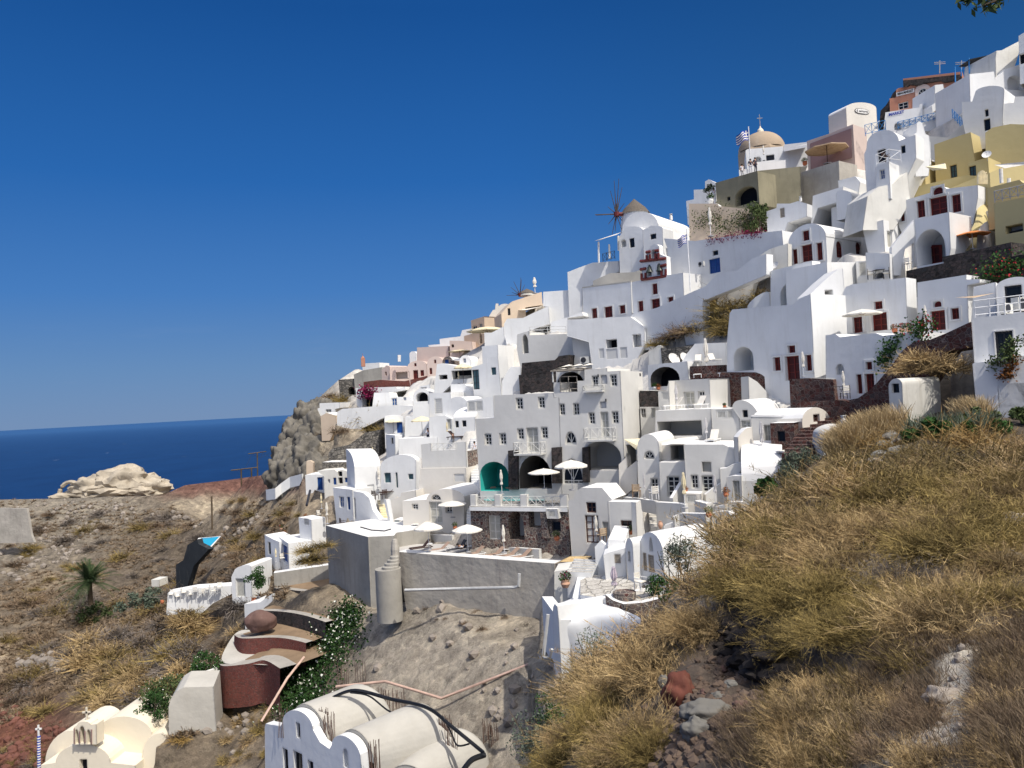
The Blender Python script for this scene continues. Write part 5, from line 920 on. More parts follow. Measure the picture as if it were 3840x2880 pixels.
t2 = h('t2','white shop wall with blue MARKET lettering under the terracotta shop','A','white',-30,[(560,1290),(615,1110),(680,1100),(1000,1055),(1010,1015),(1045,1010),(1050,1230),(980,1330),(640,1330)],6, anchor=(900,1300), d=91)
o_ = root('wall_lettering', t2.pt(740,1095, .05),'blue MARKET lettering painted along the white shop wall','sign'); text3('MARKET', t2.pt(742,1122, .05), t2.t, t2.n, .46,'inkblue', o_, .015, .95)
h('t3','cream hotel gable with a small oval scroll sign','A','warm',22,[(170,1300),(162,1062),('a',512,1068,70),(520,1250),(380,1290)],('l',-40,1200), anchor=(300,1300), d=88)
T3 = HS['t3']; o_ = root('oval_sign', T3.pt(342,1100, .05),'small cream scroll-shaped sign with dark script on the cream gable','sign')
m = MB(); c_ = T3.pt(342,1100, .06); ww = (T3.pt(440,1100) - T3.pt(245,1100)).length / 2; m.add([c_ + T3.t * ww * math.cos(i * math.pi / 12) * (1 - .15 * math.cos(i * math.pi / 6)) + Vector((0,0, ww * .24 * math.sin(i * math.pi / 12))) for i in range(24)],[tuple(range(24))]); link('rim', m, 'ink', o_)
m = MB(); c_ = T3.pt(342,1100, .09); m.add([c_ + T3.t * ww * .93 * math.cos(i * math.pi / 12) * (1 - .15 * math.cos(i * math.pi / 6)) + Vector((0,0, ww * .2 * math.sin(i * math.pi / 12))) for i in range(24)],[tuple(range(24))]); link('panel', m, 'signwhite', o_); text3('d. santorini', c_ + T3.n * .02, T3.t, T3.n, ww * .3,'ink', o_, 0,1)
h('t4','rose building front with recessed mauve panel and half-round fanlight','B','pinkish',-52,[(1445,850),(1430,520),(1700,430),(1960,325),(1985,760)],('r',2115,370), anchor=(1550,820), d=88, wins=[('nicher',1470,480,1940,760, .25)])
HT4 = House('mauve wall panel set into the rose building','B','mauve',-52,[(1475,820),(1468,548),(1940,372),(1950,710)], .06, anchor=(1550,820), d=87.8, name='wall_panel', cat='wall panel', wins=[('casarch',1672,540,1752,590, .04)], foot=False)
h('t5','tan terrace wall wing below the beige parasol','B','rough_wall',-55,[(1370,1190),(1350,885),(1800,745),(1805,1090)],('r',2010,790), anchor=(1600,1190), d=83.5, roof='sand')
h('t6','olive weathered building with a tall arched doorway','B','olive',-52,[(400,1240),(378,1000),(520,960),(860,862),(885,1255),(600,1285)],6, wins=[('holea',605,1045,858,1280,1.0),('dwin',512,1160,548,1205)], anchor=(600,1290), d=84)
h('t7','olive weathered front with a pale shuttered window','B','olive',-20,[(880,1260),(862,862),(1360,812),(1362,1190),(1000,1215)],6, wins=[('vent',952,1075,1070,1200)], anchor=(900,1260), d=84.2, roof='sand')
h('t8','white terrace house below the sand-coloured dome','B','white',-15,[(745,860),(725,625),(750,612),(1160,580),(1165,620),(1440,545),(1440,800),(1200,850),(860,860)],7, wins=[('dwin',962,680,1055,742),('niche',835,700,903,770, .6)], anchor=(900,860), d=93)
h('t9','low pale parapet wall of the dome terrace','B','white',-15,[(650,915),(648,850),(780,838),(860,760),(1190,735),(1190,860),(870,870)], .5, anchor=(900,880), d=90, name='parapet_wall', cat='wall')
# dome
dc = at('B',910,640,99); o_ = root('church_dome', dc, 'large sand-coloured church dome behind the white terrace','dome'); Rd = (at('B',1160,640,99) - at('B',640,640,99)).length / 2
m = MB(); m.lathe([(Rd * math.cos(i * math.pi / 24), Rd * .84 * math.sin(i * math.pi / 24)) for i in range(13)], dc, 32); link('cupola', m, 'dome', o_, smooth=60)
m = MB(); m.lathe([(Rd * 1.06,-9),(Rd * 1.06,-.3),(Rd * 1.02,0),(Rd * .99, .05)], dc, 8); link('drum', m, 'dome', o_)
m = MB(); zt = dc + Vector((0,0, Rd * .84)); m.lathe([(.45,-.05),(.4, .3),(.15, .6),(.05, .9)], zt, 10); link('finial', m, 'churchcream', o_)
m = MB(); m.tube([zt + Vector((0,0, .8)), zt + Vector((0,0,2.4))], .05,4); m.tube([zt + Vector((-.35,0,1.9)), zt + Vector((.35,0,1.9))], .05,4); link('cross', m, 'metalgrey', o_)
h('t10','narrow white blocks at the left end of the olive building','B','white',-40,[(50,1330),(40,1210),(130,1190),(128,1080),(258,1075),(258,985),(300,960),(380,1000),(385,1240)],5, anchor=(200,1330), d=90)
h('t11','concrete-topped tan garden wall behind the tall folded parasol','B','sand',-35,[(65,1540),(70,1240),(400,1240),(420,1270),(640,1290),(800,1310),(830,1390),(800,1430),(600,1600)],3, anchor=(500,1600), d=84, roof='white_roof', name='garden_wall', cat='wall')
h('t12','white corner blocks with a brown shutter and tiny twin chimney','B','white',-45,[(970,1480),(965,1330),(1080,1290),(1085,1240),(1235,1240),(1330,1210),(1430,1240),(1430,1390),(1210,1460),(1120,1540)],5, wins=[('woodsh',1122,1290,1175,1400)], anchor=(1150,1500), d=79)
h('t13','white sloping roof house on the lane below the rose building','B','white',-45,[(1450,1250),(1500,1150),(1850,1040),(1840,1100),(1950,1170),(1560,1290),(1450,1390)],6, anchor=(1500,1400), d=78)
h('t14','small white vault with a wall lamp beneath the tan wing','B','white',-50,[(1765,1250),(1765,1130),('a',1950,1150,55),(1945,1200)],('r',2120,1100), anchor=(1800,1260), d=75)
h('t15','white parapet house next to the tan wing corner','B','white',-48,[(1795,1040),(1790,975),(1990,925),(2045,990),(2000,1080)],4, anchor=(1900,1100), d=79)
h('t16','tall blue-shaded white vault with a chair balcony','C','white',-48,[(400,470),(370,60),(395,0),(400,-50),('a',770,-95,150),(960,-170),(970,100),(700,450)],('r',1120,-160), wins=[('dwin',528,0,622,150),('dwin',795,-45,845,45)], anchor=(500,470), d=71)
h('t17','white bay with a small navy window below the chair balcony','C','white',-48,[(505,365),(498,205),(655,140),(665,360)],('r',890,200), wins=[('bwin',552,235,607,342)], anchor=(560,365), d=68.5)
h('t18','white rough slope wall running down to the red-window house','C','oldwhite',10,[(330,570),(410,540),(540,430),(700,400),(850,270),(870,260),(905,600),(700,720)],3, anchor=(600,580), d=68, name='sloping_wall', cat='wall')
h('t19','white chimney tower with stepped top behind the blue-shaded vault','A','white',0,[(950,1640),(945,1360),(975,1340),(975,1230),(1010,1215),(1045,1235),(1080,1360),(1120,1380),(1140,1580),(1100,1640)],2.5, anchor=(1050,1640), d=69.5, name='chimney_tower', cat='chimney')
h('t20','white terrace wall behind blue crossed railings','A','white',-20,[(600,1450),(625,1210),(1000,1190),(1250,1130),(1290,1120),(1270,1320),(1050,1330),(900,1300),(700,1440)],5, anchor=(900,1440), d=86, wins=[('niche',718,1230,795,1312, .6)])
h('t21','large blue-shaded vaulted house with two dark windows near the top','A','white',-48,[(1565,1340),(1500,1190),(1495,990),(1615,985),(1650,880),('a',1985,850,60),(1965,1280),(1760,1330)],('r',2240,840), wins=[('dwin',1762,1075,1803,1158),('dwin',1750,1185,1825,1320)], anchor=(1700,1340), d=72)
h('t22','white wall tower left of the big vaulted house','A','white',-45,[(1430,1200),(1410,790),(1500,720),(1580,665),(1590,985)],('r',1875,640), anchor=(1500,1200), d=84)
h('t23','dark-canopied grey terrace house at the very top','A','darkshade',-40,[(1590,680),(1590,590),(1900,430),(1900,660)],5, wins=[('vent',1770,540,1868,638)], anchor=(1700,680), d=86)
h('t24','pale weathered house side with small ledges at the skyline','A','oldwhite',15,[(1880,740),(1885,480),(1895,400),(1960,395),(2155,290),(2165,380),(2120,540),(1960,640)],4, anchor=(1950,740), d=80)
h('t25','topmost grey-shaded block at the right frame edge','A','white',-45,[(2150,560),(2148,230),(2230,180),(2330,150),(2330,560)],5, wins=[('hole',2160,420,2300,540, .5)], anchor=(2200,600), d=78)
h('t26','white parapet and arched wall above the big vault','A','white',10,[(1590,1000),(1585,670),(1870,640),(1880,735),(2000,610),(2230,540),(2260,860),(1985,870)],5, anchor=(1800,1000), d=79, wins=[('niche',2020,690,2200,850, .6)])
h('t27','small white utility block with brown pipes right of the big vault','A','white',-30,[(1970,1280),(1960,1010),(2095,1000),(2110,930),(2230,925),(2240,1250)],3, anchor=(2000,1290), d=70.5)
h('t28','grey-shaded lower wall with awning shadow right of the chimney tower','A','cream',-45,[(1130,1590),(1115,1385),(1330,1400),(1560,1200),(1565,1400),(1200,1500)],3, anchor=(1250,1590), d=76)
h('t29','white stair walls zigzagging under the terracotta shop','A','white',8,[(1160,1130),(1150,1035),(1185,1000),(1185,795),(1280,785),(1295,860),(1400,810),(1415,1040),(1290,1040)],4, anchor=(1250,1130), d=89, wins=[('hole',1292,830,1395,880, .4)])
m = MB()
sl_ = root('shade_sail', at('A',1600,560,84),'dark triangular shade sail on blue poles at the top of the village','shade sail'); m.add([at('A',1455,585,86), at('A',1590,495,82), at('A',1900,430,86), at('A',1590,590,88)],[(0,1,2),(0,2,3)]); link('cloth', m, 'shade_sail', sl_)
for x0, y0, y1 in ((1583,485,665),(1422,585,770),(1490,600,690)): m = MB(); m.tube([at('A', x0, y1,83), at('A', x0 - 6, y0,83)], .07,5); link('pole', m, 'railblue', sl_)
# ================= land: one hillside sheet, one near slope, the sea
def rbf(pts, reg=1e-3):
    X = np.array([[p[0], p[1]] for p in pts]); z = np.array([p[2] for p in pts]); sc = 60.0; A = X / sc
    D = np.sqrt(((A[:, None] - A[None]) ** 2).sum(-1) + 1e-9); Kk = D ** 2 * np.log(D + 1e-9) + np.eye(len(A)) * reg
    Pm = np.hstack([np.ones((len(A),1)), A]); M = np.block([[Kk, Pm],[Pm.T, np.zeros((3,3))]]); w = np.linalg.solve(M, np.concatenate([z, np.zeros(3)]))
    def f(q):
        q = np.asarray(q) / sc; out = np.zeros(len(q))
        for s_ in range(0, len(q),20000):
            b = q[s_:s_ + 20000]; d = np.sqrt(((b[:, None] - A[None]) ** 2).sum(-1) + 1e-9); out[s_:s_ + 20000] = (d ** 2 * np.log(d + 1e-9)) @ w[:-3] + w[-3] + b @ w[-2:]
        return out
    return f
CP = []
def cp(x, y, Y, dz=0): p = at('V', x, y, Y); CP.append((p.x, p.y, p.z + dz))
for x, y, Y in [(-200,1085,205),(0,1078,210),(100,1080,212),(200,1077,218),(300,1072,222),(380,1062,235),(460,1048,250),(590,1028,262),(600,1060,205),(520,1085,185),(480,1120,165),(420,1140,160),
                (-200,1200,150),(0,1180,158),(100,1160,165),(200,1200,150),(300,1160,160),(400,1200,138),(300,1300,112),(200,1300,114),(100,1300,118),(0,1300,120),(-200,1300,120),(100,1400,98),(200,1400,94),(0,1450,92),(100,1500,86),
                (0,1600,76),(150,1560,74),(0,1750,66),(300,1700,60),(-200,1600,76),(300,1500,76),(300,1400,92),(450,1300,98),(500,1200,112),(560,1110,130),(400,1400,86),(470,1450,76),(560,1300,92),(600,1200,94),(430,1250,112),(640,1150,92),
                (620,1060,125),(600,1010,140),(640,1000,132),(680,980,128),(640,930,142),(660,885,148),(700,865,152),(720,900,140),(760,930,125),(800,950,112),(760,1000,108),(700,1040,108),(760,790,160),(720,820,158)]: cp(x, y, Y)
for x, y, dd in [(600,1250,2),(700,1250,2),(700,1180,6),(800,1100,4),(900,1050,4),(1000,1000,4),(860,960,6),(950,900,6),(1000,1100,3),(900,1200,6),(1100,1000,6),(1200,1000,7),(1300,1000,5),(1150,850,10),(1300,850,8),(1450,850,6),
                 (850,880,10),(800,840,14),(900,800,14),(1000,760,14),(1100,700,14),(1100,780,8),(1250,650,12),(1350,700,10),(1450,700,6),(1500,600,8),(1650,600,6),(1550,720,3),(1600,700,3),(1700,700,8),(1850,650,6),(1950,700,5),(1700,450,10),(1850,480,8),(2000,550,6),(2150,600,5),
                 (1950,350,10),(2100,300,8),(2200,400,6),(2200,200,8),(1600,420,12),(1900,250,6),(2400,300,6),(2400,600,3),(2000,800,3),(2200,850,3),(1700,900,4),(1850,850,3),(2500,900,0),
                 (900,1315,0),(1000,1318,0),(1100,1310,0),(1180,1310,0),(1000,1400,0),(900,1350,0),(1100,1350,0),(1000,1500,0),(1100,1550,-1),(850,1500,0),(800,1350,1),(1200,1350,3),(1200,1500,-1),(900,1650,0),(1100,1700,-1),(700,1700,0),(550,1600,2),(1400,1250,5),(1500,1150,4),(600,1400,2),(700,1400,3)]:
    cp(x, y, dh('V', x, y) + dd)
for x, y, Y in [(750,1262,69),(720,1255,71),(800,1292,66),(840,1310,63),(680,1250,73),(640,1235,77)]: cp(x, y, Y)
for x, y, dd, dz in [(800,830,30,-2),(900,760,34,-4),(1000,700,34,-5),(1150,640,36,-5),(1300,560,36,-5),(1500,480,34,-6),(1650,400,36,-8),(1850,300,34,-8),(2000,200,30,-8),(2200,150,30,-8)]:
    cp(x, y, dh('V', x, y) + dd, dz); 
for x, y in [(-160,250),(-60,270),(0,240),(40,240),(100,240),(170,240)]: CP.append((x, y, -10 if x > -20 else -40))
for x in (-330,-230,-170,-110,-60,0): CP.append((x, 330,-100))
CP += [(-45,190,-50),(-60,215,-40),(-25,210,-25),(-130,262,-62),(-190,240,-55),(-90,290,-70)]
fz = rbf(CP, 2e-3)
NR, NC = 330,430
Yr = 36 * (330 / 36) ** (np.arange(NR) / (NR - 1)); Ur = np.linspace(-1.0,1.0, NC)
GX = (Ur[None] * Yr[:, None]); GY = np.repeat(Yr[:, None], NC, 1); q = np.stack([GX.ravel(), GY.ravel()],1); GZ = fz(q)
# terraces: the ground may not stand in front of, or above the roof of, any house
fx, fy = q[:, 0], q[:, 1]; GR = np.full(len(fx),-999.); GCAP = np.full(len(fx),999.)
for a, b, B, zb in FOOT:
    t_ = (b - a); Lh = math.hypot(t_.x, t_.y)
    if Lh < .3: continue
    tx, ty = t_.x / Lh, t_.y / Lh; bl_ = math.hypot(B.x, B.y); bx, by = B.x / bl_, B.y / bl_
    u = (fx - a.x) * tx + (fy - a.y) * ty; w = (fx - a.x) * bx + (fy - a.y) * by
    ra = (u > -1.0) & (u < Lh + 1.0) & (w > -1.2) & (w < bl_ + .5); lo = zb - .6 - np.clip(-w, 0,9) * 1.6 - np.clip(np.maximum(-u, u - Lh),0,3) * .8; GR = np.where(ra & (lo > GR), lo, GR)
    ins = (u > -1.5) & (u < Lh + 2.6) & (w > -4.5) & (w < bl_ * .8); cap = zb - .1 + np.clip(-w, 0,9) * -.15 + np.clip(np.maximum(-u, u - Lh) - .6,0,3) * .5; GCAP = np.where(ins & (GCAP > cap), cap, GCAP)
GZ = np.minimum(np.maximum(GZ, GR), GCAP)
COLS = dict(dirt=(.245, .205, .16), scrub=(.18, .15, .118), tan=(.42, .35, .26), red=(.16, .09, .07), rust=(.19, .085, .06), town=(.66, .64, .60), grey=(.50, .455, .39), cliff=(.31, .29, .255), pale=(.48, .42, .33), plateau=(.19, .10, .085), rubble=(.30, .275, .235))
BL = [('scrub',250,1200,260,90),('scrub',450,1170,130,70),('scrub',300,1320,200,60),('rubble',150,1110,160,45),('rubble',50,1190,130,45),('rubble',180,1140,60,60),('tan',110,1250,60,20),('dirt',100,1330,160,40),('tan',60,1420,110,30),
      ('red',60,1520,90,50),('rust',30,1570,75,60),('rust',10,1640,80,40),('dirt',150,1480,90,40),('dirt',300,1400,90,60),('plateau',480,1050,130,22),('plateau',560,1045,90,22),('pale',470,1110,60,30),('pale',440,1095,50,15),('tan',560,1080,60,15),
      ('cliff',650,960,60,90),('cliff',610,1020,30,40),('cliff',700,930,50,60),('tan',740,960,60,50),('tan',600,1110,80,40),('scrub',560,1160,80,50),('pale',690,940,20,60),
      ('town',1050,800,260,110),('town',1000,980,180,130),('town',1300,650,250,150),('town',1600,550,300,200),('town',1950,450,260,300),('town',1350,950,300,200),('town',1700,800,250,160),('town',2000,700,200,120),('town',880,850,90,60),
      ('scrub',1560,690,75,40),('scrub',1480,720,60,30),('grey',1480,760,60,18),('grey',1000,1430,190,130),('grey',1050,1330,150,60),('grey',1100,1560,120,100),('grey',900,1400,120,120),('grey',1000,1500,200,100),('pale',1060,1500,40,50),('pale',1100,1360,35,40),
      ('tan',700,1280,90,30),('dirt',640,1260,60,30),('scrub',480,1380,90,70),('tan',410,1340,25,60),('dirt',420,1480,80,60),('dirt',700,1480,90,80),('scrub',2060,850,60,60),('cliff',880,1330,50,50)]
Mx = np.array(CRi)
Pw = np.stack([fx, fy, GZ],1); Qc = Pw @ Mx.T; su = (512 - Qc[:, 0] / Qc[:, 2] * FPX) * 2212 / 1024; sv = (384 + Qc[:, 1] / Qc[:, 2] * FPX) * 2212 / 1024
wsum = np.full(len(su), .12); csum = np.outer(wsum, COLS['dirt']); town = np.zeros(len(su)); wt = np.full(len(su), .12)
for nme, x, y, rx, ry in BL:
    w = np.exp(-(((su - x) / rx) ** 2 + ((sv - y) / ry) ** 2) * 1.3) * (1.6 if nme != 'town' else 1.0); wsum += w; csum += np.outer(w, COLS[nme]); 
    if nme == 'town': town += w
col = csum / wsum[:, None]; tw = np.clip(town / wsum, 0,1)
amp = (1 - tw * .92) * np.clip(Yr.repeat(NC) / 100, .35,1.4)
grey_w = np.exp(-(((su - 1020) / 200) ** 2 + ((sv - 1430) / 170) ** 2)); cliffw = np.exp(-(((su - 650) / 60) ** 2 + ((sv - 960) / 90) ** 2))
nz = np.empty(len(fx)); 
for i in range(len(fx)):
    p = Vector((fx[i] * .16, fy[i] * .16, GZ[i] * .16)); nz[i] = noise.fractal(p, .9,2.1,5) * 1.0 + noise.ridged_multi_fractal(p * 3.1, .9,2.0,3,1.0,2.0) * .22
rk = np.array([noise.ridged_multi_fractal(Vector((a * .28, b_ * .28, c_ * .28)), .8,2.2,5,1.0,2.0) for a, b_, c_ in zip(fx, fy, GZ)]) - 1.2
GZ2 = GZ + (nz - .2) * amp * (1 + 1.2 * cliffw) * .9 + rk * .34 * grey_w
LN = [(-2500,1180),(-300,1088),(0,1079),(130,1077),(350,1070),(400,1048),(500,1036),(585,1024),(600,1000),(625,930),(645,880),(690,858),(730,822),(780,790),(860,775),(1000,735),(1100,670),(1300,590),(1500,520),(1640,400),(1900,260),(2212,150),(4000,-600)]
ly = np.interp(su, [a for a, _ in LN],[b for _, b in LN]); uu, vv_ = su * 1024 / 2212, ly * 1024 / 2212; dl = np.stack([(uu - 512) / FPX, -(vv_ - 384) / FPX, -np.ones(len(uu))],1) @ np.array(CR).T; zl = dl[:, 2] / dl[:, 1] * fy; GZ2 = np.minimum(GZ2, zl)
GX2 = fx + cliffw * (nz * 2.0 + rk * 1.6) + grey_w * rk * .35; fyo = fy; fy = fy - cliffw * rk * 1.8
hs = bpy.data.meshes.new('hillside'); vv = np.stack([GX2, fy, GZ2],1); jj, ii = np.meshgrid(np.arange(NR - 1), np.arange(NC - 1), indexing='ij'); v0 = (jj * NC + ii).ravel()
hs.from_pydata(vv.tolist(),[], np.stack([v0, v0 + 1, v0 + NC + 1, v0 + NC],1).tolist()); hs.polygons.foreach_set('use_smooth',[True] * len(hs.polygons))
at_ = hs.color_attributes.new('tint','FLOAT_COLOR','POINT'); at_.data.foreach_set('color', np.hstack([col, tw[:, None]]).ravel())
m_, nt, b = newmat('ground'); va = nt.nodes.new('ShaderNodeVertexColor'); va.layer_name = 'tint'
n1 = N(nt, 'ShaderNodeTexNoise', Scale=.55, Detail=12.0, Roughness=.82); L(nt, pos(nt), n1.inputs['Vector'])
n2 = N(nt, 'ShaderNodeTexVoronoi', Scale=1.1); nzz = N(nt, 'ShaderNodeTexNoise', Scale=1.2, Detail=4.0); L(nt, pos(nt), nzz.inputs['Vector']); ad = nt.nodes.new('ShaderNodeVectorMath'); ad.operation = 'MULTIPLY_ADD'; L(nt, nzz.outputs['Color'], ad.inputs[0]); ad.inputs[1].default_value = (1.2,) * 3; L(nt, pos(nt, (1,1,1.8)), ad.inputs[2]); L(nt, ad.outputs[0], n2.inputs['Vector'])
f1 = ramp(nt, n1.outputs['Fac'],[(.34,(.34, .33, .32)),(.47,(.82, .81, .79)),(.57,(1.15,1.12,1.06)),(.70,(1.8,1.75,1.62))]).outputs[0]
hs2 = nt.nodes.new('ShaderNodeSeparateColor'); L(nt, n2.outputs['Color'], hs2.inputs[0]); f2 = ramp(nt, hs2.outputs[0],[(0,(.8, .78, .76)),(.7,(1.02,1.0, .98)),(1,(1.2,1.18,1.12))]).outputs[0]
cc = mixc(nt, 'MULTIPLY',1.0, mixc(nt, 'MULTIPLY',1.0, va.outputs['Color'], f1), f2)
L(nt, mixc(nt, 'MIX', va.outputs['Alpha'], cc, mixc(nt, 'MULTIPLY', .35, va.outputs['Color'], f1)), b.inputs['Base Color']); b.inputs['Roughness'].default_value = 1; b.inputs['Specular IOR Level'].default_value = .05
mul = N(nt, 'ShaderNodeMath', operation='MULTIPLY'); L(nt, n2.outputs['Distance'], mul.inputs[0]); mul.inputs[1].default_value = -.16; ad2 = N(nt, 'ShaderNodeMath', operation='ADD'); L(nt, mul.outputs[0], ad2.inputs[0]); L(nt, n1.outputs['Fac'], ad2.inputs[1])
inv = N(nt, 'ShaderNodeMath', operation='MULTIPLY_ADD'); L(nt, va.outputs['Alpha'], inv.inputs[0]); inv.inputs[1].default_value = -.8; inv.inputs[2].default_value = .85
bp = N(nt, 'ShaderNodeBump', Distance=.8); L(nt, inv.outputs[0], bp.inputs['Strength']); L(nt, ad2.outputs[0], bp.inputs['Height']); L(nt, bp.outputs[0], b.inputs['Normal'])
hs.materials.append(MATS['ground']); ho = bpy.data.objects.new('hillside', hs); C.objects.link(ho); ho['kind'] = 'structure'
HZG = GZ2.reshape(NR, NC)
def hz(x, y):
    j = math.log(y / 36) / math.log(330 / 36) * (NR - 1); i = (x / y + 1) / 2 * (NC - 1)
    j = min(max(j, 0), NR - 1.01); i = min(max(i, 0), NC - 1.01); j0, i0 = int(j), int(i); a, b_ = j - j0, i - i0
    return (HZG[j0, i0] * (1 - a) + HZG[j0 + 1, i0] * a) * (1 - b_) + (HZG[j0, i0 + 1] * (1 - a) + HZG[j0 + 1, i0 + 1] * a) * b_
def hit(r, x, y, y0=40, y1=320):          # where a sight line first meets the hillside
    d = ray(r, x, y); Y = y0
    while Y < y1:
        if d.z * Y < hz(d.x * Y, Y): 
            p = d * Y; p.z = hz(p.x, p.y); return p
        Y *= 1.006
    return None
# ---- near slope
NP = []
def npnt(x, y, Y, dz=-.55): p = at('V', x, y, Y); NP.append((p.x, p.y, p.z + dz))
for x, y, Y in [(2212,1659,4.6),(2400,1500,5),(1950,1659,5.6),(1700,1659,7),(1550,1659,7.6),(1400,1659,9.5),(1250,1659,13),(1120,1659,17),(1050,1750,16),(2212,1450,6.2),(2050,1450,7.2),(1900,1450,8.2),(1750,1450,9),(1600,1480,9.5),(1500,1550,9.2),
                (1400,1560,11.5),(2300,1250,9),(2212,1250,9.4),(2050,1250,10.6),(1900,1280,10.5),(1750,1300,10.8),(1600,1330,11.5),(1480,1420,13),(1350,1450,18),(1250,1480,22),(1180,1550,22),(1230,1420,28),(1350,1380,27),(1480,1310,26),(1550,1200,22),
                (2212,1080,14),(2050,1100,14.5),(1900,1120,15),(1750,1140,16),(1620,1150,17.5),(1570,1130,20),(2212,960,20),(2050,970,20),(1900,990,21),(1780,1010,22),(1680,1040,23),(1620,1080,24),(1560,1140,26),(2212,900,29),(2100,890,29),(1980,905,29),(1880,930,29),(1800,970,28),(1720,1010,27)]: npnt(x, y, Y)
for x, y, Y in [(2212,885,36),(2050,870,36),(1920,885,36),(1830,930,35),(1760,990,33),(1650,1070,31),(1560,1200,31),(1450,1400,30),(1250,1560,29),(1100,1750,27),(1000,1900,24)]: npnt(x, y, Y, -3.0)
for x, y, z in [(-4,6,-5.5),(-6,12,-9),(-8,20,-14),(-4,3,-4),(0,1,-1.9),(4,0,-1.7),(8,1,-1.5),(3,4,-2.3),(0,4,-3.2),(20,10,-.3),(30,20,0),(38,30,-.5)]: NP.append((x, y, z))
nfz = rbf(NP, 1e-3); nx, ny = 330,330
XX, YY = np.meshgrid(np.linspace(-6,38, nx), np.linspace(.5,38, ny)); ZZ = nfz(np.stack([XX.ravel(), YY.ravel()],1)); ZZ = np.clip(ZZ, -18,1.5).reshape(ny, nx)
NZ_ = np.array([noise.fractal(Vector((x * .9, y * .9,0)), .9,2.1,5) for x, y in zip(XX.ravel(), YY.ravel())]).reshape(ny, nx); NM_ = np.array([noise.noise(Vector((x * .42, y * .42,3.3))) for x, y in zip(XX.ravel(), YY.ravel())]).reshape(ny, nx); ZZ = ZZ + NZ_ * .13 + NM_ * .45 * np.clip((YY - 6) / 4,0,1)
def nz_at(x, y):
    i = (x + 6) / 44 * (nx - 1); j = (y - .5) / 37.5 * (ny - 1); i = min(max(i, 0), nx - 2); j = min(max(j, 0), ny - 2); return float(ZZ[int(j), int(i)])
def nhit(x, y, y0=2.5, y1=37, r='V'):
    d = ray(r, x, y); Y = y0
    while Y < y1:
        if d.z * Y < nz_at(d.x * Y, Y): return d * Y
        Y *= 1.01
    return None
for x_, y_, dp, rr in ((1660,1400,1.2, .7),(1610,1370,1.1, .7),(1690,1445, .8, .6),(1580,1335, .8, .7)):
    p_ = nhit(x_, y_)
    if p_: ZZ -= dp * np.exp(-((XX - p_.x) ** 2 + (YY - p_.y) ** 2) / rr ** 2)
ns = bpy.data.meshes.new('near_slope'); jj, ii = np.meshgrid(np.arange(ny - 1), np.arange(nx - 1), indexing='ij'); v0 = (jj * nx + ii).ravel()
ns.from_pydata(np.stack([XX.ravel(), YY.ravel(), ZZ.ravel()],1).tolist(),[], np.stack([v0, v0 + 1, v0 + nx + 1, v0 + nx],1).tolist()); ns.polygons.foreach_set('use_smooth',[True] * len(ns.polygons))
Qc = np.stack([XX.ravel(), YY.ravel(), ZZ.ravel()],1) @ Mx.T; Qc[:, 2] = np.minimum(Qc[:, 2],-.05); su = (512 - Qc[:, 0] / Qc[:, 2] * FPX) * 2212 / 1024; sv = (384 + Qc[:, 1] / Qc[:, 2] * FPX) * 2212 / 1024
PTH = [(2150,1330),(2110,1365),(2075,1400),(2060,1440),(2062,1480),(2050,1530),(2040,1580),(1990,1600)]
NB = [((.035, .028, .024), x_, y_, 42,30) for x_, y_ in ((1610,1350),(1650,1390),(1670,1430),(1700,1450),(1580,1380))] + [((.66, .60, .50), x_, y_, 22,18) for x_, y_ in PTH] + [((.45, .40, .33),1900,1600,50,30),((.10, .075, .058),1560,1480,110,70),((.11, .085, .065),1480,1600,80,60),((.5, .45, .38),2190,1120,30,40),((.45, .38, .3),1500,1250,40,60)]  # near-black blobs paint the gully's shade into the ground tint
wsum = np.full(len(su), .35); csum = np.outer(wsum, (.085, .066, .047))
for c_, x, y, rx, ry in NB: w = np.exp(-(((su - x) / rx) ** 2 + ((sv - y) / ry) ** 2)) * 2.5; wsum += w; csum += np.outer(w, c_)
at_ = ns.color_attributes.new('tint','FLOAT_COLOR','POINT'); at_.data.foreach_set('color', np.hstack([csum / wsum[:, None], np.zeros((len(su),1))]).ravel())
m_, nt, b = newmat('near_ground'); va = nt.nodes.new('ShaderNodeVertexColor'); va.layer_name = 'tint'; n1 = N(nt, 'ShaderNodeTexNoise', Scale=3.0, Detail=10.0, Roughness=.75); L(nt, pos(nt), n1.inputs['Vector'])
f1 = ramp(nt, n1.outputs['Fac'],[(.3,(.45,) * 3),(.5,(.95,) * 3),(.7,(1.5,1.45,1.35))]).outputs[0]; L(nt, mixc(nt, 'MULTIPLY',1.0, va.outputs['Color'], f1), b.inputs['Base Color']); b.inputs['Roughness'].default_value = 1
bp = N(nt, 'ShaderNodeBump', Strength=.8, Distance=.08); L(nt, n1.outputs['Fac'], bp.inputs['Height']); L(nt, bp.outputs[0], b.inputs['Normal']); ns.materials.append(MATS['near_ground'])
no = bpy.data.objects.new('near_slope', ns); C.objects.link(no); no['kind'] = 'structure'
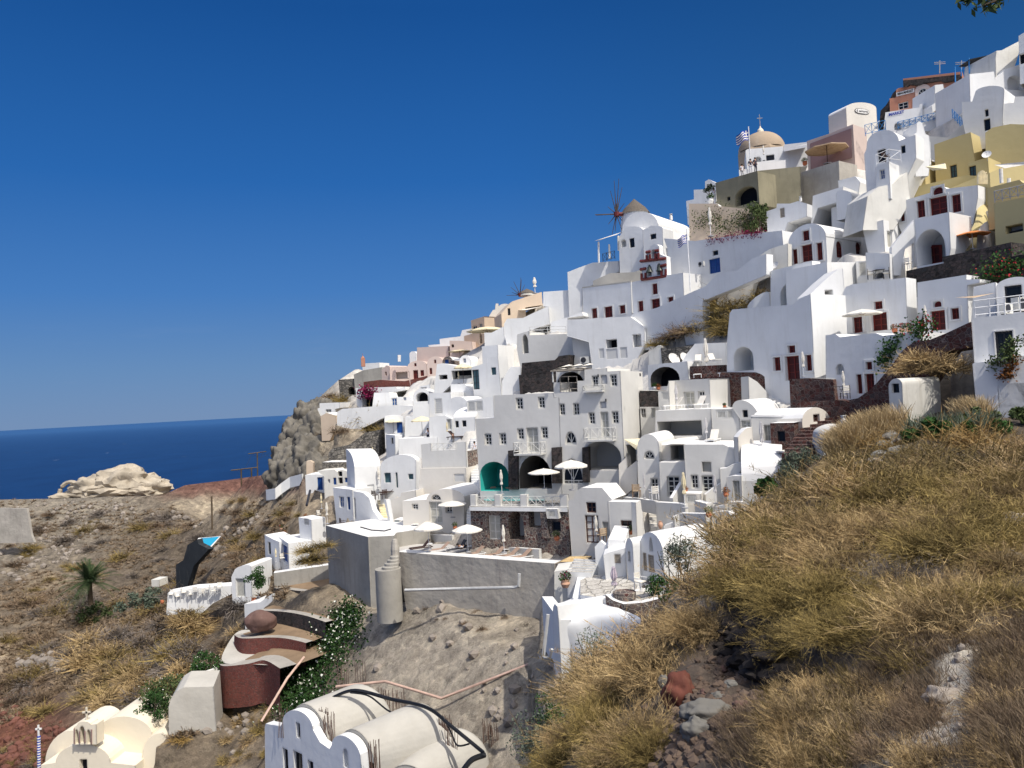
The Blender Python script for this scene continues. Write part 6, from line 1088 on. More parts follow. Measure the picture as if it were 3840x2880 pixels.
# ---- sea
se = MB(); R_ = 60000; se.add([(-R_, -2000,-95),(R_, -2000,-95),(R_, R_, -95),(-R_, R_, -95)],[(0,1,2,3)]); m_, nt, b = newmat('seawater')
b.inputs['Roughness'].default_value = .4; b.inputs['Specular IOR Level'].default_value = .1
n1 = N(nt, 'ShaderNodeTexNoise', Scale=.012, Detail=8.0, Roughness=.65); L(nt, pos(nt, (1, .5,1)), n1.inputs['Vector']); c1 = ramp(nt, n1.outputs['Fac'],[(.35,(.0025, .018, .072)),(.65,(.004, .027, .098))]).outputs[0]
w1 = N(nt, 'ShaderNodeTexNoise', Scale=.085, Detail=5.0, Roughness=.6); L(nt, pos(nt, (.5, .18,1)), w1.inputs['Vector']); fw_ = ramp(nt, w1.outputs['Fac'],[(.70,(0,0,0)),(.735,(.75,) * 3)]).outputs[0]
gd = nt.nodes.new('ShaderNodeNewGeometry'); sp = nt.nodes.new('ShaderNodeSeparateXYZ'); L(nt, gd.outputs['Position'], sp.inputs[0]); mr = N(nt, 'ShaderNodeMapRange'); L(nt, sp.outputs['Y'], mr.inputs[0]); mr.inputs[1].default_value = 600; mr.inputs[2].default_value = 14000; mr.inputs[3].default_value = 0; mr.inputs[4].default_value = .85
c2 = mixc(nt, 'MIX', mr.outputs[0], c1,(.035, .10, .235)); L(nt, mixc(nt, 'MIX', fw_, c2,(.5, .55, .6)), b.inputs['Base Color'])  # distance haze painted into the sea colour toward the horizon
w2 = N(nt, 'ShaderNodeTexNoise', Scale=.25, Detail=4.0); L(nt, pos(nt, (1, .4,1)), w2.inputs['Vector']); bp = N(nt, 'ShaderNodeBump', Strength=.35, Distance=1.0); L(nt, w2.outputs['Fac'], bp.inputs['Height']); L(nt, bp.outputs[0], b.inputs['Normal'])
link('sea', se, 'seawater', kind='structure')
# ================= vegetation
def ribbon(mb, pts, w, side, mi=0):
    vs = []; n = len(pts)
    for i, p in enumerate(pts): k = w * (1 - .75 * i / (n - 1)); vs += [p - side * k, p + side * k]
    mb.add(vs, [(2 * i, 2 * i + 1,2 * i + 3,2 * i + 2) for i in range(n - 1)], mi)
def drybush(seed, n, R, H, w, lean=(0,0), twigs=3):
    rg = random.Random(seed); m = MB(); cl = [(Vector((rg.uniform(-.55, .55) * R, rg.uniform(-.55, .55) * R, 0)), rg.uniform(.7,1.15)) for _ in range(9)]
    for _ in range(n):
        c, k = rg.choice(cl); az = rg.uniform(0,6.283); el = math.acos(rg.uniform(.05,1)) ; d = Vector((math.sin(el) * math.cos(az) + lean[0], math.sin(el) * math.sin(az) + lean[1], math.cos(el) * H / R)).normalized()
        b = c + Vector((rg.gauss(0, .12), rg.gauss(0, .12),0)) * R; ln = R * k * rg.uniform(.55,1.0); bend = Vector((rg.gauss(0, .38), rg.gauss(0, .38), rg.gauss(-.12, .3))) * ln
        pts = [b + d * ln * .25, b + d * ln * .65 + bend * .3, b + d * ln + bend]; sd = d.cross(Vector((rg.gauss(0,1), rg.gauss(0,1), rg.gauss(0,1)))).normalized()
        ribbon(m, pts, w * rg.uniform(.7,1.3), sd)
        for _ in range(twigs):
            t = rg.uniform(.3,1); q = pts[0].lerp(pts[1], t * 2) if t < .5 else pts[1].lerp(pts[2], t * 2 - 1); dd = (d * .7 + Vector((rg.gauss(0,1), rg.gauss(0,1), rg.gauss(.1, .8)))).normalized(); e = q + dd * ln * rg.uniform(.1, .28)
            m.add([q, e, q + sd * w * 2.2],[(0,1,2)])
    return m
BUSH = {}
def bushproto(key, mat, m, name='dry_bush'):
    o = root(name, (0,0,0),'','', local=True); PROTO[key] = o; link('stems', m, mat, o); BUSH[key] = o
b1m, b2m = drybush(1,1500, .95, .85, .0045,(-.05,-.1),9), drybush(2,1450, .95, .7, .0045,(-.15,-.05),9)
FARB = {}; PLACED = []
def cp_(m): q = MB(); q.v = list(m.v); q.f = list(m.f); q.m = list(m.m); return q
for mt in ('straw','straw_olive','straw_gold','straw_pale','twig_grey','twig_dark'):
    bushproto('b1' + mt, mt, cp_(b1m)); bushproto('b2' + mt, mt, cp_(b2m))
    # copies of one kind share their mesh
MSH = {'b1': None, 'b2': None}
PM = {'straw': 'sun-bleached straw','straw_olive': 'olive-tinged','straw_gold': 'golden','straw_pale': 'pale blond','twig_grey': 'dead grey','twig_dark': 'dark brown'}
GL = {'straw': 'straw-coloured wiry dry bush on the near slope','straw_olive': 'olive-brown wiry dry bush on the near slope','straw_gold': 'golden-brown wiry dry bush high on the near slope','straw_pale': 'pale blond dry bush near the white hut',
      'twig_grey': 'leafless grey twiggy bush on the near slope','twig_dark': 'dark brown brittle bush beside the pale footpath'}
def nbush(x, y, mt, s, k=None, sz=None):
    p = nhit(x, y + 12)
    if p is None: return
    if x > 1940 and 885 < y < np.interp(x, [1940,1974,2098,2181,2230],[985,974,938,918,912]): return
    if min(math.hypot(x - a, y - b) for a, b in PTH) < 34: return
    for (bx, by, bs) in PLACED:
        if (bx - p.x) ** 2 + (by - p.y) ** 2 < (.60 * (bs + s)) ** 2: return
    PLACED.append((p.x, p.y, s))
    if p.y > 17.5 and mt in ('straw_olive','straw_gold','straw'): FARB.setdefault(mt, []).append((p.x, p.y, s)); return
    o = PROTO[(k or rng.choice(('b1','b2'))) + mt]; q = dup(o, (p.x, p.y, nz_at(p.x, p.y) - .08), rng.uniform(-.9, .9), sc=(s, s, s * (sz or rng.uniform(.8,1.1)))); tag(q, GL[mt],'bush', PM[mt] + ' bushes on the near slope')
def zone(x0, x1, yt, yb, n, mts, s0, s1):
    for _ in range(n):
        t = rng.random(); x = x0 + (x1 - x0) * t; a, b = yt(t), yb(t); y = a + (b - a) * rng.random() ** .9; nbush(x, y, rng.choice(mts), rng.uniform(s0, s1))
lin = lambda *v: (lambda t: float(np.interp(t, np.linspace(0,1, len(v)), v)))
zone(1590,2230, lin(1130,1030,985,965,970), lin(1270,1310,1240,1220,1170),900,['straw_olive','straw_olive','straw'], .7,1.1)
zone(1820,2230, lin(990,945,935,945), lin(1060,1050,1060,1060),260,['straw_gold','straw_gold','straw_olive'], .55, .95)
zone(1790,2000, lin(1000,945), lin(1025,1000),18,['straw','straw_pale'], .5, .8)
zone(1640,1800, lin(1100,1015), lin(1130,1055),16,['straw_olive','straw'], .5, .8)
zone(1880,2120, lin(925,900), lin(935,915),16,['straw_pale','straw'], .55, .85)
zone(1680,2180, lin(1270,1300,1280,1230), lin(1370,1400,1370,1330),300,['straw_olive','straw_olive','straw'], .5, .8)
zone(1240,1545, lin(1450,1420,1340,1230), lin(1600,1560,1480,1330),500,['straw','straw','straw_olive'], .65,1.05)
zone(1210,1440, lin(1540,1600), lin(1660,1650),30,['straw','straw_olive','straw'], .5, .8)
zone(1680,1850, lin(1500,1460), lin(1650,1650),60,['straw','straw_pale','straw'], .32, .5)
for x, y in ((2020,1080),(2100,1090),(1950,1250),(1850,1200),(2160,1150),(1590,1230),(1600,1260),(1690,1490),(1500,1380),(1840,1180),(1560,1290),(2060,1085),(2140,1100),(1890,1190)): nbush(x, y, 'twig_grey', rng.uniform(.4, .6))
zone(1560,1740, lin(1330,1310), lin(1350,1400),60,['straw_olive','twig_dark'], .5, .7)
zone(1820,2020, lin(1490,1450), lin(1650,1640),40,['twig_dark','straw','straw'], .22, .36)
zone(2150,2240, lin(1350,1290), lin(1650,1650),50,['twig_dark','twig_dark','straw'], .22, .38)
zone(1880,2160, lin(1400,1340), lin(1440,1380),10,['straw_olive','twig_dark'], .3, .42)
for mt, lst in FARB.items():
    lo = drybush(5,420,1.0, .7, .011,(-.1,-.1),3); V0 = np.array(lo.v); F0 = np.array([list(f) + ([f[2]] if len(f) == 3 else []) for f in lo.f]); q4 = [len(f) for f in lo.f]; m = MB(); rg = random.Random(3)
    for bx, by, s_ in lst:
        a = rg.uniform(-1,1); c_, n_ = math.cos(a), math.sin(a); k = s_ * 1.1; vv = V0 * k; zz = nz_at(bx, by) - .08; o0 = len(m.v)
        m.v += [(c_ * v[0] - n_ * v[1] + bx, n_ * v[0] + c_ * v[1] + by, v[2] + zz) for v in vv]; m.f += [tuple(o0 + i_ for i_ in f) for f in lo.f]
    m.m = [0] * len(m.f); tag(link('dry_brush', m, mt + '_m'),'mass of ' + PM[mt] + ' dry brush on the far crest of the near slope','brush', kind='stuff')
# fine dry grass: nobody could count it
def grassfield(name, label, mats, polys, n, l0, l1, w, lean=(-.3,-.1), seed=5):
    rg = random.Random(seed); m = MB(); k = 0; tries = 0
    while k < n and tries < n * 4:
        tries += 1; x0, x1, yt, yb = rg.choice(polys); t = rg.random(); x = x0 + (x1 - x0) * t; y = yt(t) + (yb(t) - yt(t)) * rg.random(); p = nhit(x, y)
        if p is None or (rg.random() > .12 and min(math.hypot(x - a, y - b) for a, b in PTH) < 26): continue
        for _ in range(7):
            q = Vector((p.x + rg.gauss(0, .09), p.y + rg.gauss(0, .09),0)); q.z = nz_at(q.x, q.y) - .02; ln = rg.uniform(l0, l1); d = Vector((rg.gauss(lean[0], .35), rg.gauss(lean[1], .35),1)).normalized(); sd = d.cross(Vector((rg.gauss(0,1), rg.gauss(0,1), .1))).normalized()
            ribbon(m, [q, q + d * ln * .6, q + d * ln + Vector((rg.gauss(-.2, .3), rg.gauss(0, .3),-.2)) * ln * .3], w * rg.uniform(.6,1.2), sd)
        k += 1
    o = link(name, m, mats); tag(o, label, 'grass', kind='stuff'); return o
grassfield('dry_grass','dark brown dry grass on both sides of the pale footpath','twig_dark_m',[(1700,2060, lin(1480,1450), lin(1659,1655)),(2120,2230, lin(1350,1260), lin(1655,1655)),(1560,1800, lin(1560,1500), lin(1659,1659)),(1880,2120, lin(1390,1340), lin(1470,1400))],4200, .1, .28, .0035)
grassfield('dry_grass','straw-coloured dry grass between the wiry bushes','straw_olive_m',[(1600,2230, lin(1110,960,920,940), lin(1400,1350,1300,1250)),(1200,1560, lin(1450,1200), lin(1650,1380)),(1650,1850, lin(1500,1450), lin(1659,1659))],3600, .1, .26, .0045, seed=6)
grassfield('dry_grass','pale blond grass crest in front of the white hut','straw_pale_m',[(1800,2130, lin(985,905,880,890), lin(1000,930,905,905))],1500, .4, .95, .012,(-.05,0), seed=8)
# rubble gully
RS = []
def rubble(name, label, n, zones, s0, s1, mat, seed, fn):
    rg = random.Random(seed); m = MB(); base = [rock((0,0,0),1,(1, .85, .75), k, 1, .25) for k in range(6)]
    for _ in range(n):
        x0, y0, x1, y1, wd = rg.choice(zones); t = rg.random(); x = x0 + (x1 - x0) * t + rg.gauss(0, wd); y = y0 + (y1 - y0) * t + rg.gauss(0, wd * .6); p = fn(x, y)
        if p is None: continue
        s = s0 + (s1 - s0) * rg.random() ** 5; b = rg.choice(base); M = Matrix.Translation(p + Vector((0,0, s * .2))) @ Matrix.Rotation(rg.uniform(0,6),4,'Z') @ Matrix.Scale(s, 4); m.add([M @ Vector(v) for v in b.v], b.f)
    o = link(name, m, mat, smooth=30); tag(o, label, 'gravel', kind='stuff')
plaster('gravel',(.14, .10, .075), .35, .5, .8, stcol=(.12, .10, .09)); plaster('gravel2',(.30, .26, .22), .35, .5, .8, stcol=(.12, .1, .09))
rubble('gravel','brown volcanic rubble in the gully of the near slope',7000,[(1610,1390,1500,1600,42),(1630,1420,1570,1540,38),(1500,1500,1430,1659,34),(1640,1330,1590,1450,25),(1560,1560,1490,1640,30)], .012, .13,'gravel',3, nhit)
rubble('gravel','pale stones scattered on the footpath',700,[(2120,1330,2060,1420,25),(2060,1420,2040,1600,30),(1850,1620,2050,1600,25),(2190,1100,2200,1180,15)], .01, .07,'gravel2',4, nhit)
for x, y, s, mt, l, sq in [(1470,1505, .33,'redrock2','large angular red boulder on the gully rubble',(.9, .7,1.05)),(1432,1470, .15,'greyrock','dark upright stone at the lip of the gully',(.7, .7,1.1)),(1530,1545, .26,'greyrock','flat grey stone right of the red boulder',(1.3, .8, .6)),(1505,1580, .2,'greyrock','grey stone below the flat grey one',(1, .8, .9)),
                           (1555,1500, .13,'greyrock','small grey stone uphill of the flat one',(1.2, .8, .7)),(1525,1492, .1,'redrock','small reddish stone in mid gully',(1,1, .8)),(1580,1470, .1,'greyrock','rounded stone on the right of the gully',(1.1, .9, .7)),(1600,1520, .11,'redrock','brown stone at the right edge of the rubble',(1.1, .8, .7)),(1560,1440, .1,'redrock','brown stone high in the gully',(1,1, .8)),
                           (2035,1510, .16,'gravel2','pale stone left of the footpath',(1.2, .9, .7)),(2195,1135, .3,'gravel2','pale stone heap at the right edge',(1.2, .9, .7))]:
    p = nhit(x, y + 15)
    if p: o_ = root('rock', p, l, 'rock'); link('stone', rock(p + Vector((0,0, s * .5)), s, sq, int(x),4, .36,1.5), mt, o_, smooth=70)
# leafy plants
def shrub(name, label, c, rx, rz, n, mats, leaf=(.14, .04), stems=7, cat='bush', flower=None, fl=60, stemmat='bark', group=None, hollow=.35, ry=None, seed=1):
    rg = random.Random(seed + int(abs(c[0]) * 7)); c = Vector(c); o = root(name, c - Vector((0,0, rz)), label, cat, group); ry = ry or rx
    if stems:
        m = MB()
        for _ in range(stems):
            e = Vector((rg.uniform(-1,1) * rx * .8, rg.uniform(-1,1) * ry * .8, rg.uniform(-.3, .9) * rz)); b = c - Vector((0,0, rz)) + Vector((rg.gauss(0, .1), rg.gauss(0, .1),0)) * rx; m.tube([b, (b + c + e) * .5 + Vector((rg.gauss(0, .1), rg.gauss(0, .1),0)) * rx, c + e],[.03 * rx, .02 * rx, .008 * rx],4)
        link('branches', m, stemmat, o)
    cl = []
    for _ in range(16):
        while True:
            v = Vector((rg.uniform(-1,1), rg.uniform(-1,1), rg.uniform(-1,1)))
            if v.length < 1: break
        cl.append((c + Vector((v.x * rx * .72, v.y * ry * .72, v.z * rz * .72)), rg.uniform(.25, .48) * min(rx, rz)))
    m = MB()
    for q, r_ in cl: leaves(m, q, r_, n // 16, leaf[0], leaf[1], .85,0, .3, rg)
    link('foliage', m, mats, o)
    if flower:
        m = MB(); [leaves(m, q + Vector((0,0, r_ * .3)), r_ * 1.05, fl // 16 + 1, .09, .05, .8,0, .7, rg) for q, r_ in cl]; link('flowers', m, flower, o)
    return o
shrub('oleander','slender green-leaved shrub in front of the white vaults', at('N',1590,820,36),1.25,1.9,2600,'green_grey',(.16, .025),12)
shrub('oleander','low dark green bushy growth beneath the slender shrub', at('N',1480,1080,35.5),1.1, .8,1800,'green',(.14, .03),5)
shrub('oleander','upright narrow-leaved shrub on the slope edge by the barrel house', at('T',1050,880,34),1.0,1.4,2200,'green_grey',(.16, .024),12)
shrub('oleander','leaning narrow-leaved branches against the white terrace wall', at('T',1180,720,35), .8, .8,1200,'green_grey',(.16, .024),8)
shrub('fig_bush','broad-leaved bright green plant below the brown framed window', at('T',800,1080,32), .95, .5,700,'green',(.26, .14),5)
shrub('oleander','thin pale shrub beside the cliff edge house', at('U',640,500,33),1.0,1.1,1100,'green_grey',(.13, .025),14)
shrub('spurge','grey-green shrub at the foot of the grey rock face', at('U',180,1250,30),1.6,1.6,3000,'green_grey',(.12, .03),6)
shrub('spurge','dark green shrub low on the pale rock below the cliff edge house', at('U',330,1060,30), .9,1.0,1500,'green',(.12, .03),6)
def gnd(r, x, y, up=0): p = nhit(x, y, r=r) or at(r, x, y, 28); return p + Vector((0,0, up))
shrub('agave_patch','band of green spiky and leafy ground cover on the crest of the slope', gnd('Y',1620,290, .25),2.6, .5,4200,'green',(.18, .045),0, cat='plants', ry=1.2)
shrub('agave_patch','yellow-green low bush right of the spiky plants', gnd('Y',2050,190, .2),2.2, .5,1600,'green_olive',(.16, .04),0, cat='plants', ry=1)
m = MB(); rg_ = random.Random(4); sp0 = root('spiky_plants', at('Y',1550,200,26),'row of upright blue-green spiky agave leaves on the slope crest','plants')
for _ in range(420):
    x = rg_.uniform(1290,2000); b = gnd('Y', x, np.interp(x, [1290,1500,2000],[260,240,215]) + rg_.uniform(-15,30)); d = Vector((rg_.gauss(0, .35), rg_.gauss(0, .35),1)).normalized(); s_ = Vector((1,0,0)) * .035; ln = rg_.uniform(.3, .75); m.add([b - s_, b + s_, b + d * ln],[(0,1,2)])
link('leaves', m, 'green_grey', sp0)
pcp = root('prickly_cluster', gnd('Y',1180,320),'dark stone outcrop with shadowed ledges on the slope','rock')
for k, (x, y, s) in enumerate(((1180,270, .45),(1150,350, .5),(1230,380, .45),(1090,420, .4),(1260,300, .4),(1040,470, .35))): link('stone', rock(gnd('Y', x, y + 20), s * .62,(1.2,1, .7), k + 5,2, .4),'greyrock' if k < 5 else 'gravel2', pcp, smooth=25)
# creepers and climbers
def creeper(name, label, pts, mats, n, leaf=(.14, .06), flower=None, fn=None, cat='plant', spread=.35, thick=.3):
    """pts: world points the plant runs through"""
    rg = random.Random(len(label)); o = root(name, pts[0], label, cat); m = MB(); f = MB(); st = MB()
    for i in range(len(pts) - 1): st.tube([pts[i],(pts[i] + pts[i + 1]) / 2 + Vector((rg.gauss(0, .1),0, rg.gauss(0, .1))), pts[i + 1]], .02,4)
    for _ in range(n):
        i = rg.randrange(len(pts) - 1); p = pts[i].lerp(pts[i + 1], rg.random()) + Vector((rg.gauss(0, spread), rg.gauss(0, thick), rg.gauss(0, spread * .8))); leaves(m, p, .08,1, leaf[0], leaf[1],1,0,0, rg)
        if flower and rg.random() < .22: leaves(f, p + Vector((0,-.1, .05)), .05,1, .13, .06,1,0,0, rg)
    link('stem', st, 'bark', o); link('foliage', m, mats, o)
    if flower: link('flowers', f, flower, o)
    return o
R1b = HS['r1b']; creeper('climbing_vine','trailing green vine hanging down the white wall from the planters',[R1b.pt(x, y, .15) for x, y in ((800,640),(770,760),(700,860),(640,800),(690,900),(640,960),(600,930),(640,1010))],'green',520,(.2, .09), spread=.35, thick=.08)
creeper('rose_bush','red-flowered climber at the right end of the terrace planters',[R1b.pt(x, y, .3) for x, y in ((960,640),(1010,600),(1060,560),(1120,530),(1060,650),(1000,680))],'green',420,(.18, .08),'redflower', spread=.4, thick=.15)
s2 = HS['s2']; creeper('bougainvillea','red bougainvillea spilling over the dark garden wall',[s2.pt(x, y, .3) for x, y in ((1790,1480),(1880,1420),(1960,1400),(2050,1360),(2150,1330),(2230,1300),(2100,1430),(1900,1500))],'green',900,(.18, .09),'redflower', spread=.6, thick=.15)
creeper('bougainvillea','dark magenta bougainvillea along the top of the big plain white wall',[HS['g7'].pt(x, y, -.1) for x, y in ((1900,805),(2050,785),(2212,752),(2400,732),(2500,722))],'magenta',700,(.14, .08),'magenta', spread=.3, thick=.2)
f11 = HS['f11']; creeper('bougainvillea','pink bougainvillea over the dark porch of the far white terrace house',[f11.pt(x, y, .5) for x, y in ((620,900),(660,870),(700,890),(750,890),(640,950))],'magenta',420,(.3, .18),'magenta', spread=.6, thick=.3)
creeper('potted_tree_vine','thin green climber with orange dead leaves on the near blue-shaded house',[HS['b1b'].pt(x, y, .25) for x, y in ((2200,700),(2100,760),(2000,830),(2090,880),(2050,950),(1900,960),(1850,1000))],'green_olive',520,(.13, .06), spread=.2, thick=.1)
creeper('dead_vine','orange-brown dead vine hanging on the near blue-shaded house',[HS['b1b'].pt(x, y, .25) for x, y in ((2120,930),(2090,1000),(2040,1060),(2000,1130),(2080,1120),(1920,1150))],'brownleaf',320,(.11, .06), spread=.15, thick=.1)
creeper('garden_shrub','green shrub climbing the tan garden wall behind the folded parasol',[HS['t11'].pt(x, y, .4) for x, y in ((180,1500),(260,1420),(400,1360),(440,1480),(520,1540),(640,1480),(760,1400),(700,1350))],'green_olive',1100,(.25, .07), spread=.7, thick=.3)
shrub('garden_tree','dark green tree crowding the corner of the tan garden wall', at('B',850,1420,81.5),2.2,1.9,1700,'green_olive',(.3, .09),8, cat='tree')
# dry shrubs on the slopes of the town and on the left
def tuft(seed, n, w): return drybush(seed, n, 1.0, .75, w, (-.1,-.1),2)
for mt in ('straw','straw_olive','twig_grey','twig_dark','green_olive','straw_gold'): bushproto('t' + mt, mt, tuft(9,420, .016),'dry_shrub')
TL = {'straw': 'straw-coloured dry shrub on the distant brown hillside','straw_olive': 'olive dry shrub on the distant brown hillside','twig_grey': 'grey-brown dry shrub on the distant brown hillside','twig_dark': 'dark dry shrub on the distant brown hillside','green_olive': 'green shrub on the distant brown hillside','straw_gold': 'golden dry shrub on the distant brown hillside'}
def fbush(x, y, mt, s, lab=None, grp=None, Y=None):
    p = hit('V', x, y) if Y is None else at('V', x, y, Y)
    if p is None: return
    q = dup(PROTO['t' + mt], p - Vector((0,0, .1)), rng.uniform(0,6), sc=(s, s, s * rng.uniform(.6, .95))); tag(q, lab or TL[mt],'shrub', grp or PM.get(mt, 'green') + ' shrubs on the distant brown hillside')
for _ in range(70): fbush(rng.uniform(0,520), rng.uniform(1110,1330), rng.choice(['twig_dark','twig_grey','twig_grey','twig_dark','straw_olive']), rng.uniform(1.0,2.6))
for _ in range(46): fbush(rng.uniform(180,420), rng.uniform(1340,1520), rng.choice(['straw','twig_grey','straw_olive','twig_grey','straw']), rng.uniform(1.2,2.6))
for _ in range(22): fbush(rng.uniform(0,200), rng.uniform(1380,1560), rng.choice(['twig_grey','twig_dark','straw_olive']), rng.uniform(.9,2.0))
for _ in range(18): fbush(rng.uniform(400,520), rng.uniform(1340,1480), rng.choice(['straw','twig_dark']), rng.uniform(.9,1.7))
for _ in range(28): fbush(rng.uniform(480,660), rng.uniform(1080,1250), rng.choice(['straw','twig_dark','straw_olive']), rng.uniform(.8,1.8))
for _ in range(14): fbush(rng.uniform(300,390), rng.uniform(1540,1600), rng.choice(['straw','straw_gold']), rng.uniform(.8,1.4))
for x, y, s in ((1560,640,2.2),(1600,640,2.4),(1640,645,2),(1540,665,2.2),(1580,670,2.4),(1620,660,2.2),(1555,695,2.2),(1590,700,2),(1530,700,1.8),(1480,720,1.8),(1450,730,1.5),(1510,715,2),(1425,745,1.2),(1560,720,1.7)):
    fbush(x, y, rng.choice(['straw_olive','straw_olive','twig_dark']), s, 'brown-green dry shrub on the bank between lane wall and red-door houses','dry shrubs on the bank below the lane wall', Y=dh('V', x, y) + 2.5)
for x, y, s in ((795,910,3.0),(770,900,2.0),(700,945,1.8),(730,945,1.6),(830,930,1.5),(715,940,1.6),(720,860,2),(740,870,2.2),(690,880,2),(790,930,1.6)):
    fbush(x, y, rng.choice(['straw_olive','twig_dark']), s, 'round dry shrub on the cliff below the white garden wall','dry shrubs on the headland cliff')
for x, y, s in ((670,1190,1.2),(690,1180,1.2),(680,1210,1.3),(655,1215,1.0)): fbush(x, y, 'straw_olive', s, 'yellow-green shrub in the bed beside the concrete wall','shrubs in the concrete-walled bed', Y=70)
for x, y, s in ((2010,790,1.5),(1980,800,1.2),(2040,800,1.4),(1990,775,1.0)): fbush(x, y, 'straw', s, 'blond dry shrub behind the white hut','blond shrubs behind the white hut', Y=44)
shrub('green_bush','leafy green bush beside the rounded cistern roof', at('V',385,1500,66),3.4,2.6,2600,'green_olive',(.24, .08),8, flower='whiteflower', fl=140)
shrub('green_bush','trailing green hedge with white flowers above the cistern', at('V',440,1440,68),3.0,1.4,1800,'green',(.22, .08),5, flower='whiteflower', fl=160)
shrub('green_bush','dark green bush above the cream chapel', at('V',330,1530,63),2.0,1.6,1400,'green',(.22, .08),5)
shrub('green_bush','dark creeper around the grey door of the small vaulted hut', at('O',975,540,79),1.3,1.6,1300,'green',(.2, .07),0)
shrub('green_bush','low green thicket under the palm', at('V',210,1330,108),4.5,2.2,1500,'green_olive',(.4, .15),4)
shrub('green_bush','dark thicket right of the palm', at('V',300,1300,104),4.5,1.8,1400,'green_grey',(.4, .13),4)
# creeper pouring down between the red brick terraces
rg_ = random.Random(12); o_ = root('flowering_creeper', at('V',690,1430,60),'dense dark green creeper dotted with white flowers between terraces and grey rock','creeper'); m = MB(); f = MB()
for _ in range(9000):
    t = rg_.random(); x = np.interp(t, [0, .3, .6,1],[760,720,660,640]) + rg_.gauss(0,1) * np.interp(t, [0, .5,1],[14,34,28]); y = 1325 + 235 * t + rg_.gauss(0,8); p = hit('V', x, y, 45)
    if p is None: continue
    p.z += abs(rg_.gauss(0, .45)); leaves(m, p, .3,1, .24, .1,1,0,0, rg_)
    if rg_.random() < .04: leaves(f, p + Vector((0,-.3, .25)), .1,1, .2, .09,1,0,0, rg_)
link('foliage', m, 'green', o_); link('flowers', f, 'whiteflower', o_)
# palm
pb = at('V',195,1290,104); pt_ = root('palm_tree', pb, 'lone date palm on the brown hillside','tree'); m = MB(); m.tube([pb - Vector((0,0,1)), pb + Vector((0,0,2.0))],[.35, .28],8); link('trunk', m, 'bark', pt_); m = MB(); top = pb + Vector((0,0,2.1))
for i in range(80):
    az = rg_.uniform(0,6.283); el = rg_.uniform(-.3,1.35); L_ = rg_.uniform(3.2,4.3); d = Vector((math.cos(az) * math.cos(el), math.sin(az) * math.cos(el), math.sin(el))); P_ = [top + d * L_ * t + Vector((0,0,-1.5 * t * t * (1 - .4 * math.sin(el)))) for t in np.linspace(0,1,7)]
    for j in range(6):
        a, b = P_[j], P_[j + 1]; dd = (b - a).normalized(); sd = dd.cross(Vector((0,0,1))).normalized()
        for k in range(4):
            q = a.lerp(b, k / 4)
            for s_ in (-1,1): m.add([q, q + sd * s_ * .7 * (1 - j / 8) + dd * .35 - Vector((0,0, .15)), q + dd * .09],[(0,1,2)])
link('crown', m, 'palm_green', pt_)
# far scrub as one mass
rg_ = random.Random(21); m = MB()
for _ in range(9000):
    x, y = rg_.uniform(0,620), rg_.uniform(1085,1600); 
    if x > 420 and y > 1300: continue
    p = hit('V', x, y)
    if p is None or noise.noise(p * .045) + noise.noise(p * .16) * .6 < -.02: continue
    s = rg_.uniform(.25, .85)
    for _ in range(13): d = Vector((rg_.gauss(0,1), rg_.gauss(0,1), rg_.uniform(.1,1))).normalized() * s; sd = d.cross(Vector((rg_.gauss(0,1), rg_.gauss(0,1),0))).normalized() * s * .13; m.add([p - sd, p + sd, p + d],[(0,1,2)])
tag(link('scrub', m, 'twig_dark_m'),'low dark scrub covering the distant brown hillside','scrub', kind='stuff')
rubble('rocks','pale stones strewn over the distant brown hillside',1100,[(0,1110,240,1100,22),(100,1180,250,1110,22),(0,1250,180,1180,22),(0,1200,120,1160,30),(450,1200,560,1120,15),(230,1100,420,1130,12),(50,1430,150,1440,14)], .1, .8,'gravel2',9, lambda x, y: hit('V', x, y))
rubble('rocks','grey rubble lying on the rock face below the big retaining wall',160,[(880,1350,1150,1400,60),(950,1450,1150,1480,50),(700,1560,800,1480,40),(1080,1560,1180,1500,30),(480,1560,560,1620,40)], .04, .5,'gravel2',14, lambda x, y: hit('V', x, y))
for _ in range(26): fbush(rng.uniform(470,600), rng.uniform(1520,1650), rng.choice(['straw','twig_dark','straw_olive']), rng.uniform(.4, .9),'small dry tuft on the earth bank between chapel and building site','dry tufts on the lower earth bank')
for _ in range(12): fbush(rng.uniform(880,1180), rng.uniform(1310,1380), rng.choice(['twig_dark','twig_grey']), rng.uniform(.25, .5),'tiny dry tuft on the grey rock face','dry tufts on the grey rock face')
plaster('lava',(.035, .03, .028), .5, .6,1.0, stcol=(.09, .07, .055), rnd=False); lo_ = root('shade_ledge', nhit(1640,1400) or at('V',1640,1400,11),'rugged ledge coloured black for the shade under the overhanging bushes in the gully','rock')  # rocks blackened to paint the shade under the gully bushes
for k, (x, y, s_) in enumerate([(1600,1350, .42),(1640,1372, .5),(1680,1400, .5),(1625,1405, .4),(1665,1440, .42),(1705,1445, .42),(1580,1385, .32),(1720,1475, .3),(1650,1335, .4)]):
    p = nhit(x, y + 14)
    if p: link('stone', rock(p + Vector((0,0,-.05)), s_ * .8,(1.3,1, .75), k + 51,4, .45,1.6),'lava', lo_, smooth=45)  # 'lava' here is rock blackened to paint the gully shade
for _ in range(16): fbush(rng.uniform(0,190), rng.uniform(1560,1660), rng.choice(['twig_grey','twig_dark','straw_olive']), rng.uniform(.4,1.1),'grey-brown dry tuft on the red earth at the lower left','dry tufts on the red earth')
plaster('redgravel',(.17, .075, .055), .35, .5, .8, stcol=(.08, .04, .03))
rubble('rocks','red-brown stones on the red earth at the lower left',500,[(0,1540,120,1600,30),(10,1620,90,1640,25)], .08, .55,'redgravel',15, lambda x, y: hit('V', x, y))
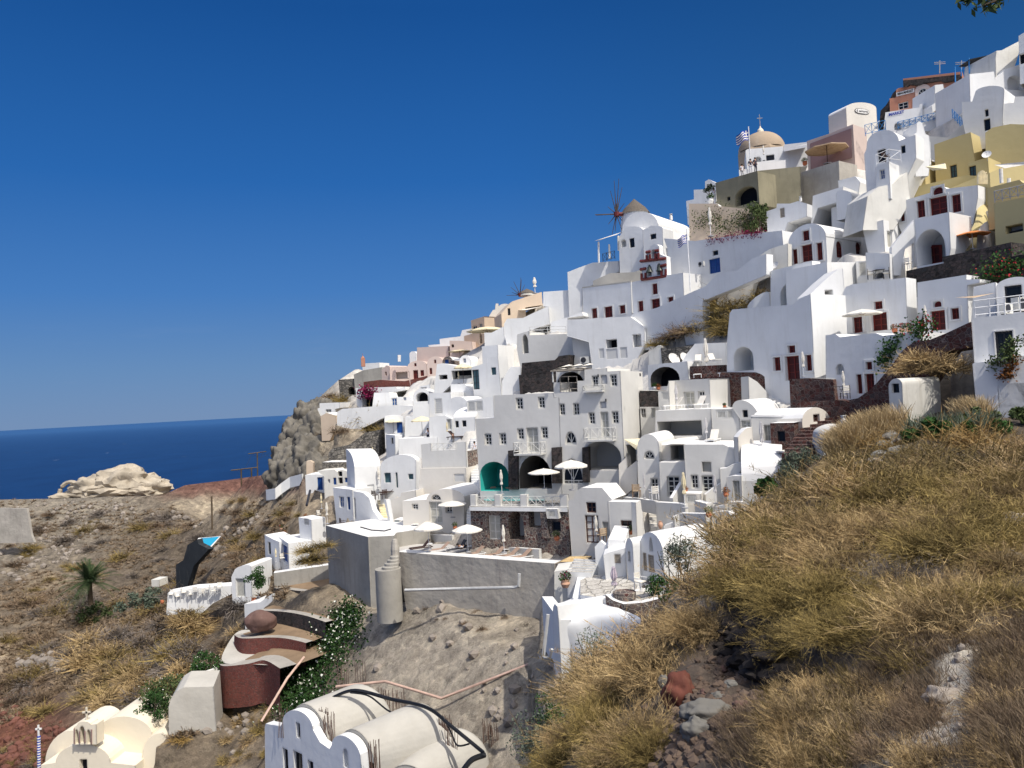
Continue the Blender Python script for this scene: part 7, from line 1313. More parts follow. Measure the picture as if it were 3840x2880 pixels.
# ================= parasols, loungers, pots, machines, flags, people
WF = 'white folded parasols'
for key, r, x, yt, yb, l, dd, kw in [
    ('uo_white','I',990,1215,1450,'open white parasol in front of the dark cave arch',-3.5, dict(w=370)),('uo_white','I',1310,1115,1470,'open white parasol in front of the french door',-3.5, dict(w=400)),
    ('uc_white','I',500,1235,1520,'folded parasol before the teal pool alcove',-4, {}),('uc_white','I',835,700,1020,'folded parasol on the left hotel balcony',-.6, {}),('uc_white','I',1622,530,870,'folded parasol on the right hotel balcony',-.6, {}),
    ('uo_white','L',1380,1035,1360,'open white parasol over the left tan lounger',0, dict(Y=60.5, w=345)),('uo_white','L',1830,1060,1385,'open white parasol shading the reclining guest',0, dict(Y=60, w=355)),('uo_white','L',1655,790,985,'smaller open white parasol by the fan-light house',-1, dict(w=345)),
    ('uc_white','M',465,580,900,'folded parasol between the tan loungers',0, dict(Y=59.5)),('uc_white','M',1530,475,770,'folded parasol before the tall pale double doors',-2.5, dict(w=355)),('uc_lilac','N',880,815,1160,'tall folded lilac parasol on the marble patio',0, dict(Y=41)),
    ('uc_grey','J',303,650,950,'folded grey parasol beside the square window of the vaulted house',-2.2, dict(w=225)),('uc_cream','J',765,650,1065,'folded cream parasol beside the sloping balustrade',-3.4, {}),('uc_grey','J',1120,680,1010,'folded grey parasol in front of the twin pale doors',-3.0, {}),
    ('uc_grey','H',735,625,910,'folded wind-ruffled parasol on the grey front terrace',-3, {}),('uc_grey','H',1078,1005,1300,'folded grey parasol at the deep shaded porch',-2.4, {}),('uc_grey','T',678,310,705,'folded grey parasol on the sunny stone-room terrace',-3, {}),
    ('uc_white','H',1082,90,540,'tall folded parasol among the reclining deck chairs',1.5, {}),('uc_white','H',2195,245,535,'folded parasol outside the central red door',-1.5, {}),('uc_white','D',140,1080,1370,'folded parasol under the small wall niche',-1.5, {}),
    ('uc_white','D',1085,325,600,'folded parasol between two red doors of the rounded house',-1.2, {}),('uo_white','D',360,362,640,'flat open white parasol before the red doors',-1.8, dict(rz=20, w=430)),('uo_orange','C',1625,938,1150,'open orange parasol in front of the yellow rock face',0, dict(Y=59.5, w=375)),
    ('uc_white','C',2122,905,1220,'folded white parasol above the dark garden wall',0, dict(Y=60)),('uc_white','C',1275,485,725,'folded parasol in front of the red shutters',-1, dict(Y=67)),('uc_white','E',1187,250,470,'folded parasol on the terrace of the barrel house',-2, dict(w=430)),
    ('uc_white','B',325,1285,1620,'tall folded parasol before the tan garden wall',0, dict(Y=80)),('uc_white','B',938,572,745,'folded parasol on the dome terrace',0, dict(Y=91.5)),('uo_beige','B',1670,565,780,'wide open beige parasol over the tan terrace wing',0, dict(Y=84.5, w=480)),
    ('uc_white','G',942,125,310,'folded white parasol against the sky above the beige villa',18, dict(w=375)),('uo_cream','G',398,688,905,'open cream parasol on the terrace under the brown-grey house',11, dict(w=480)),('uo_cream','G',78,955,1045,'small open cream parasol among the far white roofs',12, dict(w=285)),
    ('uo_cream','K',1735,400,500,'open cream parasol beside the blank pink block',16, dict(w=170)),('uo_cream','K',1778,558,795,'open cream parasol on the garden terrace by the teal door',5, dict(w=215)),('uc_cream','K',1722,655,795,'folded cream parasol on the garden terrace by the teal door',5, dict(w=150)),('uc_cream','K',1602,590,690,'short folded cream parasol above the grey awning',8, {}),
    ('uo_cream','K',1305,1165,1420,'open cream parasol on the round-fronted white terrace',4, dict(w=250)),('uo_cream','K',970,1195,1370,'dusty open parasol before the blue end door',4, dict(w=180)),('uc_cream','K',1592,1240,1420,'folded parasol left of the wooden deck chair',2, {}),
    ('uc_white','L',803,405,640,'folded white parasol against the plain sunlit house',1, {}),('uc_white','L',208,812,1060,'folded white parasol at the white corner terrace',0, {}),('uc_cream','L',142,712,885,'folded cream parasol beside the dry shrub',3, {}),('uc_cream','L',730,172,285,'folded cream parasol on the dry-stone terrace',6, {}),
    ('uc_cream','O',1142,270,390,'folded cream parasol outside the blue doorway',0, {}),('uc_cream','O',988,530,690,'folded cream parasol on the corner terrace with blue chairs',0, {})]:
    umb(key, r, x, yt, yb, l, dd=dd, **kw)
def floor_at(r, x, y, z, key, l, cat, group=None, rz=0, sc=1): put(key, onz(r, x, y, z), l, cat, group, rz, sc)
for x, y, l, k in [(115,955,'tan sun lounger under the right open parasol','lg_tan'),(350,965,'tan sun lounger behind the folded parasol','lg_tan'),(520,975,'tan sun lounger in the middle of the row','lg_tan'),(660,990,'rightmost tan sun lounger on the sun terrace','lg_tan')]: floor_at('M', x, y, LZ, k, l, 'sun lounger','tan sun loungers on the lower terrace',28)
floor_at('L',1500,1395, LZ, 'lg_tan','tan sun lounger left of the reclining guest','sun lounger','tan sun loungers on the lower terrace',25); floor_at('L',1290,1370, LZ, 'lg_wood','brown lounger in the shade of the left open parasol','sun lounger', None, 25); floor_at('L',1720,1390, LZ, 'lg_dark','lounger carrying the reclining guest','sun lounger', None, 30)
for x, y, l in ((1385,1355,'round white side table under the left open parasol'),(1845,1385,'round white side table beside the reclining guest')): floor_at('L', x, y, LZ - .1,'tb_white', l, 'table', sc=.75)
floor_at('M',490,930, LZ, 'tb_white','round white side table at the folded parasol','table', sc=.75)
TZ2 = TZ + .12
for x, y, k, l, rz in [(300,1540,'lg_cream','white lounger at the left of the pool',100),(430,1545,'lg_tan','tan lounger beside the left pool rail',110),(620,1550,'lg_tan','tan lounger behind the middle pool rail',110),(940,1545,'lg_dark','dark lounger on the pool deck',120),(1110,1550,'lg_tan','tan lounger at the right of the pool deck',60)]:
    floor_at('I', x, y, TZ2, k, l, 'sun lounger', None, rz)
for x, y, k, l, rz in [(1010,1455,'ch_tan','tall pale wooden chair under the left parasol',10),(1210,1490,'ch_dark','dark chair at the round cafe table',80),(1290,1510,'ch_dark','dark folding chair in front of the french door',200),(1400,1460,'ch_white','pale chair right of the french door',150),(1500,1450,'ch_tan','cream chair beside the potted tree',170)]: floor_at('I', x, y, TZ2, k, l, 'chair', None, rz)
floor_at('I',1155,1500, TZ2,'tb_white','round white cafe table on the pool deck','table'); floor_at('I',1455,1440, TZ2,'pot_big','large pale clay pot with a clipped bush by the french door','plant pot', sc=1.6); floor_at('I',1130,1450, TZ2,'pot_big','pale clay pot beside the cafe table','plant pot', sc=1.2)
for r, x, y, k, l, dd, rz, sc in [('H',975,390,'lg_cream','left reclining cream deck chair on the upper white terrace',1.2,70,1),('H',1160,380,'lg_cream','right reclining cream deck chair on the upper white terrace',1.2,100,1),('H',985,545,'lg_cream','left deck chair on the roof below the stone wall',0,70,1),('H',1170,535,'lg_cream','right deck chair on the roof below the stone wall',0,120,1),
    ('H',700,905,'lg_cream','white lounger on the grey front terrace',-3,10,1),('H',980,895,'lg_cream','folded-up lounger by the small grey window',-3,40,1),('H',1150,1300,'lg_cream','white lounger beside the red stone house',-3,60,1),
    ('J',210,940,'ch_tan','wooden director chair on the vaulted house terrace',-2.6,160,1.1),('J',410,965,'ch_white','striped director chair near the glazed double door',-2.6,190,1.1),('J',690,530,'tb_white','round white table in the shaded terrace room', .6,0,1),('T',1000,700,'lg_cream','white slatted lounger in front of the red stone room',-2.4,30,1),
    ('M',1590,775,'ch_tan','beige chair outside the tall pale double doors',-2.6,200,1.1),('N',1175,1080,'ch_white','white metal chair by the arched cave house', None, 40,1),('N',1300,1140,'tb_dark','dark folding table on the marble patio', None, 20,1),
    ('L',760,780,'ch_wood','left dark wooden armchair at the yellow steps',-.3,150,1.15),('L',860,770,'ch_wood','second dark wooden armchair at the yellow steps',-.3,210,1.15),('L',915,720,'lg_wood','dark wooden lounger with wheels behind the armchairs', .4,20,1),('L',385,1100,'ch_wood','dark wooden armchair above the concrete wall', .5,120,1.15),('L',545,1130,'ch_wood','slatted dark chair nearest the black handrail', .3,170,1.15),
    ('L',1250,1085,'lg_cream','cream lounger left of the pale double door',-.8,80,1),('L',1370,1080,'lg_cream','cream lounger in front of the pale double door',-.8,80,1),('K',1690,1440,'lg_wood','dark red wooden deck chair above the crossed rail',1.5,150,1.1),('K',2060,1180,'ch_white','white slatted garden chair on the hotel roof terrace',1.5,30,1.2),
    ('G',960,760,'lg_cream','lounger behind the white railing',5,20,1),('C',450,1500,'ch_dark','left cafe chair at the small niche',-.4,60,1),('C',630,1490,'ch_dark','right cafe chair at the small niche',-.4,240,1),('C',540,1490,'tb_dark','cafe table at the small niche',-.4,0,1),('C',880,1380,'ch_white','white chair beside the arched porch',-.6,120,1),('C',620,140,'ch_wood','brown chair on the vault balcony', None, 20,1),
    ('D',60,1380,'tb_dark','dark table on the stone terrace under the niche',-2,0,1),('D',155,1400,'ch_dark','black cafe chair at the stone terrace edge',-2,180,1),('L',110,990,'ch_dark','black chair on the white corner roof',0,30,1),('O',1195,385,'ch_dark','small chair outside the blue doorway',-.5,30,1)]:
    Yd = dh(r, x, y) + dd if dd is not None else {'N': 40.6,'C': 68}[r]
    put(k, at(r, x, y, Yd), l, 'chair' if k.startswith('ch') else ('table' if k.startswith('tb') else 'lounger'), rz=rz, sc=sc)
for r, x, y, k, l, dd, sc in [('D',725,640,'pot_brown','left long clay planter on the white parapet',-2.3,1.3),('D',810,635,'pot_red','clay planter with red flowers on the white parapet',-2.3,1.3),('D',880,625,'pot_red','right clay planter with red blooms at the parapet end',-2.3,1.2),('H',1283,893,'pot_cactus','clay pot with a cactus on the lattice parapet',-1.5,1.0),
    ('J',1040,1165,'pot_green','round orange clay pot with a spiky plant in the wall gap',-4.4,1.3),('J',775,885,'pot_brown','clay pot of dried flowers on the lattice cupboard',-3, .9),('J',1240,930,'pot_brown','clay bowl of brown leaves on the round column',-3.8,1.2),('T',1070,650,'pot_red','clay pot beside the red stone room',-2.8,1),('M',1170,1300,'pot_pink','large clay pot with a pink plant in the white garden box', None, 1.9),
    ('M',1920,690,'pot_green','leafy pot under the brown framed cottage window',-3.2,1.2),('M',1070,760,'pot_green','green planter below the lattice vent box',-1.5,1.5),('H',480,680,'pot_white','white planter under the veranda opening',2.8,1.3),('H',520,685,'pot_brown','brown planter under the veranda opening',2.8,1.2),('L',1105,1045,'pot_cactus','small clay pot on the cream bench wall',0,1.0),
    ('B',1410,800,'pot_green','potted cactus at the corner of the olive building', None, 1.8),('B',325,1235,'pot_white','white tub at the foot of the small olive tree', None, 2.2),('O',1185,110,'pot_red','first clay pot on the white flat roof',2,1.3),('O',1215,165,'pot_brown','second clay pot on the white flat roof',1.5,1.4),('O',1245,190,'pot_green','third clay pot on the white flat roof',1.5,1.3),('O',1275,225,'pot_green','fourth clay pot on the white flat roof',1.2,1.4),
    ('O',228,735,'pot_empty','right of two clay jars at the white walled terrace',3,1.3),('O',158,745,'pot_empty','left of two clay jars at the white walled terrace',3,1.3),('O',950,735,'pot_empty','orange jar on the corner terrace',0,1.5),('P',2113,715,'pot_brown','clay pot on the white tower corner',2,1.4),('N',1300,1030,'pot_white','green plant in a white bowl on the folding table',-99,1.0),('G',820,1080,'pot_brown','brown plant at the top of the lava wall',3.4,1.6),('L',1680,1120,'pot_green','green plant in the small white box by the lane', .5,1.3)]:
    Yd = {'M': 46.2,'B': 86,'N': 40.5}[r] if (dd is None or dd == -99) else dh(r, x, y) + dd
    put(k, at(r, x, y, Yd), l, 'plant pot', sc=sc * .6)
put('amphora', at('N',1405,380,49),'pink clay amphora lying beside the broad steps','jar', sc=.55); put('amphora', on('K',1660,1430,1),'small jar on the deck chair terrace','jar', sc=.7)
for r, x, y, l, Yd, rz, sc in [('D',2010,430,'white air conditioner on the roof of the near blue-shaded house',37.8,30, .85),('D',2170,400,'large grey air conditioner right of the white one',38.3,30,1.1),('F',1815,1105,'white air conditioner beside the blue door', None, -50, .8),('G',1520,1120,'air conditioner at the foot of the off-white wall', None, -25,1.25),('C',1260,230,'air conditioner on the yellow house',68,-50, .7)]:
    if Yd is None: Yd = (dh('F',1900,1500) + 3.0) if r == 'F' else dh('G',1500,1250) + 5
    put('ac', at(r, x, y, Yd), l, 'air conditioner', rz=rz, sc=sc)
for r, x, y, l, Yd, rz, sc in [('H',690,350,'large white satellite dish in front of the grey rubble wall', None, 30,1.3),('H',815,330,'second satellite dish half hidden by the white terrace wall', None, 30,1.1),('C',1785,75,'white satellite dish on the yellow house roof',66.5,-40, .75),('E',1070,490,'satellite dish behind the folded parasol of the barrel house', None, -60, .75)]:
    if Yd is None: Yd = dh(r, x, y + 250) + 7 if r == 'H' else dh('E',1100,950) + 3
    p = at(r, x, y, Yd); p.z -= .6 * sc; put('dish', p, l, 'satellite dish', rz=rz, sc=sc)
for r, x, y, l, Yd, sc in [('T',1610,360,'small white twin-holed chimney beside the dark steps',47, .43),('B',1360,1215,'tiny twin chimney on the white corner blocks',79, .36),('K',575,830,'small white chimney beside the lava arch ruin',122, .3),('F',1465,570,'white chimney pot on the skyline right of the vault',108, .6)]: put('chimney', at(r, x, y, Yd), l, 'chimney', rz=20, sc=sc)
# flags
def flag(label, r, x, y0, y1, Y, fx, fy, fw, fh, rz=0):
    b, t = at(r, x, y1, Y), at(r, x, y0, Y); t.x = b.x; o = root('flag_pole', b, label, 'flag'); m = MB(); m.tube([b, Vector((b.x, b.y, t.z))], .06,6); link('pole', m, 'metalwhite', o)
    NX, NZ = 12,9; z1 = at(r, x, fy, Y).z; Wd = fw; Hd = fh; blue, wh = MB(), MB(); P = {}
    for i in range(NX + 1):
        for j in range(NZ + 1):
            u, v = i / NX, j / NZ; P[i, j] = Vector((b.x - u * Wd * .85, b.y + .25 * Wd * math.sin(u * 7 + v * 2) * u, z1 - v * Hd - u * Hd * .55 - .08 * Hd * math.sin(u * 9 + v)))
    for i in range(NX):
        for j in range(NZ):
            canton = i < 5 and j < 5; bl = (j % 2 == 0) if not canton else not (i == 2 or j == 2); (blue if bl else wh).quad(P[i, j], P[i + 1, j], P[i + 1, j + 1], P[i, j + 1])
    f = link('flag_cloth', blue, 'flagblue', o); link('white_stripes', wh, 'canvas', f); return o
flag('blue and white striped flag on a tall pole by the sand-coloured dome','B',785,350,800,90,780,372,1.7,1.25); flag('smaller blue and white striped flag in front of the big plain wall','E',90,50,780, dh('F',1900,1500) - 1,95,105,1.1, .9)
# windmills
plain('sailpole',(.075, .06, .055), .8)
def windmill(label, r, cx, cap_y, eave_y, base_y, half, Y, hub, blades, mat='white'):
    top = at(r, cx, cap_y, Y); ev = at(r, cx, eave_y, Y); bs = at(r, cx, base_y, Y); R = (at(r, cx + half, eave_y, Y) - ev).length; o = root('windmill', bs, label, 'windmill'); m = MB(); H_ = ev.z - bs.z
    m.lathe([(R * 1.08,0),(R * .93, H_),(.01, H_ + .02)], bs, 24); link('tower', m, mat, o, smooth=40)
    m = MB(); Hc = top.z - ev.z; m.lathe([(R * 1.05, H_ - .15),(R * .75, H_ + Hc * .35),(R * .35, H_ + Hc * .72),(.1, H_ + Hc),(.01, H_ + Hc * 1.05)], bs, 22); link('thatched_cap', m, 'thatch', o)
    hb = at(r, hub[0], hub[1], Y - R * .4); m = MB(); m.tube([Vector((bs.x, bs.y, hb.z)), hb], .28,6); m.lathe([(.01,-.35),(.35,-.25),(.35, .25),(.01, .35)], hb, 8); link('hub', m, 'oxblood', o)
    for bx, by in blades:
        tip = at(r, bx, by, Y - R * .4 + rng.uniform(-.5, .5)); m = MB(); m.tube([hb, hb.lerp(tip, .3)], .085,4); m.tube([hb.lerp(tip, .3), tip],[.06, .03],4); link('blade', m, 'sailpole', o)
    return o
windmill('thatched white windmill with long bare sail poles','F',1060,330,490,720,165,103,(835,500),[(862,92),(808,112),(765,232),(900,190),(925,375),(590,512),(585,505),(740,618),(925,605),(735,415),(820,700),(785,735),(900,690),(600,515)])
windmill('distant small windmill with thin dark sails','G',850,255,300,340,90,140,(770,325),[(778,125),(785,150),(825,205),(695,170),(660,235),(675,298),(612,332)],'greyroof')
# bell tower: two tiers of arches on the church
bt = h('bell','white two-tier bell gable with dark red trim and two bronze bells','F','white',-46,[(1130,1262),(1120,1040),(1180,1010),(1180,930),(1215,900),('a',1325,885,45),(1330,960),(1408,990),(1418,1205)], .8,
       wins=[('holea',1232,905,1290,1000, .9),('holea',1190,1082,1235,1215, .9),('holea',1300,1065,1350,1200, .9)], anchor=(1120,1740), dd=1.4, name='bell_gable', cat='bell tower', foot=False)
for x0, y0, x1, y1 in ((1115,1045,1410,1012),(1130,1258,1418,1215),(1115,1140,1182,1128),(1350,1100,1415,1085),(1182,942,1232,932),(1285,925,1325,918)):
    m = MB(); a, b = bt.pt(x0, y0, .12), bt.pt(x1, y1, .12); m.tube([a, b], .16,4); link('cornice', m, 'oxblood', bt.root)
for x, y0, y1 in ((1132,1185,1255),(1178,1178,1245),(1362,1140,1218),(1410,1135,1210),(1192,975,1032),(1228,965,1028),(1293,955,1018),(1325,950,1012)): m = MB(); m.tube([bt.pt(x, y1, .14), bt.pt(x, y0, .14)], .14,6); link('colonnette', m, 'oxblood', bt.root)
for x, y in ((1222,1150),(1338,1135)): m = MB(); m.lathe([(.02, .45),(.2, .4),(.25, .1),(.4,-.15),(.42,-.2)], bt.pt(x, y, .1),12); link('bell', m, 'bronze', bt.root, smooth=50)
# chapel at the bottom left
ch1 = h('chap','cream chapel with barrel vaults and a small dark doorway','Q','churchcream',-4,[(480,1800),(472,1625),(640,1600),('a',1275,1600,215),(1560,1630),(1560,1800)],4, wins=[('hole',925,1560,1008,1900, .4)], d=60, anchor=(900,1800), name='chapel', cat='chapel', roof='churchcream')
h('chap2','tall cream cross-vault rising behind the chapel gable','Q','churchcream',-4,[(480,1650),(520,1600),('a',1040,1500,320),(1090,1300),('a',1760,1300,235),(1700,1650)],5, d=62, anchor=(900,1650), name='chapel', cat='chapel', roof='churchcream')
h('chap3','small cream apse vault at the right of the chapel','Q','churchcream',12,[(1580,1640),(1640,1500),('a',2010,1420,200),(2000,1640)],4, d=61, anchor=(1800,1660), name='chapel', cat='chapel', roof='churchcream')
bg1 = h('bg','little stone bell gable with a cross over the chapel door','Q','churchcream',-6,[(852,1390),(850,1190),(890,1165),('a',1040,1160,40),(1110,1155),(1115,1385)], .9, wins=[('holea',915,1175,980,1370, .9),('snich',865,1215,905,1380),('snich',1000,1215,1045,1380)], d=59.6, anchor=(900,1390), name='bell_gable', cat='bell gable', foot=False)
m = MB(); c_ = bg1.pt(972,1120,-.3); m.box(-.07, .07,-.05, .05,-.1, .95, Matrix.Translation(c_)); m.box(-.33, .33,-.05, .05, .5, .64, Matrix.Translation(c_)); link('cross', m, 'churchcream', bg1.root)
for x, y0, y1 in ((862,1380,1200),(925,1370,1230),(985,1370,1230),(1060,1380,1210)): m = MB(); m.tube([bg1.pt(x, y0, .08), bg1.pt(x, y1, .08)], .05,5); link('column', m, 'mauve', bg1.root)
o_ = root('flag_mast', at('Q',447,1800,57),'blue and white striped mast with a white cross beside the chapel','mast'); b_ = at('Q',450,1800,57); t_ = at('Q',447,1290,57); nS = 34
for i in range(nS): m = MB(); m.tube([b_.lerp(t_, i / nS), b_.lerp(t_, (i + 1) / nS)], .12,8); link('band', m, 'inkblue' if i % 2 else 'signwhite', o_)
m = MB(); m.box(-.05, .05,-.05, .05,0, .8, Matrix.Translation(t_)); m.box(-.22, .22,-.05, .05, .45, .57, Matrix.Translation(t_)); link('cross', m, 'signwhite', o_)
# unfinished vaults at the bottom centre
v1 = h('v1','new white facade with twin round gables, small windows and dark doorways','R','white',-42,[(205,1500),(208,935),(215,910),(320,930),(330,900),('a',540,950,105),(590,1040),(655,1085),(670,1060),('a',870,1150,105),(930,1500)], .5,
       wins=[('dwin',425,905,452,1010),('dwin',335,1085,370,1300),('dwin',410,1110,470,1330),('dwin',508,1170,545,1330),('niche',750,1085,785,1215, .3)], d=43.5, anchor=(600,1500), name='unfinished_house', cat='building site')
def vault(label, A0, A1, b0, b1, mat='greyroof'):
    """half-barrel between the two springing lines"""
    z = (A0.z + A1.z) / 2; A0, A1 = Vector((A0.x, A0.y, z)), Vector((A1.x, A1.y, z)); B0, B1 = onz('R', *b0, z), onz('R', *b1, z); o = root('concrete_vault', A0, label, 'vault'); m = MB(); n = 16; rows = []
    for P_, Q_ in ((A0, A1),(B0, B1)):
        c = (P_ + Q_) / 2; u = (Q_ - P_) / 2; rows.append([c - u * math.cos(math.pi * i / n) + Vector((0,0, u.length * .92 * math.sin(math.pi * i / n))) for i in range(n + 1)])
    for i in range(n): m.quad(rows[0][i], rows[0][i + 1], rows[1][i + 1], rows[1][i])
    m.add(rows[0],[tuple(range(n + 1))]); m.add(rows[1],[tuple(range(n + 1))]); link('shell', m, mat, o, smooth=50)
    m = MB(); z = Vector((0,0,3))
    for P_, Q_ in ((A0, B0),(A1, B1)): m.quad(P_ - z, Q_ - z, Q_, P_)
    m.quad(B0 - z, B1 - z, B1, B0); link('side_wall', m, mat, o); return o
vault('left bare concrete barrel vault behind the white twin-gable facade', v1.pt(335,960,-.55), v1.pt(585,1060,-.55),(700,830),(1090,900))
vault('right bare concrete barrel vault behind the white twin-gable facade', v1.pt(672,1110,-.55), v1.pt(905,1210,-.55),(1130,950),(1500,1060))
vault('small bare concrete cross vault in the lower right of the building site', at('R',1050,1300,41), at('R',1330,1360,40.6),(1330,1130),(1760,1170))
slab('rough concrete gutter deck between the bare vaults',[at('R', x, y, Y) for x, y, Y in ((580,1060,44),(700,1010,44.5),(1120,850,52),(1080,840,53))],1,'rough_wall','concrete_deck', sidem='rough_wall')
ZV = v1.pt(628,1080).z
GX_ = [(760,590,6,'thin'),(880,570,5,''),(620,930,16,''),(660,960,12,''),(1030,780,12,''),(1070,790,8,''),(1460,980,16,''),(1500,1010,10,''),(975,1170,14,''),(340,880,7,''),(1150,790,8,''),(1760,1010,12,''),(1800,1040,10,'')]
for k, (x, y, n, _) in enumerate(GX_):
    base_ = (lambda q: onz('R', q, y + 70, ZV)) if y > 700 and x < 1700 else (lambda q, Yk=float(np.interp(y, [570,1040],[54,44])): at('R', q, y + 60, Yk))
    o_ = root('rebar_bundle', base_(x),['thin rusty rods left of the pink pipe','second group of rusty rods left of the pink pipe','rusty reinforcing rods between the two bare vaults, left cluster','rusty reinforcing rods between the two bare vaults, right cluster','rods at the far end of the left vault','second rods at the far end of the left vault','tall rods at the far end of the right vault','short rods right of the right vault','rods in front of the right vault','rods behind the left white gable','short rods above the gutter deck','row of rods by the black pipe joint','last row of rods near the pale rock'][k],'rebar')
    m = MB()
    for i in range(n): b_ = base_(x - 40 + 80 * i / n); m.tube([b_ - Vector((0,0, .5)), b_ + Vector((rng.gauss(0, .06),0,1.5 + rng.uniform(-.4, .2)))], .018,3)
    link('rods', m, 'rust', o_)
def pipe(label, r, pts, rad_, mat, cat='pipe', name='pipe', sag=0):
    P_ = [at(r, x, y, Y) for x, y, Y in pts]; Q = []
    for i in range(len(P_) - 1):
        p0, p1, p2, p3 = P_[max(i - 1,0)], P_[i], P_[i + 1], P_[min(i + 2, len(P_) - 1)]
        for k in range(8): t = k / 8; Q.append(.5 * (2 * p1 + (p2 - p0) * t + (2 * p0 - 5 * p1 + 4 * p2 - p3) * t * t + (3 * p1 - p0 - 3 * p2 + p3) * t ** 3) if mat == 'pipe_black' else p1.lerp(p2, t))
    Q.append(P_[-1]); m = MB(); m.tube(Q, rad_, 6); o = link(name, m, mat, smooth=60); tag(o, label, cat); return o
pipe('long pale pink pipe zigzagging across the grey rock face','R',[(700,655,52),(1040,618,51.5),(1430,735,49.5),(2020,505,48),(2090,460,47.5)], .09,'pipe_pink')
pipe('slanting pale pink pipe in front of the green creeper','R',[(185,895,52),(365,595,54),(480,450,56)], .09,'pipe_pink')
pipe('thick black hose arching over both bare vaults','R',[(665,735,46),(830,680,45.5),(1080,740,44.5),(1330,800,43),(1500,930,41.5),(1720,1110,40)], .1,'pipe_black')
pipe('thinner black hose running beside the thick one','R',[(800,695,45.5),(930,720,45),(1080,830,44),(1220,840,43.5)], .05,'pipe_black'); pipe('short black hose curling off the bottom edge','R',[(1730,1125,40),(1640,1160,39.5),(1580,1230,39)], .14,'pipe_black')
pipe('thin black hose dropping past the right vault','R',[(1440,860,42),(1500,980,41.5),(1540,1060,41),(1620,1050,40.5)], .05,'pipe_black')
pipe('grey drain pipe running along the rough retaining wall','M',[(-680,1330,57.6),(0,1312,56.2),(590,1298,54.8),(632,1285,54.6),(638,1140,54.6)], .12,'pvc'); pipe('white drain pipe beside the cliff edge house','U',[(265,240,39.6),(225,600,39.6)], .1,'pvc'); pipe('pale pipe stub joining the pink pipe at the cliff edge house','U',[(190,618,40),(280,612,39.6),(300,540,39.4)], .08,'pvc')
pipe('black handrail along the terrace above the tall concrete wall','L',[(590,1095,64),(715,1130,63),(865,1140,62),(940,1118,62)], .05,'metaldark','handrail','handrail')
# people
person('person in a white top climbing the long white staircase', at('I',190,1100, dh('I',150,1200) + 1.5),180,'walk','shirt','trousers'); person('person in pale blue reaching up to a small tree', at('B',368,1235,86.2),150,'reach','shirt','shirt')
person('person in dark clothes leaning on the olive building terrace', at('B',840,880,87),30,'stand','shirtdark','shirtdark'); person('person in black and white beside the leaning one', at('B',787,895,88),0,'stand','shirtdark','shirt'); person('person with dark hair behind the sloping terrace parapet', at('B',688,945,87.5),20,'stand','shirt','trousers',1.6)
person('guest lying on a lounger under the open white parasol', onz('L',1770,1400, LZ - .12),150,'lie','shirt','shirtdark'); person('seated guest on the round-fronted white terrace', on('K',1370,1440,3.6),10,'sit','canvas' if False else 'shirt','shirtdark')
# small olive tree, poles, misc
ot = root('olive_tree', at('B',320,1200,86.3),'small dark potted tree with a spreading crown on the skyline','tree'); b_ = at('B',318,1225,86.3); m = MB(); m.tube([b_, b_ + Vector((0,0, .7)), b_ + Vector((-.1,0,1.4))],[.07, .06, .04],5); m.tube([b_ + Vector((0,0, .6)), b_ + Vector((.4,0,1.4))], .03,4); m.tube([b_ + Vector((0,0, .6)), b_ + Vector((-.4,0,1.2))], .03,4); link('trunk', m, 'bark', ot)
m = MB(); [leaves(m, b_ + Vector(v), .36,130, .22, .04, .8,0,0, rng) for v in ((-.1,0,1.5),(.3,0,1.7),(-.4,0,1.4),(.1, .2,1.9))]; link('crown', m, 'palm_green', ot)
for r, x0, y0, y1, Y, l in [('P',1667,365,600,150,'double wooden power pole with a crossbar above the dirt track'),('P',1778,252,500,170,'tall leaning wooden power pole against the sea'),('P',1926,215,292,185,'distant small power pole by the cliff edge'),('P',1463,555,785,125,'bare wooden pole beside the infinity pool')]:
    b_, t_ = at(r, x0 + 4, y1, Y), at(r, x0, y0, Y); o_ = root('power_pole', b_, l, 'power pole'); m = MB(); m.tube([b_, t_], .14,6)
    if 'double' in l: off = Vector((2.0,0,0)); m.tube([b_ + off, t_ + off], .14,6)
    link('pole', m, 'bark', o_)
    if 'bare' not in l: m = MB(); m.tube([t_ + Vector((-2.0,0,-.2)), t_ + Vector((3.2 if 'double' in l else 2.0,0, .1))], .1,4); link('crossarm', m, 'bark', o_)
# far rock outcrop and ruined arch
plaster('limestone',(.46, .40, .31), .35, .7,1.0, stcol=(.25, .2, .15)); o_ = root('rock_outcrop', at('P',820,540,205),'pale weathered rock outcrop standing on the far headland against the sea','rock')
for k, (x, y, s, sq) in enumerate(((680,500,4.6,(1.5,1, .72)),(870,470,4.9,(1.6,1, .95)),(1000,505,4.2,(1.5,1, .8)),(620,510,3.0,(1,1, .9)),(780,520,5.5,(2.2,1, .5)),(930,520,4.5,(1.8,1, .6)))): link('stone', rock(at('P', x, y, 205), s, sq, k + 11,4, .32,2.4),'limestone', o_, smooth=40)
o_ = root('ruined_arch', at('P',480,540,203),'lone pale ruined arch at the left of the rock outcrop','ruin'); m = MB(); c_ = at('P',490,545,203); m.tube([c_ + Vector((3 * math.cos(a_),0,3.4 * math.sin(a_))) for a_ in np.linspace(math.pi * 1.02, math.pi * .25,10)], .55,6); link('arch', m, 'limestone', o_); link('rubble', rock(at('P',430,560,203),2.2,(1.6,1, .5),4,3),'limestone', o_, smooth=40)
fw = h('far1','flat concrete foundation wall at the far left edge','P','rough_wall',-10,[(-40,880),(-40,635),(185,640),(215,820),(235,850)], .5, d=150, anchor=(100,880), name='concrete_wall', cat='wall', foot=False)
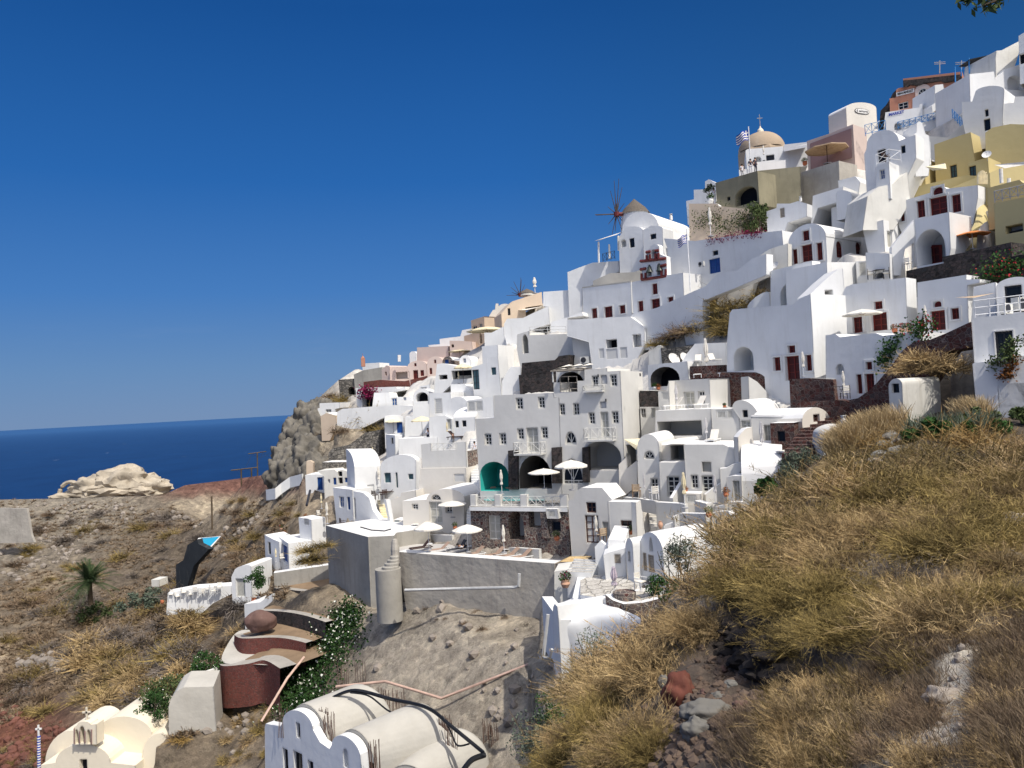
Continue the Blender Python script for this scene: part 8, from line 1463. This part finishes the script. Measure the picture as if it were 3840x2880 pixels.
h('far2','tiny pale water tank on the lower hillside','P','oldwhite',-10,[(1048,1180),(1045,1132),(1100,1132),(1102,1178)],2, d=112, anchor=(1060,1180), name='water_tank', cat='tank', foot=False)
pipe('grey iron stair running down to the white terraces','W',[(830,1640,92),(880,1420,95)], .15,'metaldark','stairs','iron_stair')
# railings
t3 = HS['t3']; t20 = HS['t20']
for l, a, b, hh, mt, n in [('blue crossed railing right of the cream gable', at('A',385,1385,84), at('A',620,1330,84),1.25,'railblue',3),('long blue crossed railing on the white terrace wall', t20.pt(760,1310, .1), t20.pt(1245,1190, .1), .85,'railblue',7),('steep blue stair railing left of the big shaded vault', at('A',1390,1180,80), at('A',1535,1330,76),1.0,'railblue',5),('short blue railing above the round tan awning', at('A',1290,1170,85), at('A',1360,1140,85), .85,'railblue',2),
    ('blue railing on the ramp below the blue door', at('F',1870,1200,82), at('F',2182,1180,81), .8,'railblue',3),('dark green crossed railing on the white mill terrace', at('F',680,1055,99), at('F',818,1020,99),1.1,'metaldark',3),('green crossed railing beside the beige villa', at('G',945,420,128), at('G',1005,400,127),1.35,'metaldark',2),('thin grey railing on the large shaded yellow wall', HS['y5'].pt(1870,612,-.1), HS['y5'].pt(2230,535,-.1), .85,'metalgrey',4),
    ('white tube balcony of the blue-shaded vault', at('C',510,200,68), at('C',660,135,67.6),1.05,'metalwhite',1),('right section of the white tube balcony', at('C',660,135,67.6), at('C',795,150,68.5),1.05,'metalwhite',1)]: railing(l, a, b, hh, mt, n)
for x0, y0, y1, l in ((1945,225,390,'left white awning post on the yellow terrace'),(2036,335,575,'right white awning post on the yellow terrace')): m = MB(); m.tube([at('C', x0 + 8, y1,62), at('C', x0, y0,62)], .14,8); tag(link('post', m, 'metalwhite'), l, 'post')
# white awning at the mill, beige awnings, antenna
def cloth(label, r, pts, mat, name='awning', cat='awning'): m = MB(); m.add([at(r, *p) for p in pts],[tuple(range(len(pts)))]); o = link(name, m, mat); tag(o, label, cat); return o
cloth('white pergola roof left of the mill house','F',[(580,810,100),(830,740,98),(895,700,102),(760,790,104),(860,845,99)][:2] + [(900,705,103),(650,800,105)],'canvas'); m = MB(); [m.tube([at('F', x, y0,100), at('F', x + 4, y1,100)], .13,5) for x, y0, y1 in ((628,820,1060),(855,750,920),(750,850,1010))]; tag(link('pergola_posts', m, 'signwhite'),'white posts carrying the pergola left of the mill house','pergola')
cloth('cream sail awning left of the vaulted house','J',[(62,268,57),(310,255,60),(235,350,56),(215,400,56)],'canvas_cream'); cloth('cream canvas strip awning over the shaded terrace room','J',[(485,320,54),(690,255,57),(905,232,57),(940,300,55),(740,325,53.5)],'canvas')
cloth('thin tan sun sail by the dark stone pier','D',[(1415,232,46),(1640,215,45),(1890,178,47),(1640,235,44)],'canvas_beige'); cloth('white sun sail on the upper yellow terrace','C',[(1870,178,62),(2240,140,60),(2240,175,60),(1990,218,61)],'canvas'); cloth('cream drape awning on the yellow house','C',[(1075,200,66),(1310,165,66),(1320,225,65.5),(1160,245,66)],'canvas_cream'); cloth('brown shade canopy under the white stair walls','A',[(1160,1110,86),(1300,1025,85),(1415,1040,86),(1410,1100,87)],'canvas_beige'); cloth('grey pergola roof between dome and rose building','B',[(1165,560,95),(1430,530,93),(1430,590,90),(1165,640,91)],'metalgrey')
cloth('white pergola slats under the beige villa','G',[(690,490,126),(1035,455,122),(840,500,118),(720,500,122)],'canvas'); cloth('low dark canopy between the stone-arched and white-arched houses','K',[(1635,520,112),(1750,500,112),(1740,530,110),(1640,525,110)],'metalgrey')
for r, x, y0, y1, Y, l in (('A',1240,515,660,94,'thin television antenna on the terracotta shop roof'),('A',1490,515,620,88,'second antenna left of the shade sail'),('K',1035,465,540,130,'white chimney pipe on the skyline of the pink houses')): m = MB(); b_, t_ = at(r, x, y1, Y), at(r, x, y0, Y); m.tube([b_, t_], .07 if r == 'A' else .3,5); [m.tube([t_ + Vector((-.7,0,-.2 * k)), t_ + Vector((.7,0,-.2 * k))], .04,4) for k in range(1,3) if r == 'A']; tag(link('antenna' if r == 'A' else 'chimney_pipe', m, 'metalgrey' if r == 'A' else 'signwhite'), l, 'antenna' if r == 'A' else 'chimney')
pk = at('K',620,565,130); m = MB(); m.box(-.3, .3,-.3, .3,-.5,1.0, Matrix.Translation(pk)); m.lathe([(.3,1.0),(.03,1.35)], pk, 8); m.tube([pk + Vector((0,0,1.3)), pk + Vector((0,0,1.75))], .03,4); tag(link('chapel_turret', m, 'terracotta'),'small pink chapel turret with a cross on the headland','turret')
# overhanging leafy twig at the top right
tw = root('overhanging_branch', at('X',1500,-200,3.0),'leafy twig hanging into the top right corner of the sky','branch'); m = MB(); P_ = [at('X', x, y, 3.0) for x, y in ((2000,-300),(1700,-60),(1450,60),(1250,130))]; m.tube(P_, [.012, .008, .006, .003],5); m.tube([P_[1], at('X',1200,-30,3), at('X',800,10,3)],[.007, .005, .002],5); link('twig', m, 'bark', tw)
m = MB(); rg_ = random.Random(3); [leaves(m, at('X', x, y, 3.0 + rg_.gauss(0, .03)), .03,5, .045, .008,1,0,0, rg_) for x, y in ((1550,20),(1450,60),(1350,120),(1250,60),(1100,20),(950,20),(820,20),(860,60),(1650,40),(1600,90),(1180,200),(1300,210),(1500,120),(1700,-20),(1400,0),(1000,40),(1750,20))]; link('leaves', m, 'green_olive', tw)
for i in range(9):
    x = 240 + i * 52; put('ch_white', at('O', x, 700 - i * 8 + (i % 2) * 25, dh('O',450,780) + 3.6),'white chair on the low walled terrace','chair','white chairs crowding the low walled terrace', rz=i * 47, sc=1.1)
for k_, (r, x, y, Y, l) in enumerate([('I',1612,150,0,'small black wall lamp above the upper hotel rail'),('I',1700,432,0,'small black wall lamp over the upper vent'),('I',2095,140,0,'wall lamp by the hotel side door')]):
    p = HB.pt(x, y, .1); o_ = root('wall_lamp', p, l, 'lamp'); m = MB(); m.box(-.05, .05,-.05, .05,-.12, .12, Matrix.Translation(p)); link('shade', m, 'metaldark', o_); m = MB(); m.tube([p, p - HB.n * .12], .02,4); link('bracket', m, 'metaldark', o_)
W1 = [at('P',1667,370,150), at('P',1778,256,170), at('P',1926,218,185)]
for i in range(2):
    for dx in (-1.2,1.2):
        m = MB(); a, b = W1[i] + Vector((dx, 0,0)), W1[i + 1] + Vector((dx, 0,0)); m.tube([a.lerp(b, t) - Vector((0,0,1.5 * 4 * t * (1 - t))) for t in np.linspace(0,1,9)], .025,3); tag(link('power_line', m, 'metaldark'),'thin power line between the two ' + ('nearer' if i == 0 else 'farther') + ' poles, ' + ('left strand' if dx < 0 else 'right strand'),'wire')
for o in C.objects:
    if o.name.startswith('flowers'): o['kind'] = 'stuff'
plaster('cliffrock',(.175, .16, .135), .5, .8,1.0, stcol=(.08, .075, .065)); mm = MB()
for k, (x, y, R_, Y) in enumerate([(652,915,3.6,141),(640,955,4.2,137),(622,1000,4.2,133),(604,1030,3.6,131),(672,945,3.8,134),(690,905,3.2,139),(660,1000,4.2,128),(640,1035,3.8,127),(675,1030,3.2,121),(668,890,2.6,146),(612,1060,2.6,127)]):
    q = rock(at('V', x + 14, y + 8, Y), R_ * .92,(1, .9,1.3), k + 31,5, .4,1.9); mm.add(q.v, q.f)
link('cliff', mm, 'cliffrock', smooth=75, kind='structure')
# ================= camera, sky, sun
cam = bpy.data.cameras.new('camera'); cam.sensor_width = 36; cam.lens = FPX / 1024 * 36; cam.clip_start = .05; cam.clip_end = 200000
co = bpy.data.objects.new('camera', cam); C.objects.link(co); co.matrix_world = CR.to_4x4(); bpy.context.scene.camera = co
S_ = Vector((.36,-.45, .81)).normalized(); sl = bpy.data.lights.new('sun','SUN'); sl.energy = 3.95; sl.angle = rad(.5); sl.color = (1, .945, .86)
so = bpy.data.objects.new('sun', sl); C.objects.link(so); so.rotation_euler = S_.to_track_quat('Z','Y').to_euler(); so.location = S_ * 100
w = bpy.data.worlds.new('World'); bpy.context.scene.world = w; w.use_nodes = True; nt = w.node_tree; bg = nt.nodes['Background']
sk = nt.nodes.new('ShaderNodeTexSky'); sk.sky_type = 'NISHITA'; sk.sun_disc = False; sk.sun_elevation = math.asin(S_.z); sk.sun_rotation = math.atan2(S_.x, S_.y); sk.altitude = 0; sk.air_density = 1.0; sk.dust_density = .2; sk.ozone_density = 2.0
tc = nt.nodes.new('ShaderNodeTexCoord'); sp = nt.nodes.new('ShaderNodeSeparateXYZ'); L(nt, tc.outputs['Generated'], sp.inputs[0])
gr = ramp(nt, sp.outputs['Z'],[(0.0,(.155, .265, .47)),(.06,(.118, .250, .49)),(.15,(.054, .195, .51)),(.28,(.017, .130, .43)),(.46,(.006, .078, .30)),(1.0,(.004, .06, .25))]).outputs[0]
dt = nt.nodes.new('ShaderNodeVectorMath'); dt.operation = 'DOT_PRODUCT'; L(nt, tc.outputs['Generated'], dt.inputs[0]); dt.inputs[1].default_value = tuple(S_)
ds = ramp(nt, dt.outputs['Value'],[(.32,(0,0,0)),(.8,(.95, .92, .88)),(1.0,(1.6,1.45,1.25))]).outputs[0]      # extra glow round the sun, out of view, added to fill shaded walls
sk2 = mixc(nt, 'MULTIPLY',1.0, sk.outputs[0],(.075, .078, .085)); rt = ramp(nt, sp.outputs['X'],[(.0,(1,1,1)),(.55,(.95, .80, .72))]).outputs[0]; base = mixc(nt, 'MIX', .05, mixc(nt, 'MULTIPLY',1.0, gr, rt), sk2); cn = N(nt, 'ShaderNodeTexNoise', Scale=5.0, Detail=7.0, Roughness=.62); mp = nt.nodes.new('ShaderNodeMapping'); mp.inputs['Scale'].default_value = (1,1,9); L(nt, tc.outputs['Generated'], mp.inputs['Vector']); L(nt, mp.outputs[0], cn.inputs['Vector'])
cf = ramp(nt, cn.outputs['Fac'],[(.55,(0,0,0)),(.75,(.22, .22, .22))]).outputs[0]; ce = ramp(nt, sp.outputs['Z'],[(.02,(0,0,0)),(.06,(1,1,1)),(.12,(0,0,0))]).outputs[0]      # faint wisps of cloud above the horizon
base = mixc(nt, 'MIX', mixc(nt, 'MULTIPLY',1.0, cf, ce), base, (.32, .40, .56)); fin = mixc(nt, 'ADD',1.0, base, ds)
L(nt, fin, bg.inputs['Color']); bg.inputs['Strength'].default_value = 1.0
sc = bpy.context.scene; sc.view_settings.view_transform = 'Standard'; sc.view_settings.look = 'None'; sc.view_settings.exposure = 0; sc.view_settings.gamma = 1
sc.cycles.max_bounces = 5; sc.cycles.diffuse_bounces = 3; sc.cycles.glossy_bounces = 2; sc.cycles.transparent_max_bounces = 4; sc.cycles.use_denoising = True
for k_, o in PROTO.items():
    def rm(x):
        for c_ in [c_ for c_ in C.objects if c_.parent == x]: rm(c_)
        bpy.data.objects.remove(x)
    rm(o)
for o in C.objects:
    if 'local' in o: del o['local']
    if 'unused' in o: del o['unused']
